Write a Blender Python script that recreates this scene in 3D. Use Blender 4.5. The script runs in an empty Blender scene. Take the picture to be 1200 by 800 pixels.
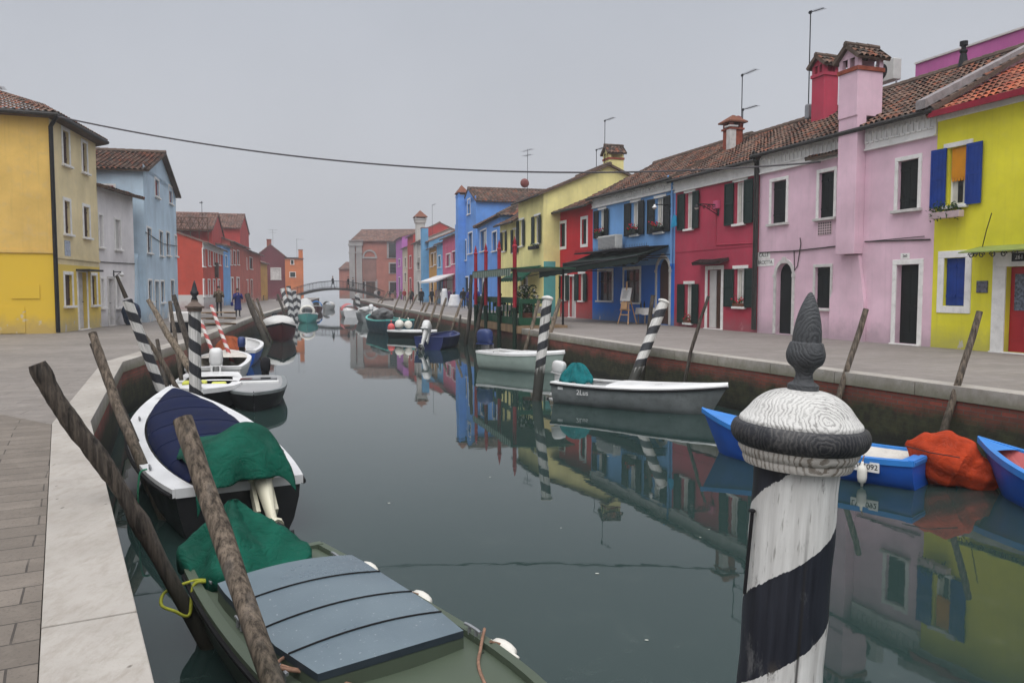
import bpy, bmesh, math, random
from mathutils import Vector, Matrix, noise
random.seed(7)
sc = bpy.context.scene
C = sc.collection
V = Vector
PI = math.pi
# ------------------------------------------------------------ camera numbers (measured from the photo)
F, HZ, CZ = 930.0, 340.0, 1.55
PITCH = math.atan((400 - HZ) / F)
WATER = -1.2

def ray(u, v):
    xc, yc = (u - 600) / F, -(v - 400) / F
    return V((xc, math.cos(PITCH) + yc * math.sin(PITCH), -math.sin(PITCH) + yc * math.cos(PITCH)))
def G(u, v, z=0.0):
    r = ray(u, v); t = (z - CZ) / r.z
    return V((r.x * t, r.y * t, z))
def P(u, v, y):
    r = ray(u, v); t = y / r.y
    return V((r.x * t, y, CZ + r.z * t))

# ------------------------------------------------------------ node materials
MATS = {}
class N:
    def __init__(s, name):
        s.m = bpy.data.materials.new(name); s.m.use_nodes = True
        s.t = s.m.node_tree; s.b = s.t.nodes['Principled BSDF']
        s.tc = s.t.nodes.new('ShaderNodeTexCoord')
    def n(s, typ, **kw):
        x = s.t.nodes.new('ShaderNode' + typ)
        for k, v in kw.items(): setattr(x, k, v)
        return x
    def l(s, a, b): s.t.links.new(a, b)
    def vec(s, scale=(1, 1, 1), rot=(0, 0, 0), src='Object'):
        mp = s.n('Mapping'); mp.inputs['Scale'].default_value = scale; mp.inputs['Rotation'].default_value = rot
        s.l(s.tc.outputs[src], mp.inputs['Vector']); return mp.outputs['Vector']
    def noise(s, vec, scale, detail=4, rough=.55, dist=0):
        x = s.n('TexNoise'); x.inputs['Scale'].default_value = scale; x.inputs['Detail'].default_value = detail
        x.inputs['Roughness'].default_value = rough; x.inputs['Distortion'].default_value = dist
        s.l(vec, x.inputs['Vector']); return x.outputs['Fac']
    def ramp(s, fac, stops, interp='LINEAR'):
        x = s.n('ValToRGB'); x.color_ramp.interpolation = interp; el = x.color_ramp.elements
        while len(el) < len(stops): el.new(.5)
        for e, (p, c) in zip(el, stops):
            e.position = p; e.color = (c, c, c, 1) if not hasattr(c, '__len__') else (*c[:3], 1)
        s.l(fac, x.inputs['Fac']); return x.outputs['Color']
    def mix(s, fac, a, b, mode='MIX'):
        x = s.n('Mix', data_type='RGBA', blend_type=mode)
        for i, q in ((0, fac), (6, a), (7, b)):
            if hasattr(q, 'is_linked'): s.l(q, x.inputs[i])
            elif i == 0: x.inputs[0].default_value = q
            else: x.inputs[i].default_value = (*q[:3], 1)
        return x.outputs[2]
    def math(s, op, a, b=None, c=None, clamp=False):
        x = s.n('Math', operation=op, use_clamp=clamp)
        for i, q in enumerate((a, b, c)):
            if q is None: continue
            if hasattr(q, 'is_linked'): s.l(q, x.inputs[i])
            else: x.inputs[i].default_value = q
        return x.outputs[0]
    def bump(s, h, strength=.3, dist=.01, nrm=None):
        x = s.n('Bump'); x.inputs['Strength'].default_value = strength; x.inputs['Distance'].default_value = dist
        s.l(h, x.inputs['Height'])
        if nrm is not None: s.l(nrm, x.inputs['Normal'])
        s.l(x.outputs['Normal'], s.b.inputs['Normal']); return x.outputs['Normal']
    def done(s, col, rough=.7, metal=0, spec=.5):
        if hasattr(col, 'is_linked'): s.l(col, s.b.inputs['Base Color'])
        else: s.b.inputs['Base Color'].default_value = (*col[:3], 1)
        if hasattr(rough, 'is_linked'): s.l(rough, s.b.inputs['Roughness'])
        else: s.b.inputs['Roughness'].default_value = rough
        s.b.inputs['Metallic'].default_value = metal
        s.b.inputs['Specular IOR Level'].default_value = spec
        MATS[s.m.name] = s.m
        return s.m
def mul(c, k): return tuple(min(1, x * k) for x in c)
def lerp(a, b, t): return a + (b - a) * t

def plain(name, col, rough=.6, var=.18, scale=4, bump=.15, bs=40, stretch=(1, 1, 1), metal=0, spec=None, dirt=0.0, dirtcol=(.08, .07, .06)):
    """painted or worn surface: two octaves of tone, optional patchy dirt, fine bump"""
    if name in MATS: return MATS[name]
    if spec is None: spec = .08 if rough >= .7 else (.25 if rough >= .5 else .4)
    s = N(name); vec = s.vec(stretch)
    a = s.noise(vec, scale, 5); c = s.mix(s.ramp(a, [(.3, 0), (.7, 1)]), mul(col, 1 - var), mul(col, 1 + var))
    f = s.noise(vec, bs, 3)
    if dirt:
        d = s.noise(vec, scale * 2.3, 8, .7)
        c = s.mix(s.math('MULTIPLY', s.ramp(d, [(.5, 0), (.72, 1)]), dirt), c, dirtcol)
    if bump: s.bump(f, bump, .006)
    r = s.ramp(a, [(.3, max(.02, rough - .08)), (.7, min(1, rough + .08))])
    return s.done(c, r, metal, spec)

def cloth(name, col, k=1.0):
    """heavy canvas: soft fading, dust in patches, crease lines in the bump"""
    s = N(name); o = s.vec(); a = s.noise(o, 2.2, 6, .65); c = s.mix(s.ramp(a, [(.3, 0), (.7, 1)]), mul(col, .55), mul(col, 1.35))
    d = s.noise(o, 6, 8, .75); c = s.mix(s.math('MULTIPLY', s.ramp(d, [(.54, 0), (.72, 1)]), .28), c, tuple(lerp(x, .2, .25) for x in col))
    r1 = s.math('ABSOLUTE', s.math('SUBTRACT', s.noise(s.vec((1, 1.6, 1)), 4.5, 3, .5, 1.2), .5)); r2 = s.math('ABSOLUTE', s.math('SUBTRACT', s.noise(o, 11, 3, .5, .8), .5))
    h = s.math('ADD', s.math('MULTIPLY', s.math('MINIMUM', r1, .10), 2.2), s.math('MULTIPLY', s.math('MINIMUM', r2, .10), .5)); w = s.noise(o, 160, 2)
    s.bump(s.math('ADD', h, s.math('MULTIPLY', w, .06)), .75 * k, .035); return s.done(c, .8, 0, .12)
def stucco(name, col, peel=0.0, base=None, peelcol=(.46, .43, .40), patch=.35, band=None, wash=.0):
    """lime render: blotchy paint, vertical run marks, weathered foot, peeled patches"""
    s = N(name); o = s.vec()
    sep = s.n('SeparateXYZ'); s.l(s.tc.outputs['Object'], sep.inputs[0]); z = sep.outputs['Z']
    big = s.noise(o, .55, 5, .6); c = s.mix(s.ramp(big, [(.32, 0), (.68, 1)]), mul(col, .80), mul(col, 1.12))
    med = s.noise(o, 3.2, 6, .65)
    c = s.mix(s.math('MULTIPLY', s.ramp(med, [(.52, 0), (.75, 1)]), patch), c, tuple(lerp(x, sum(col) / 3, .35) * .86 for x in col))
    run = s.noise(s.vec((5.5, 5.5, .22)), 1.6, 5, .6)
    c = s.mix(s.math('MULTIPLY', s.ramp(run, [(.54, 0), (.74, 1)]), .22), c, mul(tuple(lerp(x, .2, .3) for x in col), .62))
    if base is not None:
        bz = s.math('ADD', z, s.math('MULTIPLY', s.math('SUBTRACT', s.noise(o, 1.1, 4), .5), 1.0 if band is None else .03))
        top = .7 if band is None else band
        c = s.mix(s.ramp(bz, [(0, 1), (min(1, .999), 1)]) if False else s.math('SUBTRACT', 1.0, s.math('DIVIDE', s.math('SUBTRACT', bz, top - .05), .3 if band is None else .02, clamp=True)), c, base)
    # damp line along the foot, broken by noise
    dz = s.math('ADD', z, s.math('MULTIPLY', s.noise(o, 2.3, 6, .7), -1.1))
    damp = s.math('SUBTRACT', 1.0, s.math('DIVIDE', s.math('ADD', dz, .45), .55, clamp=True), clamp=True)
    c = s.mix(s.math('MULTIPLY', damp, .6), c, tuple(lerp(x, .22, .55) * .75 for x in col))
    h = s.noise(o, 26, 5, .6)
    if peel:
        pn = s.noise(o, 1.7, 9, .68, .4)
        zz = s.math('DIVIDE', z, 2.6, clamp=True)
        th = s.math('ADD', s.math('MULTIPLY', zz, .28), .66 - .2 * peel)
        pm = s.math('MULTIPLY', s.math('SUBTRACT', pn, th), 45, clamp=True)
        c = s.mix(s.math('MULTIPLY', pm, .85), c, peelcol)
        h = s.math('SUBTRACT', h, s.math('MULTIPLY', pm, .6))
    s.bump(h, .35, .008)
    return s.done(c, .88, 0, .25)

def tiles_mat(name, reds, moss=.3):
    s = N(name); uv = s.tc.outputs['UV']
    fl = s.n('VectorMath', operation='FLOOR'); s.l(uv, fl.inputs[0])
    wn = s.n('TexWhiteNoise', noise_dimensions='2D'); s.l(fl.outputs[0], wn.inputs['Vector'])
    c = s.ramp(wn.outputs['Value'], [(i / len(reds), r) for i, r in enumerate(reds)], 'CONSTANT')
    o = s.vec()
    a = s.noise(o, 1.1, 5, .65); c = s.mix(s.math('MULTIPLY', s.ramp(a, [(.45, 0), (.66, 1)]), .7), c, (.055, .042, .034))
    b = s.noise(o, 9, 6, .7); c = s.mix(s.math('MULTIPLY', s.ramp(b, [(.54, 0), (.68, 1)]), moss), c, (.20, .19, .15))
    s.bump(s.noise(o, 30, 4), .4, .008)
    return s.done(c, .92, 0, .2)

def stripe_mat(name, ca, cb, pitch, wear=.3, phase=0.0, grain=14, foot=None, twist=1.0):
    """helical barber stripes round a local z axis; paint worn along the grain"""
    s = N(name); sep = s.n('SeparateXYZ'); s.l(s.tc.outputs['Object'], sep.inputs[0])
    ang = s.math('DIVIDE', s.math('ARCTAN2', sep.outputs['Y'], sep.outputs['X']), 2 * PI * twist)
    wob = s.math('MULTIPLY', s.math('SUBTRACT', s.noise(s.vec(), 12, 3), .5), .05)
    q = s.math('ADD', s.math('ADD', s.math('DIVIDE', sep.outputs['Z'], pitch), ang), s.math('ADD', wob, phase + 20))
    f = s.math('GREATER_THAN', s.math('FRACT', q), .5)
    gv = s.vec((grain, grain, .7)); gr = s.noise(gv, 2.4, 8, .65)
    fine = s.noise(s.vec((60, 60, 2.5)), 1.5, 6, .7)
    A = s.mix(s.ramp(gr, [(.35, 0), (.7, 1)]), mul(ca, .72), mul(ca, 1.1))
    B = s.mix(s.ramp(gr, [(.35, 0), (.7, 1)]), mul(cb, .8), mul(cb, 1.5))
    c = s.mix(f, A, B)
    wr = s.math('MULTIPLY', s.ramp(fine, [(.60 - .1 * wear, 0), (.70 - .05 * wear, 1)]), wear)
    c = s.mix(wr, c, (.17, .15, .13))
    ck = s.noise(s.vec((26, 26, .35)), 1.0, 2, .4)
    crack = s.ramp(s.math('ABSOLUTE', s.math('SUBTRACT', ck, .5)), [(.004, 1), (.013, 0)])
    c = s.mix(s.math('MULTIPLY', crack, .75), c, (.03, .028, .025))
    if foot is not None:
        fz = s.math('ADD', sep.outputs['Z'], s.math('MULTIPLY', s.math('SUBTRACT', s.noise(gv, 1.3, 6, .7), .5), .9))
        c = s.mix(s.math('SUBTRACT', 1.0, s.math('DIVIDE', s.math('SUBTRACT', fz, foot), .25, clamp=True)), c, (.03, .03, .024))
    s.bump(s.math('SUBTRACT', fine, s.math('MULTIPLY', crack, .8)), .35, .004)
    return s.done(c, .6, 0, .4)

def wood_mat(name, col=(.16, .125, .095), wet=.75):
    """weathered pole: long grain, cracks, darker and green where the tide reaches (world z is local z here)"""
    s = N(name); gv = s.vec((1, 1, .03))
    g = s.noise(gv, 30, 7, .62); g2 = s.noise(gv, 9, 5, .6); bl = s.noise(s.vec(), 2.6, 5, .6)
    c = s.mix(s.ramp(g, [(.36, 0), (.64, 1)]), mul(col, .22), mul(col, 1.5)); fs = s.noise(s.vec((1, 1, .018)), 70, 4, .7); c = s.mix(s.math('MULTIPLY', s.ramp(fs, [(.54, 0), (.62, 1)]), .6), c, mul(col, .15))
    c = s.mix(s.math('MULTIPLY', s.ramp(g2, [(.5, 0), (.7, 1)]), .4), c, tuple(lerp(x, .18, .4) for x in col))
    c = s.mix(s.math('MULTIPLY', s.ramp(bl, [(.5, 0), (.75, 1)]), .2), c, mul(col, .4))
    geo = s.n('NewGeometry'); sep = s.n('SeparateXYZ'); s.l(geo.outputs['Position'], sep.inputs[0])
    wz = s.math('ADD', sep.outputs['Z'], s.math('MULTIPLY', s.math('SUBTRACT', bl, .5), .7))
    w = s.math('SUBTRACT', 1.0, s.math('DIVIDE', s.math('ADD', wz, .75), .5, clamp=True))
    c = s.mix(s.math('MULTIPLY', w, wet), c, (.022, .022, .015))
    s.bump(g, .8, .012)
    return s.done(c, .85, 0, .25)

# ------------------------------------------------------------ mesh builder
class MB:
    def __init__(s): s.v = []; s.f = []; s.m = []; s.uv = {}
    def vert(s, p): s.v.append(V(p)); return len(s.v) - 1
    def face(s, idx, mi=0, uv=None):
        s.f.append(tuple(idx)); s.m.append(mi)
        if uv: s.uv[len(s.f) - 1] = uv
    def poly(s, pts, mi=0, uv=None): s.face([s.vert(p) for p in pts], mi, uv)
    def box(s, lo, hi, mi=0, mat=None):
        x0, y0, z0 = lo; x1, y1, z1 = hi
        p = [V(q) for q in ((x0, y0, z0), (x1, y0, z0), (x1, y1, z0), (x0, y1, z0), (x0, y0, z1), (x1, y0, z1), (x1, y1, z1), (x0, y1, z1))]
        if mat is not None: p = [mat @ q for q in p]
        i = [s.vert(q) for q in p]
        for a in ((0, 3, 2, 1), (4, 5, 6, 7), (0, 1, 5, 4), (1, 2, 6, 5), (2, 3, 7, 6), (3, 0, 4, 7)): s.face([i[k] for k in a], mi)
    def rings(s, rings, close=True, caps=True, mi=0):
        n = len(rings[0]); base = []
        for r in rings: base.append([s.vert(p) for p in r])
        for a, b in zip(base, base[1:]):
            for k in range(n if close else n - 1):
                j = (k + 1) % n; s.face((a[k], a[j], b[j], b[k]), mi)
        if caps and close:
            s.face(list(reversed(base[0])), mi); s.face(base[-1], mi)
        return base
    def tube(s, pts, rad, n=8, mi=0, jit=0, caps=True):
        pts = [V(p) for p in pts]
        if not hasattr(rad, '__len__'): rad = [rad] * len(pts)
        rr = []; up = None
        for i, p in enumerate(pts):
            d = (pts[min(i + 1, len(pts) - 1)] - pts[max(i - 1, 0)]).normalized()
            if up is None:
                up = V((1, 0, 0)) if abs(d.x) < .9 else V((0, 1, 0))
            a = d.cross(up).normalized(); b = a.cross(d).normalized(); up = b
            rr.append([p + (a * math.cos(2 * PI * k / n) + b * math.sin(2 * PI * k / n)) * rad[i] * (1 + (random.uniform(-jit, jit) if jit else 0)) for k in range(n)])
        s.rings(rr, True, caps, mi)
    def lathe(s, prof, n=24, mi=0, c=(0, 0, 0), a0=0, caps=True, sq=1.0):
        rr = [[V((c[0] + r * math.cos(a0 + 2 * PI * k / n), c[1] + sq * r * math.sin(a0 + 2 * PI * k / n), c[2] + z)) for k in range(n)] for r, z in prof]
        s.rings(rr, True, caps, mi)
    def prism(s, poly, d, mi=0):
        """poly: list of points, extruded by vector d"""
        d = V(d); a = [s.vert(p) for p in poly]; b = [s.vert(V(p) + d) for p in poly]; n = len(poly)
        s.face(list(reversed(a)), mi); s.face(b, mi)
        for k in range(n): s.face((a[k], a[(k + 1) % n], b[(k + 1) % n], b[k]), mi)
    def sup(s, c, r, e=2.5, nu=16, nv=10, mi=0, mat=None, fn=None):
        """superellipsoid"""
        def sp(x): return math.copysign(abs(x) ** (2 / e), x)
        rr = []
        for j in range(nv + 1):
            ph = -PI / 2 + PI * j / nv; ph = max(-PI / 2 + .02, min(PI / 2 - .02, ph))
            ring = []
            for k in range(nu):
                th = 2 * PI * k / nu
                p = V((r[0] * sp(math.cos(ph)) * sp(math.cos(th)), r[1] * sp(math.cos(ph)) * sp(math.sin(th)), r[2] * sp(math.sin(ph))))
                if fn: p = fn(p)
                p = p + V(c)
                ring.append(mat @ p if mat is not None else p)
            rr.append(ring)
        s.rings(rr, True, True, mi)
    def build(s, name, mats, parent=None, smooth=False, origin=None, bevel=0, sub=0, angle=None):
        me = bpy.data.meshes.new(name)
        o0 = V(origin) if origin is not None else V((0, 0, 0))
        me.from_pydata([p - o0 for p in s.v], [], s.f)
        if not isinstance(mats, (list, tuple)): mats = [mats]
        for m in mats: me.materials.append(MATS[m] if isinstance(m, str) else m)
        me.polygons.foreach_set('material_index', s.m)
        if s.uv:
            ul = me.uv_layers.new(name='UVMap')
            for fi, uvs in s.uv.items():
                for li, q in zip(me.polygons[fi].loop_indices, uvs): ul.data[li].uv = q
        if smooth:
            me.polygons.foreach_set('use_smooth', [True] * len(me.polygons))
            if angle: 
                try: me.set_sharp_from_angle(angle=math.radians(angle))
                except Exception: pass
        me.update()
        ob = bpy.data.objects.new(name, me); C.objects.link(ob)
        ob.location = o0
        if parent is not None: ob.parent = parent
        if bevel:
            b = ob.modifiers.new('Bevel', 'BEVEL'); b.width = bevel; b.segments = 2; b.limit_method = 'ANGLE'
        if sub:
            q = ob.modifiers.new('Subdivision', 'SUBSURF'); q.levels = sub; q.render_levels = sub
        return ob

def tag(o, label, cat, group=None):
    o['label'] = label; o['category'] = cat
    if group: o['group'] = group
    return o
def thing(name, label, cat, loc=(0, 0, 0), rz=0, group=None):
    o = bpy.data.objects.new(name, None); C.objects.link(o)
    o.empty_display_size = .2; o.location = loc; o.rotation_euler = (0, 0, rz)
    return tag(o, label, cat, group)
def struct(o, kind='structure'): o['kind'] = kind; return o
def copy_tree(o, parent=None):
    c = o.copy(); C.objects.link(c)
    if parent is not None: c.parent = parent
    for ch in list(o.children): copy_tree(ch, c)
    return c
def text_obj(txt, size, mat, parent, loc, rot, name='lettering', depth=.002):
    cu = bpy.data.curves.new(name, 'FONT'); cu.body = txt; cu.size = size; cu.align_x = 'CENTER'; cu.align_y = 'CENTER'; cu.extrude = depth
    tmp = bpy.data.objects.new('t', cu); C.objects.link(tmp); dg = bpy.context.evaluated_depsgraph_get(); dg.update()
    me = bpy.data.meshes.new_from_object(tmp.evaluated_get(dg)); bpy.data.objects.remove(tmp)
    me.materials.clear(); me.materials.append(MATS[mat])
    ob = bpy.data.objects.new(name, me); C.objects.link(ob); ob.parent = parent; ob.location = loc; ob.rotation_euler = rot
    return ob

# ------------------------------------------------------------ shared materials
plain('white_trim', (.74, .725, .70), .75, .10, 2.5, dirt=.35, dirtcol=(.30, .28, .26))
plain('stone_trim', (.54, .52, .50), .8, .14, 3, dirt=.4, dirtcol=(.2, .19, .18))
plain('cornice_grey', (.70, .685, .665), .8, .10, 2, dirt=.3, dirtcol=(.22, .21, .2))
plain('dark_green_shutter', (.006, .020, .016), .5, .25, 3, stretch=(1, 1, .2))
plain('black_shutter', (.006, .009, .009), .5, .3, 3, stretch=(1, 1, .2))
plain('blue_shutter', (.008, .038, .22), .5, .2, 3)
plain('brown_shutter', (.055, .028, .022), .6, .3, 3, stretch=(1, 1, .2))
plain('red_shutter', (.20, .018, .025), .6, .2, 3)
plain('pale_shutter', (.50, .49, .47), .6, .1, 3)
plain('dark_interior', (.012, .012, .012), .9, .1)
plain('iron', (.018, .018, .02), .5, .2, 8, metal=.4)
plain('galvanised', (.28, .29, .30), .5, .15, 8, metal=.6)
plain('gutter', (.035, .032, .03), .55, .3, 5)
plain('brick_red', (.25, .07, .045), .9, .3, 5)
plain('red_door', (.33, .012, .02), .4, .1, 2)
plain('brown_door', (.07, .032, .018), .5, .3, 3, stretch=(1, 1, .15))
plain('orange_cloth', (.62, .25, .02), .85, .08, 3)
plain('curtain_white', (.55, .53, .48), .9, .1, 5)
plain('flower_red', (.50, .012, .04), .7, .3, 20)
plain('leaf_green', (.035, .075, .022), .8, .4, 20)
plain('terracotta', (.17, .07, .045), .85, .15, 5)
plain('planter_white', (.55, .42, .44), .7, .1, 5)
plain('cloth_white', (.62, .61, .60), .9, .08, 3)
plain('white_gel', (.66, .66, .65), .35, .06, 2, bump=.03, dirt=.25, dirtcol=(.35, .34, .31))
plain('fender_white', (.62, .60, .54), .5, .10, 5, dirt=.3, dirtcol=(.3, .27, .2))
plain('rubber', (.015, .015, .016), .7, .2)
plain('skin', (.42, .25, .18), .6, .05)
plain('hair_dark', (.02, .014, .011), .6, .2)
plain('hair_brown', (.06, .035, .02), .6, .2)
plain('coat_black', (.013, .013, .015), .85, .2)
plain('coat_navy', (.02, .028, .13), .8, .15)
plain('coat_grey', (.12, .12, .12), .85, .2)
plain('coat_brown', (.10, .075, .05), .85, .2)
plain('coat_white', (.50, .49, .47), .85, .1)
plain('coat_red', (.28, .02, .02), .85, .1)
plain('coat_purple', (.08, .03, .07), .85, .1)
plain('pants_dark', (.014, .015, .02), .85, .1)
plain('plank_wood', (.22, .15, .09), .75, .3, 3, stretch=(1, 1, .2))
plain('rope_brown', (.22, .13, .09), .9, .3, 30)
plain('rope_yellow', (.30, .31, .04), .8, .2, 30)
plain('rope_green', (.03, .16, .09), .8, .2, 30)
def glass(name, col=(.012, .014, .016)):
    s = N(name); s.bump(s.noise(s.vec(), 1.3, 2), .05, .02); return s.done(col, .06, 0, .7)
glass('pane_glass')
wood_mat('mooring_wood', (.125, .098, .074)); wood_mat('mooring_wood_pale', (.19, .15, .11), .6); wood_mat('mooring_wood_dark', (.062, .05, .04), .8)
REDS = [(.13, .055, .037), (.18, .075, .048), (.085, .045, .034), (.155, .092, .066), (.055, .04, .034), (.21, .075, .043), (.11, .076, .06), (.19, .115, .085)]
tiles_mat('roof_tile', REDS, .45)
tiles_mat('roof_tile_new', [(.36, .09, .045), (.42, .12, .06), (.28, .07, .04), (.34, .13, .075), (.24, .085, .055)], .18)
tiles_mat('roof_tile_far', [(.20, .10, .075), (.24, .13, .10), (.16, .09, .07), (.21, .13, .11)], .4)

# ------------------------------------------------------------ roofs
def tile_slope(mb, O, U, W, pu=.21, pv=.36, lift=.05, mi=0):
    """courses of barrel tiles: O lower corner, U along the eave, W up the slope"""
    O, U, W = V(O), V(U), V(W); Nn = U.cross(W).normalized()
    nu = max(2, round(U.length / pu)); nv = max(2, round(W.length / pv)); S = 6
    prof = [-.5, .35, .9, 1.0, .9, .35]
    for r in range(nv):
        rowj = [random.uniform(-.012, .012) for _ in range(nu + 1)]
        lo, hi = [], []
        for c in range(nu * S + 1):
            k = min(c // S, nu); sag = .012 * math.sin(c / S * .7 + r)
            h = prof[c % S] * lift
            ex = random.uniform(-.02, .02) if c % S == 0 else 0
            a = O + U * (c / (nu * S)) + W * ((r + rowj[k] * 4) / nv) + Nn * (h + .035 + sag)
            b = O + U * (c / (nu * S)) + W * ((r + 1.12) / nv) + Nn * (h * .8 + .0 + sag)
            lo.append(mb.vert(a)); hi.append(mb.vert(b))
        for c in range(nu * S):
            u0, u1 = c / S, (c + .98) / S
            mb.face((lo[c], lo[c + 1], hi[c + 1], hi[c]), mi, [(u0 + .01, r + .1), (u1, r + .1), (u1, r + .9), (u0 + .01, r + .9)])
    mb.poly([O - Nn * .06, O + U - Nn * .06, O + U + W - Nn * .06, O + W - Nn * .06], mi, [(0, 0)] * 4)
    mb.poly([O - Nn * .06, O + U - Nn * .06, O + U + Nn * .02, O + Nn * .02], mi, [(0, 0)] * 4)
    for e in (O, O + U):
        mb.poly([e - Nn * .06, e + W - Nn * .06, e + W + Nn * .06, e + Nn * .06], mi, [(0, 0)] * 4)
def ridge_caps(mb, a, b, r=.13, step=.4, mi=0):
    a, b = V(a), V(b); n = max(2, int((b - a).length / step)); d = (b - a) / n
    for i in range(n):
        mb.tube([a + d * i, a + d * (i + 1.08)], [r * 1.1, r * .92], 8, mi)
HAZE, SKYC, SKYS, SUN, EXPO = .0008, (4.35, 4.5, 4.92), .1, .9, .50
# ------------------------------------------------------------ houses
def wall_grid(mb, W, H, holes, y=0.0, rv=.2, mi=0, z0=-.3):
    xs = sorted({0, W, *[h[0] for h in holes], *[h[1] for h in holes]})
    zs = sorted({z0, H, *[h[2] for h in holes], *[h[3] for h in holes]})
    for a, b in zip(xs, xs[1:]):
        for c, d in zip(zs, zs[1:]):
            mx, mz = (a + b) / 2, (c + d) / 2
            if any(h[0] < mx < h[1] and h[2] < mz < h[3] for h in holes): continue
            mb.poly([(a, y, c), (b, y, c), (b, y, d), (a, y, d)], mi)
    for h in holes:
        s0, s1, a, b = h[:4]
        arch = len(h) > 4 and h[4]
        if not arch:
            mb.poly([(s0, y, b), (s1, y, b), (s1, y + rv, b), (s0, y + rv, b)], mi); zt = b
        else:
            r = (s1 - s0) / 2; zt = b - r; cx = (s0 + s1) / 2
            arc = [(cx - r * math.cos(PI * k / 12), zt + r * math.sin(PI * k / 12)) for k in range(13)]
            mb.poly([(s0, y, b), *[(x, y, z) for x, z in reversed(arc[:7])]], mi)
            mb.poly([(s1, y, b), *[(x, y, z) for x, z in arc[6:]]], mi)
            for (xa, za), (xb, zb) in zip(arc, arc[1:]):
                mb.poly([(xa, y, za), (xb, y, zb), (xb, y + rv, zb), (xa, y + rv, za)], mi)
        mb.poly([(s0, y, a), (s0, y, zt), (s0, y + rv, zt), (s0, y + rv, a)], mi)
        mb.poly([(s1, y, a), (s1, y, zt), (s1, y + rv, zt), (s1, y + rv, a)], mi)
        mb.poly([(s0, y, a), (s1, y, a), (s1, y + rv, a), (s0, y + rv, a)], mi)

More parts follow.
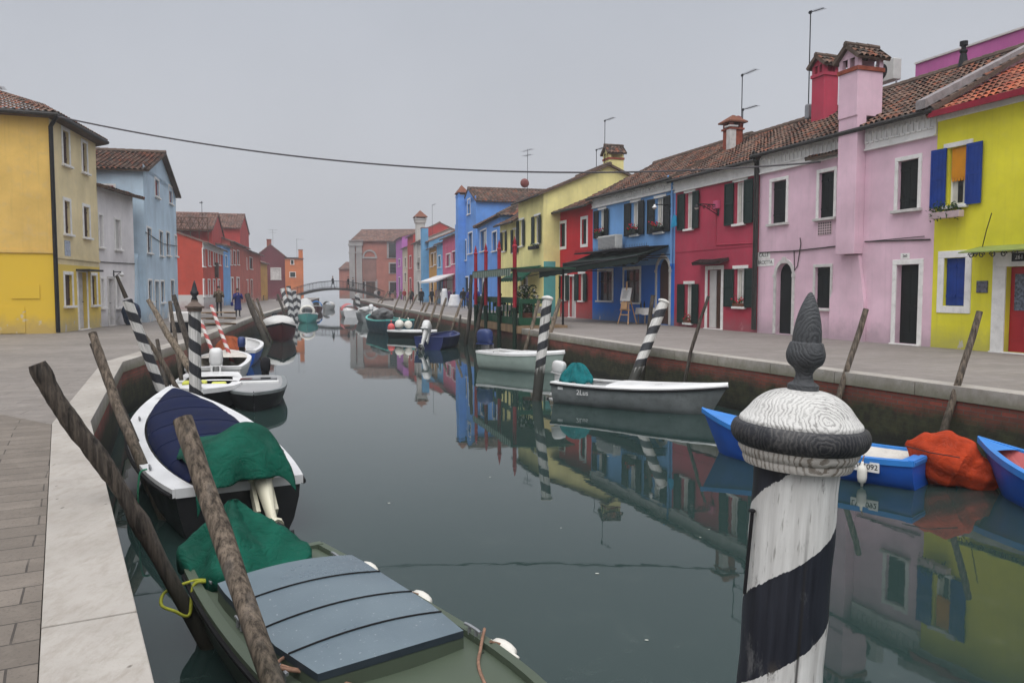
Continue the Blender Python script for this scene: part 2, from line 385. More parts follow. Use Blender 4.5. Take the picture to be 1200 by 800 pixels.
class House:
    """facade runs A -> B (left to right seen from the canal); local x along it, y into the house, z up"""
    def __init__(s, name, label, A, B, depth, wallmat, cat='house', group=None):
        s.A, s.B = V((A[0], A[1], 0)), V((B[0], B[1], 0)); d = s.B - s.A
        s.W = d.length; s.dir = d.normalized(); s.inn = V((-s.dir.y, s.dir.x, 0)); s.D = depth
        s.root = thing(name, label, cat, s.A, math.atan2(d.y, d.x), group)
        s.wm = wallmat; s.holes = []; s.todo = []
    def loc(s, u, v, y=0.0):
        r = ray(u, v); o = V((0, 0, CZ)); q = s.A + s.inn * y
        t = (q - o).dot(s.inn) / r.dot(s.inn); p = o + r * t
        return (p - s.A).dot(s.dir), p.z
    def rect(s, u0, v0, u1, v1, y=0.0):
        um, vm = (u0 + u1) / 2, (v0 + v1) / 2
        a, b = s.loc(u0, vm, y)[0], s.loc(u1, vm, y)[0]
        return a, b, s.loc(um, v1, y)[1], s.loc(um, v0, y)[1]
    def open(s, kind, u0, v0, u1, v1, floor=False, arch=False, local=False, **k):
        h = [u0, u1, v0, v1] if local else list(s.rect(u0, v0, u1, v1))
        if floor: h[2] = 0.02
        h[0] = max(.08, h[0]); h[1] = min(s.W - .06, h[1])
        s.holes.append((*h, arch)); s.todo.append((kind, (*h, arch), k))
        return h
    # ---- walls
    def walls(s, H, roof='side', ridge=None, back=True, name='wall', plinth=None, hip=0, mat=None, rv=.2):
        s.H = H; W, D = s.W, s.D; mb = MB(); e = .004
        wall_grid(mb, W - e, H, s.holes, rv=rv)
        rz = ridge or H
        if roof == 'side':
            for x in (e, W - e): mb.poly([(x, 0, -.3), (x, D, -.3), (x, D, H), (x, D / 2, rz), (x, 0, H)])
            mb.poly([(0, D, -.3), (W, D, -.3), (W, D, H), (0, D, H)])
        elif roof == 'front':
            mb.poly([(e, 0, H), (W - e, 0, H), (W / 2, 0, rz)])
            for x in (e, W - e): mb.poly([(x, 0, -.3), (x, D, -.3), (x, D, H), (x, 0, H)])
            mb.poly([(0, D, -.3), (W, D, -.3), (W, D, H), (W / 2, D, rz), (0, D, H)])
        else:
            for x in (e, W - e): mb.poly([(x, 0, -.3), (x, D, -.3), (x, D, H), (x, 0, H)])
            mb.poly([(0, D, -.3), (W, D, -.3), (W, D, H), (0, D, H)])
        # a dark backing behind the openings
        s.wall = mb.build(name, s.wm, s.root)
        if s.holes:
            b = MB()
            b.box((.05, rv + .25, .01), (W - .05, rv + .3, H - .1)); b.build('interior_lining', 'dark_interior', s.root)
        for kind, h, k in s.todo: s.fill(kind, h, **{'rv': rv, **k})
        s.todo = []
    # ---- roofs
    def roof(s, ridge, kind='side', over=.38, mat='roof_tile', pu=.21, pv=.36, lift=.05, gutter=True, side=.12, gutmat='gutter', rise=.0):
        W, D, H = s.W, s.D, s.H; mb = MB(); H = H + rise
        if kind == 'side':
            sl = (ridge - H) / (D / 2); z0 = H - over * sl
            tile_slope(mb, (-side, -over, z0), (W + 2 * side, 0, 0), (0, D / 2 + over, ridge - z0), pu, pv, lift)
            tile_slope(mb, (W + side, D + over, z0), (-W - 2 * side, 0, 0), (0, -D / 2 - over, ridge - z0), pu * 2, pv * 2, lift)
            ridge_caps(mb, (-side, D / 2, ridge + .05), (W + side, D / 2, ridge + .05))
            if gutter:
                g = MB(); g.tube([(-side, -over - .06, z0 - .03), (W + side, -over - .06, z0 - .05)], .07, 8)
                g.build('gutter', gutmat, s.root)
            s.eave_z = z0
        elif kind == 'front':
            sl = (ridge - H) / (W / 2); z0 = H - over * sl
            tile_slope(mb, (-over, D, z0), (0, -D - side, 0), (W / 2 + over, 0, ridge - z0), pu, pv, lift)
            tile_slope(mb, (W + over, -side, z0), (0, D + side, 0), (-W / 2 - over, 0, ridge - z0), pu, pv, lift)
            ridge_caps(mb, (W / 2, -side, ridge + .05), (W / 2, D, ridge + .05))
        elif kind == 'shed':   # single slope rising inward
            z0 = H - over * (ridge - H) / D
            tile_slope(mb, (-side, -over, z0), (W + 2 * side, 0, 0), (0, D + over, ridge - z0), pu, pv, lift)
        elif kind == 'hip':
            z0 = H - .1; r = min(D, W) / 2; c0, c1 = (r, D / 2, ridge), (W - r, D / 2, ridge)
            o = over
            def tri(Pa, Pb, Qa, Qb):
                Pa, Pb, Qa, Qb = map(V, (Pa, Pb, Qa, Qb)); n = max(3, int((Pb - Pa).length / pu)); m = max(3, int(((Qa + Qb) / 2 - (Pa + Pb) / 2).length / pv))
                nn = (Pb - Pa).cross(Qa - Pa).normalized()
                for j in range(m):
                    for i in range(n * 4):
                        q = []
                        for a, b in ((i, j), (i + 1, j), (i + 1, j + 1.1), (i, j + 1.1)):
                            t, w = a / (n * 4), b / m
                            hh = (.5 - .5 * math.cos(a / 4 * 2 * PI)) * lift + (.03 if b == j else 0)
                            q.append(Pa.lerp(Pb, t).lerp(Qa.lerp(Qb, t), w) + nn * hh)
                        mb.poly(q, 0, [(i // 4 + .2, j + .2), (i // 4 + .8, j + .2), (i // 4 + .8, j + .8), (i // 4 + .2, j + .8)])
            tri((-o, -o, z0), (W + o, -o, z0), c0, c1); tri((W + o, -o, z0), (W + o, D + o, z0), c1, c1)
            tri((W + o, D + o, z0), (-o, D + o, z0), c1, c0); tri((-o, D + o, z0), (-o, -o, z0), c0, c0)
            for a, b in (((-o, -o, z0), c0), ((W + o, -o, z0), c1), (c0, c1)): ridge_caps(mb, V(a) + V((0, 0, .06)), V(b) + V((0, 0, .06)))
            mb.poly([(-o, -o, z0 - .06), (W + o, -o, z0 - .06), (W + o, D + o, z0 - .06), (-o, D + o, z0 - .06)], 0, [(0, 0)] * 4)
        s.roof_ob = mb.build('roof', mat, s.root, smooth=False)
        return s.roof_ob
    # ---- openings
    def fill(s, kind, h, rv=.2, fw=.11, frame='white_trim', leaf='dark_green_shutter', sill=True, lintel=True, curtain=None, proud=.03, sw=None, lou=True, two=True, name=None, half=False, topz=None, sillmat=None, mull=True, door2=None, panel=None):
        s0, s1, z0, z1, arch = h; w = s1 - s0; R = s.root
        isdoor = kind.startswith('door')
        nm = name or ('door' if isdoor else 'window')
        fr = MB(); p = proud
        if kind in ('shut', 'glass', 'door', 'doorglass'):
            if arch:
                r = w / 2; zt = z1 - r; cx = (s0 + s1) / 2
                def bandpt(rad, a): return cx - rad * math.cos(a), zt + rad * math.sin(a)
                for k in range(14):
                    a, b = PI * k / 14, PI * (k + 1) / 14
                    q = [bandpt(r + .002, a), bandpt(r + fw, a), bandpt(r + fw, b), bandpt(r + .002, b)]
                    fr.prism([(x, -p, z) for x, z in q], (0, p + .05, 0))
                fr.box((s0 - fw, -p, 0.005), (s0 - .002, .05, zt)); fr.box((s1 + .002, -p, 0.005), (s1 + fw, .05, zt))
                fr.box((s0 - fw - .03, -p - .02, zt - .08), (s0 - .002, .03, zt + .04)); fr.box((s1 + .002, -p - .02, zt - .08), (s1 + fw + .03, .03, zt + .04))
                fr.box((cx - .09, -p - .03, z1 - .02), (cx + .09, .03, z1 + fw + .06))
            else:
                zb = z0 - (0 if isdoor else (.0 if sill else fw))
                fr.box((s0 - fw, -p, zb), (s0 - .002, .05, z1)); fr.box((s1 + .002, -p, zb), (s1 + fw, .05, z1))
                fr.box((s0 - fw, -p - .003, z1 + .001), (s1 + fw, .05, z1 + fw))
                if not isdoor and not sill: fr.box((s0 - .001, -p, z0 - fw), (s1 + .001, .05, z0 - .001))
                if isdoor: fr.box((s0 - fw, -p - .06, -.05), (s1 + fw, rv - .02, .018))
            W_ = fr.build(nm + ('_frame' if False else ''), frame, R, bevel=.008)
        else:
            fr.box((s0 + .002, rv - .10, z0 + .002), (s0 + .06, rv - .03, z1 - .002)); fr.box((s1 - .06, rv - .10, z0 + .002), (s1 - .002, rv - .03, z1 - .002))
            fr.box((s0 + .061, rv - .10, z1 - .062), (s1 - .061, rv - .03, z1 - .002)); fr.box((s0 + .061, rv - .10, z0 + .002), (s1 - .061, rv - .03, z0 + .062))
            if mull: fr.box(((s0 + s1) / 2 - .035, rv - .097, z0 + .063), ((s0 + s1) / 2 + .035, rv - .033, z1 - .063))
            W_ = fr.build(nm, frame, R)
        if sill and not isdoor:
            q = MB(); q.box((s0 - fw - .05, -p - .09, z0 - .09), (s1 + fw + .05, .06, z0 - .004)); q.build('sill', sillmat or frame, W_, bevel=.01)
        if kind == 'open' and lintel:
            q = MB(); q.box((s0 - .16, -.035, z1 + .004), (s1 + .16, .04, z1 + .13)); q.build('lintel', frame, W_, bevel=.008)
        if kind == 'shut':
            n = 2 if two and w > .45 else 1
            for i in range(n):
                a = s0 + .012 + i * (w - .02) / n; b = s0 + .008 + (i + 1) * (w - .02) / n - .006
                m = MB(); m.box((a, .085, z0 + .01), (b, .12, z1 - .012))
                for k in range(1, 3): m.box((a + (b - a) * k / 3 - .004, .081, z0 + .02), (a + (b - a) * k / 3 + .004, .0848, z1 - .02))
                for zz in (z0 + .18 * (z1 - z0), z0 + .8 * (z1 - z0)): m.box((a + .01, .066, zz), (b - .01, .0845, zz + .07))
                m.build('shutter', leaf, W_)
        if kind in ('open', 'glass', 'doorglass'):
            g = MB(); g.poly([(s0, rv - .06, z0), (s1, rv - .06, z0), (s1, rv - .06, z1), (s0, rv - .06, z1)]); g.build('pane', 'pane_glass', W_)
            if kind == 'glass' and mull and w > .35:
                q = MB(); q.box(((s0 + s1) / 2 - .03, rv - .095, z0), ((s0 + s1) / 2 + .03, rv - .062, z1)); q.box((s0, rv - .094, (z0 + z1) / 2 + .2), (s1, rv - .063, (z0 + z1) / 2 + .25))
                q.build('sash', leaf if leaf == 'brown_shutter' else frame, W_)
        if curtain:
            q = MB(); n = 10
            for sx in (0, 1):
                a, b = (s0 + .06, s0 + w * .36) if sx == 0 else (s1 - w * .36, s1 - .06)
                pts = [(a + (b - a) * i / n, rv - .075 + .012 * math.sin(i * 2.2)) for i in range(n + 1)]
                for (xa, ya), (xb, yb) in zip(pts, pts[1:]): q.poly([(xa, ya, z0 + .07), (xb, yb, z0 + .07), (xb, yb, z1 - .07), (xa, ya, z1 - .07)])
            q.build('curtain', curtain, W_)
        if kind == 'open':
            sw_ = sw or w * .62
            for sd in (-1, 1):
                if half and sd == half: continue
                m = MB()
                tilt = random.uniform(.02, .09)
                x0 = s0 - .03 if sd < 0 else s1 + .03
                ang = tilt if sd < 0 else -tilt
                M = Matrix.Translation((x0, -.045, 0)) @ Matrix.Rotation(ang * (1), 4, 'Z')
                X = lambda t: (-t if sd < 0 else t)
                def bx(a, b, y0, y1, c, d):
                    m.box((min(X(a), X(b)), y0, c), (max(X(a), X(b)), y1, d), 0, M)
                st = .06
                bx(0, st, -.04, 0, z0 - .03, z1 + .01); bx(sw_ - st, sw_, -.04, 0, z0 - .03, z1 + .01)
                for zz in (z0 - .03, (z0 + z1) / 2 - .04, z1 - .07): bx(st, sw_ - st, -.038, -.002, zz, zz + .08)
                if lou:
                    nl = int((z1 - z0) / .075)
                    for k in range(nl):
                        zz = z0 + .04 + k * (z1 - z0 - .1) / nl
                        q = [(st, -.034, zz), (sw_ - st, -.034, zz), (sw_ - st, -.008, zz + .07), (st, -.008, zz + .07)]
                        m.poly([M @ V((X(a), b, c)) for a, b, c in q])
                    m.poly([M @ V((X(a), -.003, c)) for a, c in ((st, z0), (sw_ - st, z0), (sw_ - st, z1), (st, z1))])
                else:
                    bx(st, sw_ - st, -.028, -.006, z0, z1)
                    for k in range(1, 4): bx(sw_ * k / 4 - .006, sw_ * k / 4 + .006, -.033, -.0285, z0 + .06, z1 - .08)
                m.build('shutter', leaf, W_)
        if kind == 'door':
            m = MB(); zt = z1
            if arch:
                r = w / 2; zt = z1 - r; cx = (s0 + s1) / 2
                m.prism([(s0, rv - .05, .02), (s1, rv - .05, .02)] + [(cx + r * math.cos(PI * k / 12), rv - .05, zt + r * math.sin(PI * k / 12)) for k in range(13)], (0, .04, 0))
            else:
                m.box((s0 + .01, rv - .06, .02), (s1 - .01, rv - .01, z1 - .01))
                for zz in ((.14, .42), (.5, .9)): 
                    a, b = z1 * zz[0], z1 * zz[1]
                    for (x0, x1) in ((s0 + .12 * w, s0 + .46 * w), (s0 + .54 * w, s0 + .88 * w)):
                        m.box((x0, rv - .075, a), (x1, rv - .061, b))
            lf = m.build('door_leaf', leaf, W_, bevel=.006)
            if not arch:
                k = MB(); k.tube([(s1 - .12, rv - .06, z1 * .48), (s1 - .12, rv - .12, z1 * .48), (s1 - .24, rv - .12, z1 * .48)], .014, 6); k.build('handle', 'iron', W_)
        return W_

    def box_part(s, name, lo, hi, mat, bevel=.01, parent=None):
        m = MB(); m.box(lo, hi); return m.build(name, mat, parent or s.root, bevel=bevel)
    def cornice(s, z0, z1, mat='cornice_grey', proud=.06, teeth=None, x0=0.0, x1=None):
        x1 = s.W if x1 is None else x1; m = MB()
        m.box((x0 + .006, -proud, z0), (x1 - .006, -.002, z1 - .12))
        m.box((x0 + .006, -proud - .10, z1 - .119), (x1 - .006, -.002, z1)); m.box((x0 + .006, -proud - .05, z0 - .05), (x1 - .006, -.002, z0 - .001))
        o = m.build('cornice', mat, s.root, bevel=.008)
        if teeth:
            t = MB(); h = (z1 - z0) * .42; zc = z0 + (z1 - .12 - z0) * .5; n = int((x1 - x0) / teeth)
            for i in range(n):
                a = x0 + .03 + i * (x1 - x0 - .06) / n; b = a + teeth * .72
                t.box((a, -proud - .035, zc - h / 2), (b, -proud - .001, zc - h / 2 + .05)); t.box((a, -proud - .035, zc - h / 2 + .051), (a + .05, -proud - .001, zc + h / 2))
                t.box((a + teeth * .36, -proud - .035, zc + h / 2 - .05), (b, -proud - .001, zc + h / 2 + .05))
            t.build('frieze', mat, o)
        return o
    def pipe(s, x, z0, z1, mat='gutter', r=.05, y=-.09):
        m = MB(); m.tube([(x, y - .22, z1 + .1), (x, y, z1 - .15), (x, y, z0)], r, 8)
        for zz in (z0 + (z1 - z0) * .25, z0 + (z1 - z0) * .65): m.lathe([(r * 1.3, zz), (r * 1.3, zz + .05)], 8, 0, (x, y, 0))
        return m.build('downpipe', mat, s.root, smooth=True, angle=40)
    def wire(s, pts, r=.012, mat='gutter', name='wall_cable'):
        m = MB(); m.tube(pts, r, 5); return m.build(name, mat, s.root)

def chimney(parent, x, y, z0, z1, w, d, mat, cap='gable', capmat='roof_tile', capname='chimney_cap', flare=0.0, band=True):
    m = MB(); m.box((x - w / 2, y - d / 2, z0), (x + w / 2, y + d / 2, z1))
    if flare:
        for a, b, k in ((.0, .18, .3), (.18, .55, .75), (.55, .62, 1.0)):
            e = flare * k; m.box((x - w / 2 - e, y - d / 2 - e, z1 + a + .001), (x - w / 2 + .14 + e * 0, y + d / 2 + e, z1 + b)); m.box((x + w / 2 - .14, y - d / 2 - e, z1 + a + .001), (x + w / 2 + e, y + d / 2 + e, z1 + b))
            if k in (.3, 1.0): m.box((x - w / 2 + .141, y - d / 2 - e, z1 + a + .001), (x + w / 2 - .141, y + d / 2 + e, z1 + b))
        z1 = z1 + .62; w += 2 * flare; d += 2 * flare
    ch = m.build('chimney', mat, parent, bevel=.01)
    c = MB()
    if cap == 'gable':
        b = MB(); b.box((x - w / 2 - .04, y - d / 2 - .04, z1 + .001), (x + w / 2 + .04, y + d / 2 + .04, z1 + .12)); b.build('chimney_band', 'brick_red' if band else mat, ch)
        t = MB()
        for sx in (-1, 1):
            for sy in (-1, 1):
                t.box((x + sx * (w / 2 - .07) - .07, y + sy * (d / 2 - .07) - .07, z1 + .121), (x + sx * (w / 2 - .07) + .07, y + sy * (d / 2 - .07) + .07, z1 + .40))
        t.box((x - .05, y - d / 2 + .01, z1 + .121), (x + .05, y + d / 2 - .01, z1 + .40))
        t.poly([(x - w / 2, y - d / 2, z1 + .401), (x + w / 2, y - d / 2, z1 + .401), (x, y - d / 2, z1 + .401 + w * .4)])
        t.poly([(x - w / 2, y + d / 2, z1 + .401), (x + w / 2, y + d / 2, z1 + .401), (x, y + d / 2, z1 + .401 + w * .4)])
        t.build('chimney_vent', mat, ch)
        o = .14; zz = z1 + .36
        tile_slope(c, (x - w / 2 - o, y + d / 2 + o, zz), (0, -d - 2 * o, 0), (w / 2 + o, 0, w * .45 + .08), .19, .25, .05)
        tile_slope(c, (x + w / 2 + o, y - d / 2 - o, zz), (0, d + 2 * o, 0), (-w / 2 - o, 0, w * .45 + .08), .19, .25, .05)
        ridge_caps(c, (x, y - d / 2 - o, zz + w * .45 + .12), (x, y + d / 2 + o, zz + w * .45 + .12), .09)
    elif cap == 'pyramid':
        b = MB(); b.box((x - w / 2 - .06, y - d / 2 - .06, z1 + .001), (x + w / 2 + .06, y + d / 2 + .06, z1 + .08))
        for sx in (-1, 1):
            for sy in (-1, 1): b.box((x + sx * (w / 2 - .08) - .08, y + sy * (d / 2 - .08) - .08, z1 + .081), (x + sx * (w / 2 - .08) + .08, y + sy * (d / 2 - .08) + .08, z1 + .3))
        b.build('chimney_vent', mat, ch)
        o = .16
        c.lathe([((w / 2 + o) * 1.414, z1 + .301), ((w / 2 + o) * 1.414, z1 + .36), (.06, z1 + .36 + w * .5)], 4, 0, (x, y, 0), PI / 4, sq=d / w if w else 1)
    else:
        c.box((x - w / 2 - .06, y - d / 2 - .06, z1 + .001), (x + w / 2 + .06, y + d / 2 + .06, z1 + .07))
    if capmat.startswith('roof_tile') and cap != 'gable': capmat = 'terracotta'
    c.build(capname, capmat, ch)
    return ch

def antenna(parent, x, y, z0, z1, L=.9, ang=0.0, kind='L', mat='iron'):
    m = MB(); m.tube([(x, y, z0), (x, y, z1)], .022, 6)
    M = Matrix.Translation((x, y, z1)) @ Matrix.Rotation(ang, 4, 'Z')
    if kind == 'L':
        m.tube([M @ V((-.1, 0, -.05)), M @ V((L, 0, -.05))], .016, 5)
        for k in range(7):
            t = L * (.25 + .75 * k / 6); m.tube([M @ V((t, -.16, -.05)), M @ V((t, .16, -.05))], .006, 4)
        m.box((-.06, -.03, -.1), (.04, .03, 0), 0, M)
    else:
        for zz, LL in ((-.1, L), (-.55, L * .7)):
            m.tube([M @ V((-LL / 2, 0, zz)), M @ V((LL / 2, 0, zz))], .014, 5)
            for k in range(6):
                t = LL * (-.5 + k / 5); m.tube([M @ V((t, -.3, zz)), M @ V((t, .3, zz))], .007, 4)
    return m.build('antenna', mat, parent)

def flower_box(label, parent_house, s0, s1, z, y=-.2, box='planter_white', fl='flower_red', h=.16, dens=60, group='window boxes on the house fronts', droop=.25):
    """a window box: resting on the sill, so a thing of its own"""
    Hh = parent_house; o = Hh.A + Hh.dir * ((s0 + s1) / 2) + Hh.inn * y; w = s1 - s0
    t = thing('flower_box', label, 'flower box', (o.x, o.y, z), Hh.root.rotation_euler.z, group)
    m = MB(); m.prism([(-w / 2, -.09, 0), (w / 2, -.09, 0), (w / 2 + .015, -.11, h), (-w / 2 - .015, -.11, h)], (0, .18, 0)); m.build('box', box, t, bevel=.01)
    f, g = MB(), MB()
    for i in range(dens * 3):
        p = V((random.uniform(-w / 2, w / 2), random.gauss(-.03, .08), h + abs(random.gauss(.07, .09)) - (droop * random.random() if random.random() < .3 else 0)))
        a = V((random.uniform(-1, 1), random.uniform(-1, 1), random.uniform(-1, 1))).normalized() * .05; b = a.cross(V((random.random(), random.random(), 1))).normalized() * .03
        f.poly([p - a, p + b, p + a, p - b])
    if fl:
        for i in range(dens // 2):
            p = V((random.uniform(-w / 2, w / 2), random.gauss(-.06, .07), h + abs(random.gauss(.14, .07))))
            g.sup(p, (.035, .035, .03), 2, 6, 4)
        g.build('blossom', fl, t)
    f.build('foliage', 'leaf_green', t)
    return t
# ------------------------------------------------------------ people
def limb_mesh(verts, edges, radii, root=0, sub=1):
    me = bpy.data.meshes.new('t'); me.from_pydata(verts, edges, []); ob = bpy.data.objects.new('t', me); C.objects.link(ob)
    sk = ob.modifiers.new('s', 'SKIN'); sk.use_smooth_shade = True
    for i, r in enumerate(radii): me.skin_vertices[0].data[i].radius = r if hasattr(r, '__len__') else (r, r)
    me.skin_vertices[0].data[root].use_root = True
    ss = ob.modifiers.new('u', 'SUBSURF'); ss.levels = sub; ss.render_levels = sub
    dg = bpy.context.evaluated_depsgraph_get(); dg.update()
    out = bpy.data.meshes.new_from_object(ob.evaluated_get(dg)); bpy.data.objects.remove(ob); return out

def person(label, loc, yaw, h=1.7, coat='coat_black', pants='pants_dark', hair='hair_dark', length=.55, stride=.0, arms='down', seat=0.0, bag=None, group='people walking on the quays', hood=False, fat=1.0):
    """faces local -y; loc = point on the ground between the feet (or the seat foot when sitting)"""
    t = thing('person', label, 'person', loc, yaw, group); k = h / 1.75
    hip = .92 - seat
    sw = stride
    def S(*p): return V(p) * k
    L = {}
    pts, ed, rd = [], [], []
    def add(n, p, r, par=None):
        L[n] = len(pts); pts.append(S(*p)); rd.append((r * k * fat, r * k * fat * .9) if not hasattr(r, '__len__') else (r[0] * k * fat, r[1] * k * fat))
        if par: ed.append((L[par], L[n]))
    add('pel', (0, 0, hip), (.15, .11)); add('waist', (0, 0, hip + .2), (.14, .10), 'pel'); add('chest', (0, .01, hip + .40), (.17, .115), 'waist')
    add('neck', (0, 0, hip + .565), .055, 'chest'); add('skull', (0, -.015, hip + .655), (.068, .08), 'neck'); add('crown', (0, -.005, hip + .765), (.066, .078), 'skull')
    for sx, s in ((-1, 'l'), (1, 'r')):
        y = -sw * sx * .5
        if seat:
            add('hip' + s, (sx * .09, -.02, hip - .02), .09, 'pel'); add('kn' + s, (sx * .11, -.42, hip + .02), .065, 'hip' + s); add('an' + s, (sx * .11, -.40, .09), .042, 'kn' + s); add('to' + s, (sx * .12, -.54, .04), .04, 'an' + s)
        else:
            add('hip' + s, (sx * .09, 0, hip - .06), .088, 'pel'); add('kn' + s, (sx * .10, y * .5 - .02, .49), .062, 'hip' + s); add('an' + s, (sx * .10, y + .03, .09), .042, 'kn' + s); add('to' + s, (sx * .12, y - .12, .038), .038, 'an' + s)
        add('sh' + s, (sx * .185, .01, hip + .46), .065, 'chest')
        if arms == 'phone': e, w, f = (sx * .25, -.10, hip + .22), (sx * .10, -.30, hip + .42), (sx * .06, -.36, hip + .50)
        elif arms == 'fold': e, w, f = (sx * .27, -.02, hip + .20), (sx * .10, -.25, hip + .24), (sx * .03, -.27, hip + .25)
        else: e, w, f = (sx * .26, .03 + y * .3, hip + .20), (sx * .27, -.05 - y * .8, hip - .04), (sx * .265, -.08 - y * .9, hip - .13)
        add('el' + s, e, .048, 'sh' + s); add('wr' + s, w, .034, 'el' + s); add('ha' + s, f, (.04, .022), 'wr' + s)
    me = limb_mesh(pts, ed, rd)
    for m in ('skin', pants, coat): me.materials.append(MATS[m])
    zs = hip * k
    for p in me.polygons:
        c = p.center; z = c.z / k
        hand = any((c - S(*[pts[L['ha' + s]][i] / k for i in range(3)])).length < .085 * k for s in 'lr')
        p.material_index = 0 if (z > hip + .57 or hand) else (1 if z < hip + .05 else 2); p.use_smooth = True
    ob = bpy.data.objects.new('body', me); C.objects.link(ob); ob.parent = t
    # face: nose, eyes; hair cap
    hz = hip + .70; f = MB(); f.sup(S(0, -.105, hz - .005), (.012 * k, .018 * k, .022 * k), 2, 8, 6); f.build('nose', 'skin', t, smooth=True)
    ey = MB()
    for sx in (-1, 1): ey.sup(S(sx * .03, -.088, hz + .025), (.012 * k, .008 * k, .008 * k), 2, 6, 4)
    ey.build('eyes', 'hair_dark', t)
    hr = MB(); hr.sup(S(0, .022, hz + .055), (.088 * k, .098 * k, .085 * k), 2.2, 14, 8)
    if hair == 'hair_brown': hr.sup(S(0, .06, hz - .05), (.075 * k, .05 * k, .14 * k), 2.2, 12, 8)
    hr.build('hair', hair, t, smooth=True)
    # coat: shell over the trunk, hem to the wanted length, plus sleeves
    c = MB(); rings = []; n = 16; z1 = hip + .52; z0 = max(hip + .12 - length, .2) if not seat else hip - .02
    for q in range(9):
        z = z1 + (z0 - z1) * q / 8; d = z - hip
        rx, ry = (.10, .085) if q == 0 else ((.215, .135) if d > .3 else (.185 + .02 * max(0, -d) * 3, .135 + .03 * max(0, -d) * 3))
        rings.append([S(rx * fat * math.cos(2 * PI * i / n) * (1 + .03 * math.sin(i * 3 + q)), ry * fat * math.sin(2 * PI * i / n) * (1 + .03 * math.sin(i * 3 + q)), z) for i in range(n)])
    c.rings(rings)
    for s in 'lr': c.tube([pts[L['sh' + s]], pts[L['el' + s]], pts[L['wr' + s]]], [.078 * k, .062 * k, .05 * k], 10)
    c.build('coat', coat, t, smooth=True)
    if bag:
        b = MB(); b.sup(S(-.34, .02, hip - .12), (.07 * k, .13 * k, .12 * k), 4, 12, 8); b.tube([S(-.33, -.1, hip), S(-.28, -.02, hip + .3), S(-.33, .12, hip)], .012, 5); b.build('handbag', bag, t, smooth=True)
    return t

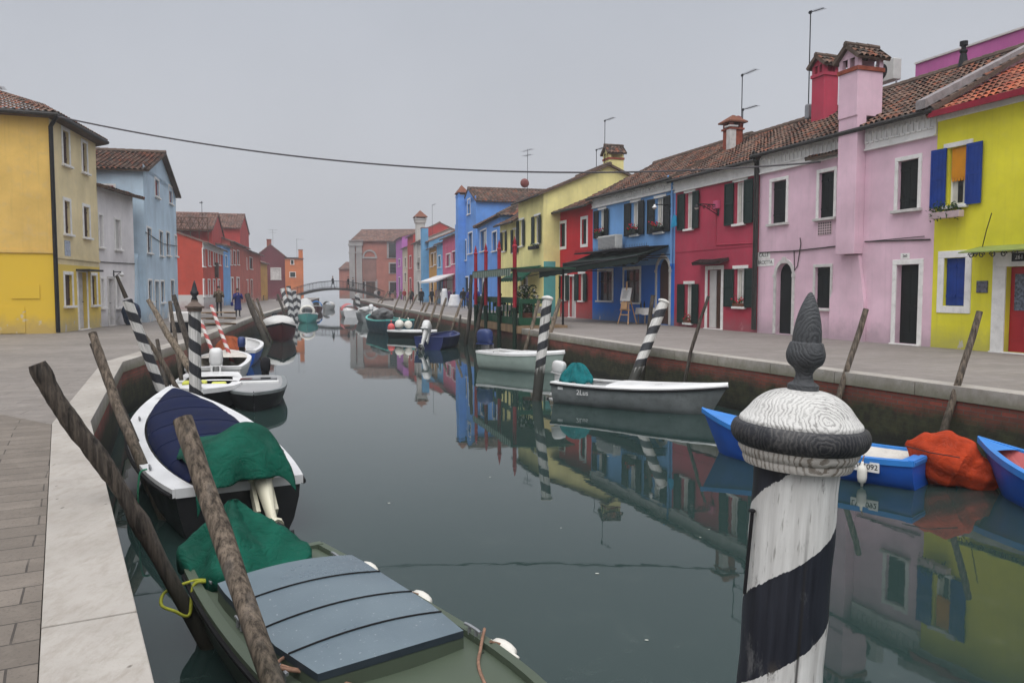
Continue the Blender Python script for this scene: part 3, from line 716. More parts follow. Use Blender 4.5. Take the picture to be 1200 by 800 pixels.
# ------------------------------------------------------------ boats
class Boat:
    """x forward from the transom, y to port, z=0 at the waterline"""
    def __init__(s, label, stern, bow, beam, sternw, hs, hm, hb, hullmat, group='boats moored along the canal', cat='boat', flare=.78, p=2.2, rake=.35, name='moored_boat', draft=.22):
        a, b = V((stern[0], stern[1], WATER)), V((bow[0], bow[1], WATER)); d = b - a
        s.L = d.length; s.B = beam; s.sw = sternw; s.h = (hs, hm, hb); s.fl = flare; s.p = p; s.rake = rake; s.draft = draft
        s.root = thing(name, label, cat, a, math.atan2(d.y, d.x), group); s.hm = hullmat; s.N = 22
    def hb(s, t):
        tm = .42
        if t < tm: q = t / tm; return lerp(s.sw / 2, s.B / 2, q * (2 - q))
        return s.B / 2 * max(.012, (1 - ((t - tm) / (1 - tm)) ** s.p))
    def sheer(s, t):
        a, m, b = s.h
        return a * (2 * t * t - 3 * t + 1) + m * (4 * t - 4 * t * t) + b * (2 * t * t - t)
    def g(s, t, side=1, inset=0.0, dz=0.0):
        b = max(.004, s.hb(t) - inset)
        return V((t * s.L, side * b, s.sheer(t) + dz))
    def sec(s, t):
        b, z = s.hb(t), s.sheer(t); r = s.rake * t ** 5; x = t * s.L
        fr = [(1, 1), (.97, .62), (.88, .22), (s.fl, -.0), (s.fl * .6, -.5), (.0, -1)]
        o = []
        for f, k in fr:
            zz = z * k if k > 0 else s.draft * k
            o.append(V((x - r * (1 - (zz + s.draft) / (z + s.draft)), b * (f if t < .98 else f), zz)))
        return o
    def hull(s, mat=None, inner='white_gel', floor=.06, open_=True, trans=True):
        mb = MB(); secs = [s.sec(i / s.N) for i in range(s.N + 1)]
        ring = []
        for q in secs: ring.append([p for p in q] + [V((p.x, -p.y, p.z)) for p in reversed(q[:-1])])
        base = mb.rings(ring, False, False)
        mb.face(base[0])
        mb.build('hull', mat or s.hm, s.root, smooth=True, angle=40)
        if open_:
            m = MB(); rows = []
            for i in range(s.N + 1):
                t = i / s.N; b = max(.01, s.hb(t) - .06); z = s.sheer(t); bf = max(.006, b * s.fl - .02) * (1 - .5 * t ** 8); x = max(.05, t * s.L - (.12 if i == s.N else 0)); xf = x - (s.rake * 1.25 + .1) * t ** 5
                rows.append([V((x, b, z - .01)), V((xf, bf, floor)), V((xf, -bf, floor)), V((x, -b, z - .01))])
            bs = m.rings(rows, False, False); m.face(bs[0])
            m.build('inner_hull', inner, s.root)
    def rail(s, mat, w=.09, h=.05, name='gunwale', t0=0.0, t1=1.0, out=.015, transom=True):
        m = MB(); n = s.N
        for sd in (-1, 1):
            rr = []
            for i in range(n + 1):
                t = t0 + (t1 - t0) * i / n; b = s.hb(t); z = s.sheer(t); x = t * s.L
                y0, y1 = b + out, max(.0, b - w)
                rr.append([V((x, sd * y0, z - h)), V((x, sd * y0, z + .006)), V((x, sd * y1, z + .012)), V((x, sd * y1, z - h * .5))])
            m.rings(rr, True, True)
        if transom:
            b = s.hb(0); m.box((-.02, -b, s.sheer(0) - h), (.06, b, s.sheer(0) + .0135))
        return m.build(name, mat, s.root)
    def deck(s, mat, t0, t1, camber=.05, name='deck', dz=0.0, inset=.03, parent=None, fold=0, n=14, endwall=0.0):
        m = MB(); rr = []; K = 10
        for i in range(n + 1):
            t = t0 + (t1 - t0) * i / n; b = max(.01, s.hb(t) - inset); z = s.sheer(t) + dz
            rr.append([V((t * s.L, b * math.cos(PI * k / K), z + (camber + fold * math.sin(i * 2.1)) * math.sin(PI * k / K))) for k in range(K + 1)])
        bs = m.rings(rr, False, False)
        if endwall:
            for ring, rw in ((bs[0], rr[0]), (bs[-1], rr[-1])):
                lo = [m.vert(V((p.x, p.y, p.z - endwall - (p.z - rw[0].z)))) for p in (rw[0], rw[-1])]
                m.face(list(ring) + [lo[1], lo[0]])
        return m.build(name, mat, parent or s.root, smooth=True)
    def thwart(s, t, mat, w=.26, dz=-.12):
        b = s.hb(t) - .05; z = s.sheer(t) + dz; x = t * s.L
        m = MB(); m.box((x - w / 2, -b, z - .035), (x + w / 2, b, z)); return m.build('thwart', mat, s.root, bevel=.006)
    def outboard(s, y=0.0, tilt=0.0, cowl='coat_black', leg='rubber', k=1.0, name='outboard_motor', x=-.08):
        M = Matrix.Translation((x, y, s.sheer(0) + .05)) @ Matrix.Rotation(tilt, 4, 'Y') @ Matrix.Scale(k, 4)
        m = MB()
        # tapered leg, plate, gear case, skeg, bracket
        def loop(z, a, b): return [M @ V((-.12 + a * math.cos(2 * PI * i / 12), b * math.sin(2 * PI * i / 12), z)) for i in range(12)]
        m.rings([loop(.12, .13, .10), loop(-.1, .11, .075), loop(-.35, .09, .05), loop(-.56, .085, .042)])
        m.rings([loop(-.56, .20, .09), loop(-.585, .20, .09)])
        m.rings([loop(-.585, .075, .03), loop(-.72, .07, .028)])
        m.tube([M @ V((.08, 0, -.76)), M @ V((-.02, 0, -.76)), M @ V((-.22, 0, -.76)), M @ V((-.33, 0, -.76))], [.02 * k, .055 * k, .06 * k, .035 * k], 10)
        m.prism([M @ V((-.02, -.008, -.80)), M @ V((-.2, -.008, -.80)), M @ V((-.24, -.008, -.95)), M @ V((-.14, -.008, -.92))], M.to_3x3() @ V((0, .016, 0)))
        m.box((-.04, -.11, -.28), (.10, -.07, .10), 0, M); m.box((-.04, .07, -.28), (.10, .11, .10), 0, M)
        o = m.build(name, leg, s.root, smooth=True, angle=35)
        c = MB(); c.sup((-.13, 0, .30), (.23, .15, .21), 3.2, 18, 10, 0, M); c.box((-.335, -.13, .10), (.07, .13, .135), 0, M); c.build('cowl', cowl, o, smooth=True, angle=40)
        p = MB()
        for a in range(3):
            R = M @ Matrix.Translation((-.34, 0, -.76)) @ Matrix.Rotation(a * 2 * PI / 3, 4, 'X')
            p.prism([R @ V((0, -.02, .03)), R @ V((.03, -.06, .10)), R @ V((.01, 0, .14)), R @ V((-.03, .06, .10)), R @ V((-.02, .02, .03))], R.to_3x3() @ V((.008, 0, 0)))
        p.tube([M @ V((-.30, 0, -.76)), M @ V((-.40, 0, -.76))], [.04 * k, .02 * k], 8); p.build('propeller', 'iron', o)
        return o
    def W(s, x, y, z): return s.root.matrix_basis @ V((x, y, z)) if False else Matrix.LocRotScale(s.root.location, s.root.rotation_euler, None) @ V((x, y, z))

def fender(label, p, L=.4, r=.09, mat='fender_white', horiz=None, cord=None, group='fenders hung over the boat sides'):
    t = thing('boat_fender', label, 'fender', p, 0, group); m = MB()
    prof = [(r * .25, -L / 2 - .05), (r * .3, -L / 2), (r * .8, -L / 2 + .02), (r, -L / 2 + .08), (r, L / 2 - .08), (r * .8, L / 2 - .02), (r * .3, L / 2), (r * .25, L / 2 + .05)]
    m.lathe(prof, 14); o = m.build('float', mat, t, smooth=True)
    if horiz is not None: o.rotation_euler = horiz
    if cord is not None:
        c = MB(); c.tube([(0, 0, L / 2 + .04) if horiz is None else (0, 0, .03), V(cord) - V(p)], .009, 5); c.build('cord', 'rope_brown', t)
    return t

def tarp(label, c, r, mat, yaw=0.0, e=2.6, lump=.12, seed=0, base=0.0, name='tarpaulin', cat='tarpaulin', group=None, fn=None, nu=40, nv=26):
    t = MB(); R = Matrix.Rotation(yaw, 4, 'Z')
    def f(p):
        q = p * 2.4 + V((seed * 3.1, seed, 0)); a = math.atan2(p.y / r[1], p.x / r[0]); zf = (p.z / r[2] + 1) / 2
        k = 1 + lump * noise.noise(q) + lump * .5 * noise.noise(q * 2.7) + .035 * (1 - zf) * math.sin(a * 9 + seed + 2 * noise.noise(q))
        w = V((p.x * k, p.y * k, p.z * (1 + lump * .6 * noise.noise(q + V((9, 9, 9)))))); 
        if fn: w = fn(w)
        return w
    t.sup((0, 0, 0), r, e, nu, nv, 0, None, f)
    for i, p in enumerate(t.v): t.v[i] = R @ p + V(c)
    o = t.build(name, mat, None, smooth=True, origin=(c[0], c[1], c[2] - r[2])); tag(o, label, cat, group)
    return o

def radial(poly, c, n):
    out = []
    for k in range(n):
        a = 2 * PI * k / n; d = V((math.cos(a), math.sin(a))); best = None
        for p, q in zip(poly, poly[1:] + poly[:1]):
            p2, q2 = V((p[0] - c[0], p[1] - c[1])), V((q[0] - c[0], q[1] - c[1])); e = q2 - p2; den = d.x * e.y - d.y * e.x
            if abs(den) < 1e-9: continue
            t = (p2.x * e.y - p2.y * e.x) / den; w = (p2.x * d.y - p2.y * d.x) / den
            if t > 0 and -.001 <= w <= 1.001 and (best is None or t > best): best = t
        out.append(best or .1)
    return out
def drape(label, bt, peak, poly, zb, mat, a=1.5, folds=7, amp=.05, seed=0, n=84, rings=26, drop=None, group=None, name='tarpaulin', cat='tarpaulin', dome=.0):
    """cloth thrown over something: falls from a peak to an uneven hem, with radiating folds (boat-local coordinates)"""
    m = MB(); R = radial(poly, peak, n); rr = []
    for j in range(1, rings + 1):
        s_ = j / rings; ring = []
        for k in range(n):
            th = 2 * PI * k / n; r = R[k]
            prof = (1 - s_ ** a * (1 if dome == 0 else 1)) if dome else (1 - s_) ** a
            if dome: prof = (1 - s_ ** dome)
            x, y = peak[0] + math.cos(th) * r * s_, peak[1] + math.sin(th) * r * s_
            f = math.sin(folds * th + seed + 1.6 * noise.noise(V((x * 2, y * 2, seed)))) * amp * s_ * (1.25 - s_ * .5) + abs(math.sin(folds * .5 * th + 1.3 * seed)) ** 3 * amp * .9 * s_
            f += .035 * noise.noise(V((x * 5, y * 5, seed))) + .014 * noise.noise(V((x * 13, y * 13, seed))) + .010 * (1 - abs(noise.noise(V((x * 8, y * 8, seed + 4))))) ** 6
            z = zb + (peak[2] - zb) * prof + f * (1 if s_ < .97 else .6)
            ring.append(V((x + f * .35 * math.cos(th), y + f * .35 * math.sin(th), z)))
        rr.append(ring)
    hem = [p + V((0, 0, -(drop or .05) * (1 + .5 * math.sin(k * .55 + seed)))) for k, p in enumerate(rr[-1])]
    b = m.rings(rr + [hem], True, False); t = m.vert(V(peak)); 
    for k in range(n): m.face((b[0][k], b[0][(k + 1) % n], t))
    m.v = [bt.W(p.x, p.y, p.z) for p in m.v] if bt else m.v
    o = m.build(name, mat, None, smooth=True, origin=(m.v[t].x, m.v[t].y, min(p.z for p in m.v)))
    sd = o.modifiers.new('Solidify', 'SOLIDIFY'); sd.thickness = .008
    tag(o, label, cat, group); return o
def wrap(label, pts, rads, mat, folds=8, amp=.07, seed=0, n=48, name='tarpaulin', cat='tarpaulin', group=None, tie=()):
    """cloth bound round something long: lofted rings with lengthwise folds"""
    m = MB(); P_, R_ = [], []; K = 7
    for i in range(len(pts) - 1):
        for j in range(K + (i == len(pts) - 2)):
            t = j / K; tt = t * t * (3 - 2 * t); P_.append(V(pts[i]).lerp(V(pts[i + 1]), t)); R_.append(lerp(rads[i], rads[i + 1], tt))
    rr = []; up = V((0, 0, 1))
    for i, p in enumerate(P_):
        d = (P_[min(i + 1, len(P_) - 1)] - P_[max(i - 1, 0)]).normalized(); a = d.cross(up).normalized(); b = a.cross(d).normalized(); ring = []
        for k in range(n):
            th = 2 * PI * k / n; q = a * math.cos(th) + b * math.sin(th); pp = p + q * R_[i]
            f = 1 + amp * math.sin(folds * th + 2.5 * noise.noise(pp * 2 + V((seed, 0, 0)))) + .16 * noise.noise(pp * 3 + V((seed, 3, 0))) + .06 * noise.noise(pp * 9 + V((seed, 3, 0)))
            if math.sin(th) < -.3: f *= 1 - .12 * abs(math.sin(th))
            ring.append(p + q * R_[i] * f)
        rr.append(ring)
    m.rings(rr); z = min(p.z for p in m.v)
    o = m.build(name, mat, None, smooth=True, origin=(pts[0][0], pts[0][1], z)); tag(o, label, cat, group)
    return o

# ------------------------------------------------------------ poles
def pole(label, pts, rad, mat='mooring_wood', n=10, knots=0.0, group='wooden mooring poles', flat=True):
    m = MB(); P_ = []; R_ = []
    pts = [V(p) for p in pts]
    if not hasattr(rad, '__len__'): rad = [rad] * len(pts)
    sd = random.random() * 50
    for i in range(len(pts) - 1):
        k = 7
        for j in range(k + (1 if i == len(pts) - 2 else 0)):
            f = j / k; p = pts[i].lerp(pts[i + 1], f); r = lerp(rad[i], rad[i + 1], f)
            q = p * 1.7 + V((sd, sd, 0)); p = p + V((noise.noise(q), noise.noise(q + V((7, 0, 0))), 0)) * r * .5
            P_.append(p); R_.append(r * (1 + .12 * noise.noise(q * 2) + knots * max(0, noise.noise(q * 4))))
    m.tube(P_, R_, n, 0, .05)
    b = min(pts, key=lambda p: p.z)
    o = m.build('mooring_pole', mat, None, smooth=True, origin=b, angle=50); tag(o, label, 'mooring pole', group); return o

def axis_frame(base, top):
    d = (V(top) - V(base)); q = V((0, 0, 1)).rotation_difference(d.normalized()); return q, d.length
def striped(label, base, top, r, mat, cap='round', group='striped mooring poles', rtop=None, capmat='pole_white', hat=None):
    q, L = axis_frame(base, top); t = thing('striped_mooring_pole', label, 'mooring pole', base, 0, group)
    t.rotation_mode = 'QUATERNION'; t.rotation_quaternion = q
    rt = rtop or r; m = MB(); m.lathe([(lerp(r, rt, k / 8), L * k / 8) for k in range(9)], 20); m.build('shaft', mat, t, smooth=True, angle=50)
    c = MB()
    if cap == 'round':
        c.lathe([(rt + .008, L - .03), (rt + .025, L + .001), (rt + .022, L + .03), (rt * .85, L + .055), (rt * .35, L + .075), (.01, L + .08)], 18); c.build('cap', capmat, t, smooth=True)
    elif cap == 'flat': c.lathe([(rt - .004, L + .001), (rt - .02, L + .014), (.01, L + .016)], 16); c.build('cap', 'pole_black', t)
    elif cap == 'finial':
        c.lathe([(rt + .015, L - .06), (rt + .02, L), (rt + .055, L + .002), (rt + .06, L + .035), (rt + .02, L + .05), (rt * .55, L + .12), (.06, L + .15)], 20); h = c.build('cap', 'pole_capwood', t, smooth=True, angle=40)
        f = MB(); f.lathe([(.055, L + .151), (.05, L + .18), (.035, L + .21), (.07, L + .25), (.072, L + .29), (.055, L + .31), (.03, L + .42), (.005, L + .5)], 16); f.build('finial', 'pole_black', h, smooth=True)
    return t
# ============================================================ SETTING
_a, _b = G(171, 800), G(103, 493); _c = _a + (_a - _b) * .78
LQ = [(_c.x, _c.y), (_b.x, _b.y), (-8.5, 17.2), (-10.2, 25.7), (-14.8, 45), (-20.6, 72), (-30.5, 119), (-40, 165)]
RQ = [(19.0, -17.5), (7.6, 11.8), (3.55, 22.2), (1.58, 28.3), (-5.96, 55), (-10.4, 72), (-22, 119), (-33, 165)]

# paving, coping and walls
def paving_mat(name, ang, rows, width, c1, c2, mortar, wear=.5):
    s = N(name); vec = s.vec((1, 1, 1), (0, 0, ang))
    warp = s.n('VectorMath', operation='ADD'); s.l(vec, warp.inputs[0])
    nz = s.n('TexNoise'); nz.inputs['Scale'].default_value = .9; s.l(vec, nz.inputs['Vector'])
    sc_ = s.n('VectorMath', operation='SCALE'); s.l(nz.outputs['Color'], sc_.inputs[0]); sc_.inputs['Scale'].default_value = .05; s.l(sc_.outputs[0], warp.inputs[1])
    b = s.n('TexBrick', offset=.43, squash=1.0); s.l(warp.outputs[0], b.inputs['Vector'])
    b.inputs['Scale'].default_value = 1; b.inputs['Brick Width'].default_value = width; b.inputs['Row Height'].default_value = rows
    b.inputs['Mortar Size'].default_value = .006; b.inputs['Mortar Smooth'].default_value = .2; b.inputs['Bias'].default_value = 0
    b.inputs['Color1'].default_value = (*c1, 1); b.inputs['Color2'].default_value = (*c2, 1); b.inputs['Mortar'].default_value = (*mortar, 1)
    o = s.vec()
    big = s.noise(o, .35, 6, .6); c = s.mix(s.math('MULTIPLY', s.ramp(big, [(.35, 0), (.7, 1)]), wear), b.outputs['Color'], mul(c1, .62))
    md = s.noise(o, 3.5, 7, .7); c = s.mix(s.math('MULTIPLY', s.ramp(md, [(.48, 0), (.72, 1)]), .45), c, mul(c2, 1.35))
    sp = s.noise(o, 55, 3, .6); c = s.mix(s.math('MULTIPLY', s.ramp(sp, [(.3, 1), (.45, 0)]), .5), c, mul(c1, .5))
    st = s.noise(o, 1.9, 9, .75, .6); c = s.mix(s.math('MULTIPLY', s.ramp(st, [(.62, 0), (.7, 1)]), .5), c, mul(c1, .42))
    h = s.math('ADD', s.math('MULTIPLY', sp, .3), s.math('MULTIPLY', s.math('SUBTRACT', 1.0, b.outputs['Fac']), 1.0))
    s.bump(h, .5, .01)
    return s.done(c, s.ramp(big, [(.3, .62), (.7, .85)]), 0, .35)
paving_mat('trachyte_near', math.atan2(1, 0) * 0 + math.radians(-29.7 + 1.5), .255, .72, (.135, .114, .094), (.18, .153, .127), (.04, .034, .029))
paving_mat('trachyte', math.radians(-14), .36, .9, (.175, .155, .138), (.215, .192, .172), (.07, .062, .055))
paving_mat('trachyte_opposite', math.radians(-19), .42, .95, (.19, .168, .151), (.225, .20, .182), (.095, .085, .077), .35)

s = N('istrian_stone'); o = s.vec()
a = s.noise(o, .8, 6, .6); c = s.mix(s.ramp(a, [(.3, 0), (.7, 1)]), (.27, .247, .22), (.385, .358, .322))
b = s.noise(s.vec((3, 1, 1), (0, 0, .5)), 4.5, 8, .72); c = s.mix(s.math('MULTIPLY', s.ramp(b, [(.47, 0), (.66, 1)]), .6), c, (.24, .21, .175)); bl_ = s.noise(o, 1.7, 8, .7); c = s.mix(s.math('MULTIPLY', s.ramp(bl_, [(.52, 0), (.7, 1)]), .35), c, (.27, .24, .205))
vo = s.n('TexVoronoi'); vo.inputs['Scale'].default_value = 13; s.l(s.vec((1, .45, 1), (0, 0, .55)), vo.inputs['Vector'])
gate = s.ramp(s.noise(o, 7, 3), [(.54, 0), (.6, 1)])
pit = s.math('MULTIPLY', s.ramp(vo.outputs['Distance'], [(.06, 1), (.15, 0)]), gate); c = s.mix(s.math('MULTIPLY', pit, .85), c, (.085, .07, .055))
fn = s.noise(o, 70, 3); c = s.mix(s.math('MULTIPLY', s.ramp(fn, [(.58, 0), (.7, 1)]), .4), c, (.30, .26, .23))
sep = s.n('SeparateXYZ'); s.l(s.tc.outputs['Object'], sep.inputs[0])
lo = s.math('DIVIDE', s.math('ADD', s.math('MULTIPLY', sep.outputs['Z'], -1.0), s.math('MULTIPLY', s.math('SUBTRACT', s.noise(o, 5, 6, .7), .55), .35)), .20, clamp=True)
c = s.mix(s.math('MULTIPLY', lo, .72), c, (.13, .125, .075))
s.bump(s.math('SUBTRACT', s.math('MULTIPLY', fn, .4), pit), .5, .008); s.done(c, .8, 0, .3)

s = N('quay_brick'); o = s.tc.outputs['UV']
b = s.n('TexBrick', offset=.5); s.l(o, b.inputs['Vector']); b.inputs['Scale'].default_value = 1
b.inputs['Brick Width'].default_value = .26; b.inputs['Row Height'].default_value = .075; b.inputs['Mortar Size'].default_value = .008
b.inputs['Color1'].default_value = (.27, .062, .04, 1); b.inputs['Color2'].default_value = (.17, .045, .032, 1); b.inputs['Mortar'].default_value = (.11, .085, .07, 1)
ob_ = s.vec(); big = s.noise(ob_, 1.2, 6, .65)
c = s.mix(s.math('MULTIPLY', s.ramp(big, [(.4, 0), (.7, 1)]), .6), b.outputs['Color'], (.06, .035, .028))
sep = s.n('SeparateXYZ'); s.l(s.tc.outputs['Object'], sep.inputs[0]); z = sep.outputs['Z']
zz = s.math('ADD', z, s.math('MULTIPLY', s.math('SUBTRACT', s.noise(ob_, 1.7, 7, .7), .5), .55))
al = s.math('SUBTRACT', 1.0, s.math('DIVIDE', s.math('ADD', zz, .60), .26, clamp=True))
algae = s.mix(s.ramp(s.noise(ob_, 5, 5, .6), [(.35, 0), (.65, 1)]), (.012, .016, .009), (.04, .046, .02))
c = s.mix(s.math('MULTIPLY', al, .96), c, algae)
al2 = s.math('SUBTRACT', 1.0, s.math('DIVIDE', s.math('ADD', zz, 1.05), .12, clamp=True)); c = s.mix(s.math('MULTIPLY', al2, .8), c, (.010, .011, .008))
s.bump(s.math('ADD', s.math('MULTIPLY', s.noise(ob_, 30, 4), .6), s.math('SUBTRACT', 1.0, b.outputs['Fac'])), .6, .012); s.done(c, .75, 0, .35)

def offset_line(line, d):
    """positive d moves to the left of the walking direction"""
    out = []
    for i, p in enumerate(line):
        p = V((*p, 0)); a = V((*line[i - 1], 0)) if i else None; b = V((*line[i + 1], 0)) if i < len(line) - 1 else None
        n1 = (p - a).normalized() if a is not None else None; n2 = (b - p).normalized() if b is not None else None
        if n1 is None: n1 = n2
        if n2 is None: n2 = n1
        pe = lambda q: V((-q.y, q.x, 0)); m = (pe(n1) + pe(n2)).normalized(); out.append(p + m * (d / max(.4, m.dot(pe(n1)))))
    return out
def coping(line, side, parent, w=.37, h=.24):
    o, i = offset_line(line, -side * .03), offset_line(line, side * w)
    m = MB()
    for k in range(len(line) - 1):
        L = (o[k + 1] - o[k]).length; n = max(1, round(L / (1.9 if L < 14 else 2.2)))
        if k == 0 and side > 0: n = 4
        for q in range(n):
            t0, t1 = q / n, (q + 1) / n; g = .004 / max(L / n, .1) / 1
            t0 += g * .4 * (q > 0); t1 -= g * .4 * (q < n - 1); dz = random.uniform(-.002, .002)
            p = [o[k].lerp(o[k + 1], t0), o[k].lerp(o[k + 1], t1), i[k].lerp(i[k + 1], t1), i[k].lerp(i[k + 1], t0)]
            m.prism([x + V((0, 0, -h)) for x in p], (0, 0, h + dz))
    return m.build('coping_stone', 'istrian_stone', parent, bevel=.006)
def quay_face(line, parent):
    m = MB(); d = 0
    for a, b in zip(line, line[1:]):
        L = math.dist(a, b); n = 1
        m.poly([(a[0], a[1], -2.1), (b[0], b[1], -2.1), (b[0], b[1], -.2), (a[0], a[1], -.2)], 0, [(d, -2.1), (d + L, -2.1), (d + L, -.2), (d, -.2)]); d += L
    return m.build('brick_face', 'quay_brick', parent)
lw = thing('quay_wall', 'red brick quay wall under pale stone edging on the left bank', 'quay wall')
quay_face(LQ, lw); coping(LQ, 1, lw)
rw = thing('quay_wall', 'mossy dark brick quay wall below the colourful right bank houses', 'quay wall')
quay_face(RQ, rw); coping(RQ, -1, rw)
li = offset_line(LQ, .375)
def sheet(name, pts, mat, z, kind='structure'):
    m = MB(); m.poly([(p[0], p[1], z) for p in pts]); o = m.build(name, mat); o['kind'] = kind; return o
# left bank: near slabs, then the long walk
sheet('left_pavement_near', [tuple(li[0][:2]), tuple(li[1][:2]), (-6.4, 9.9), (-30, 21.5), (-40, -10)], 'trachyte_near', -.012)
sheet('left_pavement', [(li[1][0], li[1][1]), *[tuple(p[:2]) for p in li[2:]], (-260, 165), (-260, 20), (-30, 21.5), (-6.4, 9.9)], 'trachyte', -.012)
ri = offset_line(RQ, -.375)
sheet('right_pavement', [*[tuple(p[:2]) for p in ri], (240, 165), (240, -17)], 'trachyte_opposite', -.012)

plain('joint_soil', (.035, .03, .024), .95, .3, 6)
for nm_, ln_, q_ in (('pavement_base', LQ, 1), ('pavement_base', RQ, -1)):
    a_, b_ = offset_line(ln_, q_ * .15), offset_line(ln_, q_ * .8); m = MB()
    for k in range(len(ln_) - 1): m.poly([a_[k] + V((0, 0, -.035)), a_[k + 1] + V((0, 0, -.035)), b_[k + 1] + V((0, 0, -.035)), b_[k] + V((0, 0, -.035))])
    o = m.build(nm_, 'joint_soil'); o['kind'] = 'structure'
# water: one sheet to the horizon
s = N('canal_water'); o = s.vec()
n1 = s.noise(s.vec((1, 1, 1)), 1.3, 3, .5); n2 = s.noise(s.vec((1.0, .55, 1)), .28, 3, .5); n3 = s.noise(o, 6.5, 2, .5)
h = s.math('ADD', s.math('ADD', s.math('MULTIPLY', n1, .35), s.math('MULTIPLY', n2, 1.3)), s.math('MULTIPLY', n3, .035))
s.bump(h, .07, .05)
film = s.noise(o, 2.2, 9, .75, .5); col = s.mix(s.ramp(film, [(.55, 0), (.75, 1)]), (.017, .033, .030), (.032, .049, .044))
s.done(col, s.ramp(s.noise(o, .5, 6, .7), [(.4, .012), (.75, .04)]), 0, .5); s.b.inputs['IOR'].default_value = 1.33
sheet('canal_water', [(-300, -40), (300, -40), (300, 520), (-300, 520)], 'canal_water', WATER)
# floating scum flecks
m = MB(); random.seed(3)
plain('fleck', (.36, .37, .33), .9, .2, 9)
for i in range(16):
    y = random.uniform(5, 22); x = random.uniform(-.35, .35) * y * .6 + .4
    r = random.uniform(.006, .016); m.poly([(x + r * math.cos(a) * 1.4, y + r * math.sin(a), WATER + .004) for a in (0, 1.2, 2.3, 3.3, 4.4, 5.4)])
fo = m.build('floating_debris', 'fleck'); fo['kind'] = 'stuff'; fo['label'] = 'pale flecks of debris floating on the canal'
random.seed(7)

# ============================================================ RIGHT BANK
def RP(u):
    k = (u - 600) / F; Y = 19.09 / (k + .3435); return (19.09 - .3435 * Y, Y)
def z_at(H, u, v, y=0.0): return H.loc(u, v, y)[1]
stucco('render_yellow', (.72, .66, .04), .15, patch=.2)
stucco('render_pink', (.69, .475, .56), .25, peelcol=(.52, .44, .46), patch=.3)
stucco('render_crimson', (.42, .048, .085), .3, peelcol=(.42, .16, .18), base=(.38, .035, .06), patch=.5)
stucco('render_blue', (.15, .32, .60), .1, base=(.022, .15, .56), band=2.75, patch=.3)
stucco('render_red', (.50, .022, .028), .1, base=(.46, .07, .07), band=1.05, patch=.3)
stucco('render_paleyellow', (.78, .70, .30), .2)
stucco('render_royal', (.12, .29, .68), .15)
stucco('render_rose', (.52, .10, .19), .3); stucco('render_sky', (.13, .33, .55), .4); stucco('render_ochre', (.48, .25, .05), .4)
stucco('render_white', (.50, .48, .45), .6); stucco('render_violet', (.42, .13, .42), .3); stucco('render_cream', (.52, .44, .34), .5)
stucco('render_church', (.34, .13, .095), .9, peelcol=(.28, .16, .12), patch=.6); stucco('church_stone', (.30, .29, .28), .4)
stucco('render_magenta', (.46, .12, .32), .1); stucco('render_red2', (.42, .05, .045), .4)
stucco('render_teal', (.10, .34, .33), .2)

# --- lime yellow house
A, B = RP(1091.5), RP(1300)
Y_ = House('yellow_house', 'lime yellow house with blue shutters at the right end of the row', A, B, 7.5, 'render_yellow')
eY = z_at(Y_, 1095, 131)
wy = Y_.open('open', 1111.5, 172, 1133, 240, leaf='blue_shutter', fw=.03, curtain='curtain_white', sw=.47, lou=False, mull=False)
Y_.open('shut', 1106, 302, 1131, 358.5, leaf='blue_shutter', fw=.19, sill=False)
dy = Y_.open('door', 1178, 312, 1212, 412, floor=True, leaf='red_door', fw=.36, proud=.04)
Y_.walls(eY, 'side', eY + 1.9)
Y_.roof(eY + 1.9, mat='roof_tile_new', gutter=False, over=.3, pu=.2, pv=.34)
q = MB(); q.box((.01, -.36, eY - .22), (Y_.W, -.30, eY - .06)); q.build('fascia', plain('fascia_red', (.25, .012, .03), .6), Y_.root)
q = MB(); q.box((.01, -.05, eY - .30), (Y_.W, -.004, eY - .02)); q.build('eave_band', 'white_trim', Y_.root)
# blind and window box
q = MB(); a, b, c, d = wy[:4]; zb = lerp(d, c, .52)
q.box((a + .05, .05, zb), (b - .05, .07, d - .02))
for k in range(5):
    x0 = a + .05 + (b - a - .1) * k / 5; x1 = x0 + (b - a - .1) / 5; q.prism([(x0, .055, zb - .001), (x1, .055, zb - .001), ((x0 + x1) / 2 + .03, .055, zb - .10), ((x0 + x1) / 2 - .03, .055, zb - .10)], (0, .012, 0))
q.build('orange_blind', 'orange_cloth', Y_.root)
flower_box('white window box of green plants below the orange blind', Y_, a - .33, b + .06, c - .34, -.2, 'planter_white', None, .17, 55)
# plaque, canopy with scrolls, door panel, number plate
def scrolls(m, pts, r=.014):
    m.tube(pts, r, 5)
def spiral(cx, cz, r, y, turns=1.5, d=1, n=18): return [(cx + d * r * (1 - k / n * .75) * math.cos(2 * PI * turns * k / n), y, cz + r * (1 - k / n * .75) * math.sin(2 * PI * turns * k / n)) for k in range(n + 1)]
r4 = Y_.rect(1145, 329, 1158, 343)
plain('plaque', (.10, .10, .13), .4, .8, 14, bump=0); q = MB(); q.box((r4[0], -.03, r4[2]), (r4[1], -.004, r4[3])); q.build('plaque', 'plaque', Y_.root, bevel=.006)
s0 = Y_.loc(1143, 296)[0]; zc = Y_.loc(1150, 297)[1]
plain('canopy_green', (.22, .27, .08), .6, .2, 3)
cn = MB(); cn.prism([(s0 + .15, -.004, zc + .18), (s0 + .15, -.75, zc + .02), (s0 + .15, -.75, zc - .01), (s0 + .15, -.004, zc + .14)], (3.2, 0, 0)); can = cn.build('door_canopy', 'canopy_green', Y_.root)
q = MB()
for k in range(9): scrolls(q, spiral(s0 + .5 + .3 * k, zc - .07, .085, -.72, 1.4, 1 if k % 2 else -1))
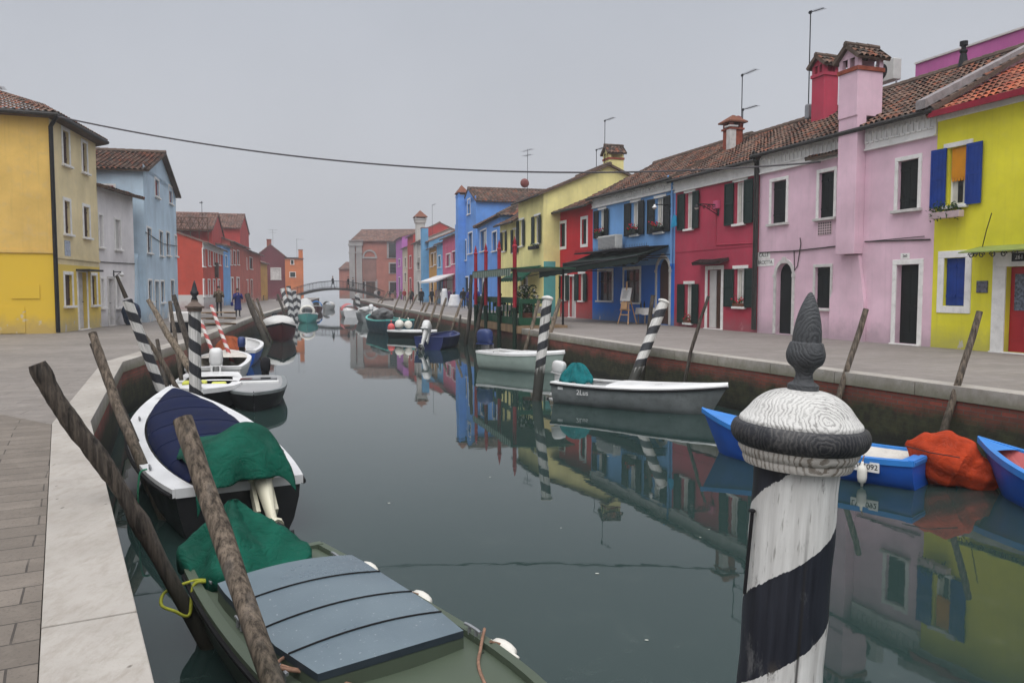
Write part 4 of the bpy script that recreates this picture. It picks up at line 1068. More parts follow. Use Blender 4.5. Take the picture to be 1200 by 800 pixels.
scrolls(q, [(s0 - .1, -.03, zc + .02), (s0 + .4, -.4, zc + .0), (s0 + .9, -.72, zc)]); scrolls(q, spiral(s0 + .05, zc - .03, .07, -.06)); scrolls(q, [(s0 + .2, -.02, zc + .1), (s0 + .55, -.3, zc + .55), (s0 + .85, -.5, zc + .95)], .012)
q.build('ironwork', 'iron', can)
lx = (dy[0] + dy[1]) / 2
plain('stained_glass', (.10, .12, .16), .15, .9, 16, bump=0)
q = MB(); q.box((dy[0] + .14, .115, 1.05), (dy[1] - .14, .128, 1.95)); q.build('door_panel', 'stained_glass', Y_.root)
q = MB(); q.box((lx - .22, -.055, dy[3] + .12), (lx + .18, -.044, dy[3] + .32)); num = q.build('number_plate', 'iron', Y_.root)
text_obj('261', .15, 'white_gel', num, (lx - .02, -.058, dy[3] + .22), (PI / 2, 0, 0))

# --- pink house
A, B = RP(887.5), RP(1091.5)
K = House('pink_house', 'pale pink house with arched doorway and chimney breast on its front', A, B, 7.5, 'render_pink')
eK = z_at(K, 1050, 136)
st = dict(leaf='black_shutter', fw=.12, sillmat='stone_trim', two=True)
K.open('shut', 904.4, 212, 921.3, 261.4, **st); K.open('shut', 960, 201.6, 977.5, 255, **st); K.open('shut', 1052.5, 187.6, 1076, 245, **st)
K.open('door', 909.5, 308, 928, 391, floor=True, arch=True, leaf='black_shutter', fw=.14, frame='stone_trim')
K.open('shut', 955.4, 313, 973, 361, leaf='black_shutter', fw=.10, frame='stone_trim', sillmat='stone_trim', two=False)
dK = K.open('door', 1050, 310, 1076, 400, floor=True, leaf='black_shutter', fw=.15)
K.walls(eK, 'side', eK + 2.0, rv=.22)
K.roof(eK + 2.0, over=.28, lift=.065)
xb0, xb1 = K.loc(989, 300)[0], K.loc(1011, 300)[0]
zb = K.loc(1000, 298)[1]
K.cornice(eK - .78, eK - .02, teeth=.2, x0=0, x1=xb0 - .02); K.cornice(eK - .78, eK - .02, teeth=.2, x0=xb1 + .02)
q = MB(); q.box((xb0, -.34, zb), (xb1, -.001, eK + .25)); br = q.build('chimney_breast', 'render_pink', K.root, bevel=.01)
q = MB(); q.prism([(xb0 - .45, -.12, -.2), (xb1 + .22, -.12, -.2), (xb1 + .22, -.12, zb - 1.45), (xb1 + .02, -.12, zb - .45), (xb1 - .05, -.12, zb - .03), (xb0 + .02, -.12, zb - .03), (xb0 - .12, -.12, zb - .6), (xb0 - .45, -.12, zb - 1.4)], (0, .118, 0)); q.build('chimney_base', 'render_pink', K.root)
xm = (xb0 + xb1) / 2; zt = K.loc(1000, 86, -.2)[1]
chimney(K.root, xm, .1, eK + .24, zt, (xb1 - xb0), .95, 'render_pink', 'gable')
# string course cable, vent grille, number, letterings
zc = K.loc(960, 291)[1]
K.wire([(0.1, -.03, zc), (2, -.03, zc - .03), (xb0 - .05, -.03, zc + .03)], .02); K.wire([(xb1 + .1, -.03, zc + .1), (K.W - .1, -.03, zc + .02)], .02)
K.wire([(2.0, -.03, zc), (2.05, -.03, zc - .7), (2.2, -.03, zc - .55), (2.35, -.03, zc + .2), (2.3, -.03, zc + .4)], .016)
K.wire([(xb1 + .28, -.03, zc + .1), (K.W - .3, -.03, zc + .12)], .012)
v0, v1, z0, z1 = K.rect(959, 260, 975, 275); q = MB(); q.box((v0, -.02, z0), (v1, -.004, z1)); vg = q.build('vent_grille', 'planter_white', K.root)
q = MB()
for i in range(6):
    for j in range(5): q.box((v0 + (v1 - v0) * (i + .25) / 6, -.024, z0 + (z1 - z0) * (j + .2) / 5), (v0 + (v1 - v0) * (i + .75) / 6, -.0201, z0 + (z1 - z0) * (j + .8) / 5))
q.build('vent_holes', 'dark_interior', vg)
for txt, va, sz in (('CALLE', 299, .19), ('BROETTA', 307.5, .19)):
    a, z = K.loc(895.5 if txt == 'CALLE' else 897, va); q = MB(); w = .36 if txt == 'CALLE' else .50
    q.box((a - w, -.014, z - .13), (a + w, -.004, z + .12)); pl = q.build('street_name_panel', 'white_trim', K.root); text_obj(txt, sz, 'iron', pl, (a, -.018, z), (PI / 2, 0, 0))
a, z = K.loc(1061, 300); q = MB(); q.box((a - .16, -.016, z - .08), (a + .16, -.004, z + .08)); np_ = q.build('number_plate', 'white_trim', K.root); text_obj('260', .11, 'iron', np_, (a, -.02, z), (PI / 2, 0, 0))
# little tiled hood under the left cornice
a, z = K.loc(964, 183)[0], K.loc(964, 183)[1]; q = MB(); tile_slope(q, (a - .5, -.3, z - .05), (xb0 - a + .45, 0, 0), (0, .29, .1), .16, .25, .04); q.build('small_hood', 'roof_tile', K.root)
# parapet coping between pink and yellow, roof clutter
q = MB(); q.prism([(K.W - .34, -.45, eK - .12), (K.W - .34, 3.75, eK + 1.98), (K.W - .34, 3.75, eK + 2.16), (K.W - .34, -.45, eK + .12)], (.33, 0, 0)); q.build('parapet', plain('parapet_grey', (.26, .235, .235), .85, .25, 3, dirt=.5), K.root)
ac = MB(); a, z = K.loc(1041, 84, 4.1)
ac.box((a - .45, 3.9, z - .38), (a + .45, 4.25, z + .36)); acp = ac.build('air_conditioner', plain('ac_white', (.48, .48, .46), .5, .08, 4), K.root, bevel=.03)
q = MB(); q.lathe([(.28, 0), (.28, .012)], 20, 0, (0, 0, 0)); 
for i, p in enumerate(q.v): q.v[i] = V((a - .12 + p.x, 3.899 - p.z, z + p.y))
q.build('fan_grille', 'iron', acp); q = MB(); q.tube([(a - .4, 4.08, z - .38), (a - .4, 4.08, z - 1.0)], .03, 5); q.tube([(a + .4, 4.08, z - .38), (a + .4, 4.08, z - 1.0)], .03, 5); q.tube([(a - .4, 4.0, z - .5), (a + 1.2, 4.05, z - .85)], .025, 5); q.build('bracket', 'galvanised', acp)
a, z = K.loc(966, 128, 2.3); z2 = K.loc(966, 98, 2.3)[1]
chimney(K.root, a, 2.3, z - .7, z2 + .2, .66, .62, 'render_crimson', 'gable', 'roof_tile', band=False)
a, z = K.loc(950, 13, 2.4); antenna(K.root, a, 2.4, eK + .8, z, .55, .3); q = MB(); q.sup((a, 2.4, eK + 1.7), (.13, .08, .28), 6, 8, 6); q.build('signal_box', 'galvanised', K.root)
a, z = K.loc(1142, 58, 4.2) ; q = MB(); q.lathe([(.16, -.6), (.10, -.2), (.08, -.18), (.12, -.12), (.12, -.08), (.07, -.06), (.07, .05), (.12, .07), (.12, .2), (.04, .22)], 14, 0, (a - .0, 3.75, z)); q.build('vent_cowl', 'iron', K.root)
K.pipe(.02, .1, eK - .1, y=-.12, r=.055); 

# --- magenta building behind the pink roof
B2 = House('magenta_house', 'plain magenta building rising behind the pink house roof', (16.3, 32.7), (19.5, 23.4), 6, 'render_magenta')
B2.walls(z_at(B2, 1130, 57), 'flat'); q = MB(); q.box((0, -.06, B2.H), (B2.W, 6, B2.H + .07)); q.build('flat_roof', 'stone_trim', B2.root)

# --- crimson house
A, B = RP(790), RP(887.5)
R1 = House('crimson_house', 'crimson two storey house with dark green louvred shutters', A, B, 7.5, 'render_crimson')
eR = z_at(R1, 840, 196); op = dict(fw=.03, curtain='curtain_white', frame='white_trim')
wins = [R1.open('open', 804, 226, 812.5, 268, sw=.52, **op), R1.open('open', 861.5, 213, 873, 262, sw=.55, **op), R1.open('open', 803.5, 333, 811.5, 378, sw=.5, **op), R1.open('open', 861.5, 315, 873.5, 359, sw=.58, **op)]
dr = R1.open('door', 829, 316, 845, 387, floor=True, leaf='brown_door', fw=.16)
R1.walls(eR, 'side', eR + 1.95); R1.roof(eR + 1.95, over=.28, lift=.065)
R1.cornice(eR - .62, eR - .03, mat='cornice_grey')
q = MB(); q.box((dr[0] + .012, .085, .03), (dr[0] + (dr[1] - dr[0]) * .5, .119, dr[3] - .02)); q.build('open_leaf', 'pale_shutter', R1.root)
zc = R1.loc(840, 291)[1]; q = MB(); q.box((.05, -.02, zc - .03), (R1.W - .12, -.003, zc + .03)); q.build('string_course', 'render_crimson', R1.root)
a, z = R1.loc(838, 309); q = MB(); tile_slope(q, (dr[0] - .5, -.45, dr[3] + .25), (dr[1] - dr[0] + 1.0, 0, 0), (0, .44, .16), .17, .25, .03); q.build('door_hood', plain('dark_hood', (.05, .03, .03), .7), R1.root)
R1.wire([(R1.loc(840, 240)[0], -.03, z_at(R1, 840, 240)), (R1.loc(840, 240)[0], -.03, z_at(R1, 840, 287)), (R1.W - .2, -.03, z_at(R1, 880, 285))], .022, 'render_crimson')
R1.pipe(R1.W - .14, .1, eR - .1, r=.06)
for h, lab in zip(wins[2:], ('planter of red flowers in the left ground floor crimson house window', 'pot of red flowers in the right ground floor crimson house window')):
    flower_box(lab, R1, h[0] + .02, h[1] - .0, h[2] + .0, -.03, 'terracotta', 'flower_red', .12, 20)
a, z = R1.loc(866, 150, 3.0); q = MB(); q.sup((a, 2.9, z + .1), (.45, .12, .42), 2, 20, 10); q.tube([(a, 3.1, z - .8), (a, 3.0, z)], .03, 6); q.build('satellite_dish', plain('dish_brown', (.16, .04, .035), .5), R1.root, smooth=True)
a, z = R1.loc(857, 152, 2.4); chimney(R1.root, a, 2.4, eR + .7, z + .1, .3, .3, 'stone_trim', 'slab', 'stone_trim')
a, z = R1.loc(870, 87, 3); antenna(R1.root, a, 3, eR + 1.4, z, 1.0, .0)
a, z = R1.loc(793, 178, 2.6); chimney(R1.root, .35, 2.6, eR + .8, z + .15, .6, .6, 'brick_red', 'pyramid', 'terracotta')
a, z = R1.loc(795, 152, 2.8); antenna(R1.root, .35, 3.1, eR + 1.5, z, .9, .1)

def wall_lamp(label, Hs, u, v, out=.9, ornate=True, side=-1, group='street lamps on wall brackets'):
    a, z = Hs.loc(u, v); o = Hs.A + Hs.dir * a; t = thing('wall_lamp', label, 'street lamp', (o.x, o.y, z), Hs.root.rotation_euler.z, group)
    m = MB(); m.tube([(0, -.02, .1), (0, -out, .1)], .022, 6)
    if ornate:
        for k, (yy, rr) in enumerate(((-.2, .13), (-.45, .10), (-.66, .07))):
            m.tube([(0, yy + rr * (1 - i / 16 * .7) * math.cos(i / 16 * 9.4), -.02 + rr * (1 - i / 16 * .7) * math.sin(i / 16 * 9.4)) for i in range(17)], .013, 5)
        m.tube([(0, -.02, -.3), (0, -.3, -.16), (0, -.6, .0), (0, -out, .1)], .018, 6)
    else: m.tube([(0, -.02, -.15), (0, -.35, .1)], .014, 5)
    m.box((-.05, -.02, -.34), (.05, -.003, .16)); m.build('bracket', 'iron', t)
    l = MB(); l.lathe([(.03, .1), (.04, .06), (.09, .0), (.12, -.04), (.11, -.05)], 14, 0, (0, -out, 0)); sh = l.build('lamp_shade', 'iron' if ornate else 'white_gel', t, smooth=True)
    g = MB(); g.sup((0, -out, -.06), (.08, .08, .06), 2, 12, 8); g.build('lamp_glass', 'curtain_white', sh, smooth=True); return t
wall_lamp('ornate wrought iron lamp bracket on the crimson house front', R1, 842, 243, 1.0)
q = MB(); a, z = R1.loc(842, 240); q.box((a - .15, -.16, z - .16), (a + .15, -.004, z + .16)); q.build('junction_box', 'render_rose', R1.root, bevel=.02)

# --- blue house
A, B = RP(694), RP(790)
BL = House('blue_house', 'bright blue house with dark shutters and iron railed awning', A, B, 7.5, 'render_blue')
eB = z_at(BL, 745, 217)
ob_ = dict(leaf='black_shutter', fw=.03, curtain='curtain_white')
bw = [BL.open('open', 702.5, 246, 709, 278, sw=.52, **ob_), BL.open('open', 740.5, 237, 749, 275, sw=.6, **ob_), BL.open('open', 768.5, 232, 778.5, 272, sw=.62, **ob_)]
BL.open('glass', 701.5, 318, 717.5, 352, fw=.14, leaf='brown_shutter'); BL.open('glass', 731.5, 316, 749.5, 354, fw=.15, leaf='brown_shutter')
BL.open('door', 770, 303, 784, 382, floor=True, arch=True, leaf='brown_door', fw=.16, frame='stone_trim')
BL.walls(eB, 'side', eB + 1.9); BL.roof(eB + 1.9, over=.28, lift=.065); BL.cornice(eB - .62, eB - .03, teeth=.22)
for h, lab in zip(bw, ('red geraniums on the blue house window sill above the cooling unit', 'red geraniums on the middle upper window sill of the blue house', 'red geraniums on the upper blue house sill above the doorway')):
    flower_box(lab, BL, h[0] - .05, h[1] + .05, h[2] + .02, -.14, 'black_shutter', 'flower_red', .2, 40)
a0, a1, z0, z1 = BL.rect(704, 276, 725, 292, -.45)
q = MB(); q.box((a0, -.62, z0), (a1, -.24, z1)); u = q.build('air_conditioner', 'ac_white', BL.root, bevel=.02); q = MB(); 
for k in range(9): q.box((a0 + .06, -.632, z0 + .05 + (z1 - z0 - .1) * k / 9), (a1 - .06, -.6205, z0 + .05 + (z1 - z0 - .1) * (k + .45) / 9))
q.build('louvre', 'galvanised', u); q = MB()
for x in (a0 + .1, a1 - .1): q.prism([(x, -.6, z0 - .05), (x, -.02, z0 - .05), (x, -.02, z0 - .35)], (.03, 0, 0))
q.build('bracket', 'galvanised', u)
wall_lamp('plain white street lamp on the blue house wall', BL, 786, 243, .8, False)
BL.pipe(BL.W - .16, 2.6, eB - .15, 'render_blue', r=.05)
# the dark awnings
def awning(label, Hs, s0, s1, zw, out, zo, mat, frame=True, rail=False, val=.22, xa=None, group='awnings over the quay'):
    o = Hs.A; t = thing('awning', label, 'awning', (o.x, o.y, 0), Hs.root.rotation_euler.z, group)
    m = MB(); n = 16; rr = []
    for i in range(n + 1):
        x = lerp(s0, s1, i / n); sg = .03 * math.sin(i * 1.7)
        rr.append([V((x, -.04, zw)), V((x, -out * .5, lerp(zw, zo, .5) - .05 + sg)), V((x, -out, zo + sg * .3)), V((x, -out - .01, zo - val + (.05 if i % 2 else 0))), V((x, -out + .02, zo - val + (.05 if i % 2 else 0))), V((x, -out * .5, lerp(zw, zo, .5) - .075 + sg)), V((x, -.04, zw - .03))])
    m.rings(rr, True, True); m.build('fabric', mat, t)
    f = MB(); f.tube([(s0, -out, zo), (s1, -out, zo)], .03, 6)
    for x in (s0 + .1, (s0 + s1) / 2, s1 - .1): f.tube([(x, -.03, zw - .5), (x, -out, zo - .02)], .022, 6)
    f.build('frame', 'iron', t)
    if rail:
        q = MB(); L = s1 - s0
        q.tube([(s0, -out * .6, zw + .0), (s1, -out * .6, zw + .0)], .018, 5); k = 0
        for i in range(int(L / .16)):
            x = s0 + .08 + i * .16; q.tube([(x, -out * .6, zw + .0), (x + .04, -out * .6, zw + .1), (x, -out * .6, zw + .2), (x - .04, -out * .6, zw + .1), (x, -out * .6, zw)], .010, 4)
        q.build('iron_cresting', 'iron', t)
        q = MB(); q.prism([(s0, -.03, zw + .05), (s0, -out * .62, zw - .02), (s0, -out * .62, zw - .06), (s0, -.03, zw + .0)], (L, 0, 0)); q.build('awning_cassette', 'iron', t)
    return t
plain('awning_dark', (.012, .020, .017), .8, .2, 3, bump=.05); plain('awning_green', (.008, .06, .035), .8, .2, 3, bump=.05)
zA = z_at(BL, 745, 296)
awning('dark green awning with iron cresting across the blue house front', BL, -.1, BL.W - .5, zA + .15, 1.7, zA - .38, 'awning_dark', rail=True, val=.3)

# --- red house
A, B = RP(651), RP(694)
R2 = House('red_house', 'scarlet red house between the blue and the pale yellow houses', A, B, 7.5, 'render_red')
eE = z_at(R2, 672, 242)
for u0, v0, u1, v1 in ((656.5, 262, 662.5, 289), (682, 257, 687.5, 286)): R2.open('shut', u0, v0, u1, v1, leaf='dark_green_shutter', fw=.17, sill=False)
R2.open('open', 658, 323, 663.5, 351, leaf='dark_green_shutter', fw=.03, sw=.55, curtain='curtain_white'); R2.open('open', 679, 321, 684.5, 352, leaf='dark_green_shutter', fw=.03, sw=.5, curtain='curtain_white')
R2.open('door', 667.5, 324, 674, 373, floor=True, leaf='pale_shutter', fw=.12)
R2.walls(eE, 'side', eE + 1.5); R2.roof(eE + 1.5, over=.45)
zA2 = z_at(R2, 670, 318)
s0_, zl_ = BL.loc(632, 319, -3.7); s1_, zr2_ = BL.W - .15, BL.loc(770, 297.5, -1.75)[1]
t = thing('awning', 'long black awning stretching from the pavilion across the red and blue houses', 'awning', BL.root.location, BL.root.rotation_euler.z, 'awnings over the quay')
m = MB(); rr = []
for i in range(25):
    f_ = i / 24; x = lerp(s0_, s1_, f_); o_ = lerp(3.7, 1.75, f_); z = lerp(zl_, zr2_, f_); zw_ = z + .42; sg = .02 * math.sin(i * 2.2)
    rr.append([V((x, -.5, zw_)), V((x, -o_, z + sg)), V((x, -o_ - .01, z - .30 + (.03 if i % 2 else 0))), V((x, -o_ + .02, z - .30 + (.03 if i % 2 else 0))), V((x, -o_ + .02, z - .04 + sg)), V((x, -.5, zw_ - .03))])
m.rings(rr, True, True); m.build('fabric', 'awning_dark', t)
m = MB(); m.tube([(s0_, -3.7, zl_), (s1_, -1.75, zr2_)], .035, 6)
for f_ in (.02, .35, .68, .97):
    x = lerp(s0_, s1_, f_); m.tube([(x, -.05 if x > -R2.W else -.6, lerp(zl_, zr2_, f_) + .1), (x, -lerp(3.7, 1.75, f_), lerp(zl_, zr2_, f_) - .03)], .022, 6)
m.build('frame', 'iron', t)
a, z = R2.loc(661, 163, 3); antenna(R2.root, .4, 3, eE + .8, z, 1.0, .1); a, z = R2.loc(699, 175, 3.4); antenna(R2.root, a, 3.4, eE + 1.2, z, .9, .05)

# --- pale yellow houses
A, B = (.42, 52.1), (1.85, 47.0)
T = House('pale_yellow_house', 'tall pale yellow house with green shutters and a chimney', A, B, 8.2, 'render_paleyellow')
eT = z_at(T, 622, 231)
for u0, v0, u1, v1 in ((609, 258, 613.5, 288), (627, 253, 632.5, 285)): T.open('open', u0, v0, u1, v1, leaf='dark_green_shutter', fw=.03, sw=.42)
T.open('glass', 611, 326, 618, 350, fw=.1)
T.walls(eT, 'side', eT + 1.75); T.roof(eT + 1.75, over=.35, side=.2)
zt = z_at(T, 722, 190, 4.3) if False else None
cpt = P(713, 190, 48.6); chimney(T.root, T.W - .5, 4.6, eT + .6, cpt.z + .1, .95, .95, 'render_paleyellow', 'gable')
q = MB(); q.box((T.W - .003, .02, -.2), (T.W + .012, .75, 3.25)); q.build('teal_dado', 'render_teal', T.root)
flower_box('dark planter box under the tall pale yellow house window', T, T.loc(624, 289)[0], T.loc(634, 289)[0], z_at(T, 630, 292), -.2, 'black_shutter', None, .2, 25)
awning('small green awning on the pale yellow house front', T, .4, T.W - .3, z_at(T, 622, 312), 1.3, z_at(T, 622, 326), 'awning_green')
A, B = (-.85, 56.4), (.42, 52.1)
T2 = House('pale_yellow_house', 'low pale yellow house next to the royal blue house', A, B, 7, 'render_paleyellow')
e2 = z_at(T2, 597, 259)
for u0, v0, u1, v1 in ((589.5, 272, 592.5, 294), (602, 269, 606, 296)): T2.open('open', u0, v0, u1, v1, leaf='dark_green_shutter', fw=.03, sw=.4)
T2.walls(e2, 'side', e2 + 1.7); T2.roof(e2 + 1.7, pu=.28, pv=.45, side=.02)
# --- farther right-bank houses (facade line: X = 14.5 - .246 Y)
def RF(u):
    Y = 13485 / (u - 371); return (14.5 - .246 * Y, Y)
def far_house(label, uA, uB, v_eave, mat, ridge=1.6, roof='side', wins=(), d=8, name='house', over=.3, A=None, B=None, tilem='roof_tile_far', leaf='dark_green_shutter', hz=None, lip=None):
    A = A or RF(uA); B = B or RF(uB)
    h = House(name, label, A, B, d, mat)
    H = hz or z_at(h, (uA + uB) / 2, v_eave)
    for w in wins:
        k = w[4] if len(w) > 4 else 'glass'
        h.open(k, *w[:4], leaf=leaf if k != 'doorglass' else 'brown_door', fw=.12, floor=k.startswith('door'), mull=False, sill=not k.startswith('door'))
    h.walls(H, 'front' if roof == 'front' else ('flat' if roof in ('flat', 'hip', 'shed') else 'side'), H + ridge)
    if roof != 'flat': h.roof(H + ridge, roof, over, tilem, .3, .5, .07, gutter=(roof == 'side'), side=.08)
    return h
LB = far_house('low royal blue house with hipped tile roof beside pale yellow', 556, 588, 259, 'render_royal', 1.9, 'hip', ((563, 270, 570, 294), (577, 272, 582, 294), (561, 325, 567, 345)), 7, A=(-3.0, 69.5), B=(-.82, 58.5), name='royal_blue_house', tilem='roof_tile')
TB = far_house('tall royal blue house with a gable facing the canal', 541, 556, 240, 'render_royal', 1.5, 'front', ((549, 273, 553.5, 297), (543.5, 282, 546.5, 305), (548, 234, 551, 251), (545, 325, 549, 352, 'door')), 11, A=(-5.0, 79), B=(-3.2, 71.5), name='royal_blue_house', tilem='roof_tile')
q = MB(); q.box((.4, -.7, 0), (2.2, -.004, z_at(TB, 545, 262))); q.build('chimney_breast', 'render_royal', TB.root); chimney(TB.root, 1.3, -.2, z_at(TB, 545, 262), z_at(TB, 543, 231), 1.5, .9, 'render_royal', 'pyramid', 'terracotta')
p = P(577, 178, 75); loc = TB.loc(577, 200, 4)
antenna(TB.root, TB.W - 1, 5, TB.H + 1, p.z, 1.6, .3, 'Y'); q = MB(); q.sup((TB.W - .5, 4.6, TB.H + 1.7), (.2, .42, .42), 2, 16, 8); q.build('satellite_dish', 'dish_brown', TB.root, smooth=True)
far_house('raspberry pink house with white awning on the right bank', 519, 538, 276, 'render_rose', 1.6, 'side', ((523, 298, 528, 312), (530, 295, 534, 309), (522, 325, 530, 346, 'door')), name='pink_house', leaf='pale_shutter')
h_ = far_house('narrow powder blue house left of the raspberry pink house', 512, 518.7, 285, 'render_sky', 1.3, 'side', ((513.5, 300, 516.5, 313), (514, 325, 517, 344)), name='powder_blue_house')
far_house('small ochre house with dark shutters on the right bank', 503, 511.7, 290, 'render_ochre', 1.2, 'side', ((505, 297, 508, 312), (509, 296, 511, 310), (505, 330, 508, 351, 'door')), name='ochre_house')
SC = far_house('slim sky blue house with a tall square chimney', 495, 502.7, 284, 'render_sky', 1.6, 'side', ((497, 300, 499.5, 315), (497, 330, 499.5, 352, 'door')), name='sky_blue_house')
chimney(SC.root, SC.W - 1.4, -.35, 0, z_at(SC, 500, 268), 1.5, .8, 'render_sky', 'slab', 'brick_red')
WC = far_house('narrow whitewashed house with a tall pointed chimney', 485, 494.7, 283, 'render_white', 1.6, 'side', ((489, 302, 492, 316), (489, 330, 492, 352, 'door')), name='whitewashed_house')
chimney(WC.root, WC.W * .5, .4, WC.H - 3, z_at(WC, 490, 262), 1.5, 1.2, 'render_white', 'pyramid', 'terracotta', flare=.2); antenna(WC.root, WC.W * .6, 2, WC.H + 1, z_at(WC, 492, 238), 1.8, .1)
far_house('thin dark red house beside the whitewashed one far down the quay', 478, 484.7, 276, 'render_red2', 1.8, 'side', ((480, 300, 482, 314), (480, 326, 482, 346, 'door')), name='dark_red_house')
far_house('thin cream house far down the right quay', 472, 477.7, 290, 'render_cream', 1.4, 'side', ((474, 302, 476, 313), (474, 320, 476, 330)), name='cream_house')
far_house('thin violet house beside the church wall', 464.5, 471.7, 279, 'render_violet', 1.2, 'side', ((467, 304, 469, 312), (467, 325, 469, 342, 'door')), name='violet_house')
for lab, H_, s0, s1, zz, out, mt in (('pale shop awning on the raspberry pink house', None, 0, 0, 0, 0, 0),):
    pass
o1, o2 = RF(512), RF(541)
h_ = House('awning', 'white shop awning by the raspberry pink and royal blue houses', o1, o2, 1, 'white_gel', 'awning', 'awnings over the quay')
m = MB(); m.prism([(.3, -.05, 3.3), (.3, -2.2, 2.55), (.3, -2.2, 2.35), (.3, -.05, 3.2)], (h_.W * .75, 0, 0)); m.build('fabric', 'cloth_white', h_.root)
m = MB(); 
for k in range(4): m.tube([(.4 + k * h_.W * .24, -.02, 2.7), (.4 + k * h_.W * .24, -2.15, 2.38)], .03, 5)
m.build('frame', 'iron', h_.root)

# --- church: tall brick nave, pilastered corner, tiled roof
ch = House('brick_church', 'large faded brick church at the far end of the canal', (-30.6, 151.5), (-12, 150), 16, 'render_church', 'church')
cu = ch
zc_ = 1.55 + 58 * 150 / F; zr = 1.55 + 74 * 150 / F
cu.open('glass', 455.5, 285, 465, 302, fw=.35, frame='church_stone', mull=False); cu.open('glass', 457, 309, 464, 320, fw=.25, frame='church_stone', mull=False); cu.open('glass', 457, 331, 465, 343, fw=.25, frame='church_stone', mull=False)
cu.open('door', 429, 330, 440, 350, floor=True, leaf='brown_door', fw=.4, frame='church_stone')
cu.walls(zc_, 'side', zr); cu.roof(zr, over=.5, mat='roof_tile_far', pu=.5, pv=.8, lift=.1, gutter=False)
for a0, a1 in ((-.25, .85), (1.1, 2.2)):
    q = MB(); q.box((a0, -.35, 0), (a1, -.002, zc_ - 1.0)); q.box((a0 - .15, -.5, zc_ - .999), (a1 + .15, -.002, zc_ - .6)); q.box((a0 - .1, -.42, zc_ - 2.4), (a1 + .1, -.351, zc_ - 2.1)); q.build('pilaster', 'church_stone', cu.root)
q = MB(); q.box((-.3, -.4, zc_ - .55), (2.4, -.002, zc_ + .1)); q.build('entablature', 'church_stone', cu.root)
a0, a1, z0, z1 = cu.rect(425, 291, 441.5, 301); cx, r = (a0 + a1) / 2, (a1 - a0) / 2; q = MB()
for k in range(16):
    A0, A1 = PI * k / 16, PI * (k + 1) / 16
    q.prism([(cx - R * math.cos(t), -.15, z0 + R * math.sin(t)) for R, t in ((r - .3, A0), (r, A0), (r, A1), (r - .3, A1))], (0, .148, 0))
q.box((a0 - .1, -.18, z0 - .3), (a1 + .1, -.002, z0 - .001)); q.build('lunette_moulding', 'church_stone', cu.root)
q = MB(); q.box((a0 + .1, -.06, z0 - 4.6), (a1 - .1, -.002, z0 - .31)); q.build('blind_panel', plain('dull_plaster', (.22, .12, .10), .9, .2, .6), cu.root)
h_ = House('outbuilding', 'low reddish building with a lean-to roof left of the church', (-38, 175), (-33, 175), 8, 'render_church', 'building'); h_.walls(6.2, 'flat'); h_.roof(8.0, 'shed', .3, 'roof_tile_far', .5, .8, .08)

# ============================================================ LEFT BANK
stucco('render_ochreyellow', (.70, .46, .13), .5, base=(.66, .44, .045), band=2.9, patch=.5, peelcol=(.52, .44, .30))
stucco('render_buff', (.74, .62, .37), .3, base=(.68, .50, .11), band=2.55, patch=.35)
stucco('render_lilac', (.72, .69, .69), .5, patch=.3); stucco('render_lightblue', (.47, .59, .69), .85, patch=.4, peelcol=(.55, .55, .53))
stucco('render_leftred', (.46, .065, .04), .5, base=(.50, .48, .46), band=1.2); stucco('render_brightblue', (.16, .36, .66), .3)
stucco('render_brickred', (.42, .10, .07), .9, peelcol=(.45, .33, .27)); stucco('render_maroon', (.13, .022, .032), .2); stucco('render_orange', (.55, .17, .06), .4); stucco('render_amber', (.50, .27, .05), .3)
# yellow corner house: two faces meeting at the drainpipe
YA, YB, YC = (-16.55, 28.8), (-17.5, 33.8), (-25.5, 25.1)
YL = House('yellow_house', 'tall weathered yellow house with black drainpipe on the left corner', YA, YB, 7, 'render_buff')
eL = 1.55 + 206 * 28.8 / F; br_ = dict(leaf='brown_shutter', fw=.13)
for w in ((73.5, 154, 80.5, 193), (96.5, 168, 101.5, 202), (75.5, 236, 82, 274), (98, 243, 104.5, 278), (76, 322, 84.5, 358), (107.5, 323, 113, 357)): YL.open('shut', *w, **br_)
YL.open('door', 92, 319, 102, 388, floor=True, leaf='stone_trim', fw=.12)
YL.walls(eL, 'flat')
# the ochre face turned towards the camera
d1 = V((YA[0] - YC[0], YA[1] - YC[1], 0)); W1 = d1.length
fm = MB(); ang = math.atan2(d1.y, d1.x)
Mx = YL.root.rotation_euler.z
oF = bpy.data.objects.new('side_wing', None)
bpy.data.objects.remove(oF)
Rl = Matrix.Rotation(-Mx, 4, 'Z')
def toL(p): return Rl @ (V((p[0], p[1], p[2])) - V((YA[0], YA[1], 0)))
n1 = V((d1.normalized().y, -d1.normalized().x, 0))
C2 = V((YC[0], YC[1], 0)); A2 = V((YA[0], YA[1], 0)); bk = A2 + V((-6.6, 4.2, 0)); 
fm.poly([toL((C2.x, C2.y, -.3)), toL((A2.x, A2.y, -.3)), toL((A2.x, A2.y, eL)), toL((C2.x, C2.y, eL))])
wf = fm.build('side_wall', 'render_ochreyellow', YL.root)
q = MB(); du = d1.normalized()
def strip(z0, z1, out, t0=0.0, t1=1.0):
    a, b = C2.lerp(A2, t0), C2.lerp(A2, t1); o = n1 * out
    q.prism([toL((a.x, a.y, z0)), toL((b.x, b.y, z0)), toL((b.x, b.y, z1)), toL((a.x, a.y, z1))], Rl.to_3x3() @ o)
strip(2.88, 3.0, .05); q.build('string_course', 'render_ochreyellow', wf)
q = MB(); strip(.02, .95, .025, .0, .9); strip(1.25, 1.75, .03, .86, .95); q.build('render_patch', 'render_ochreyellow', wf)
zb = 2.72; q = MB(); q.box((.01, -.05, zb), (YL.W - .01, -.004, zb + .1)); q.build('string_course', 'render_buff', YL.root)
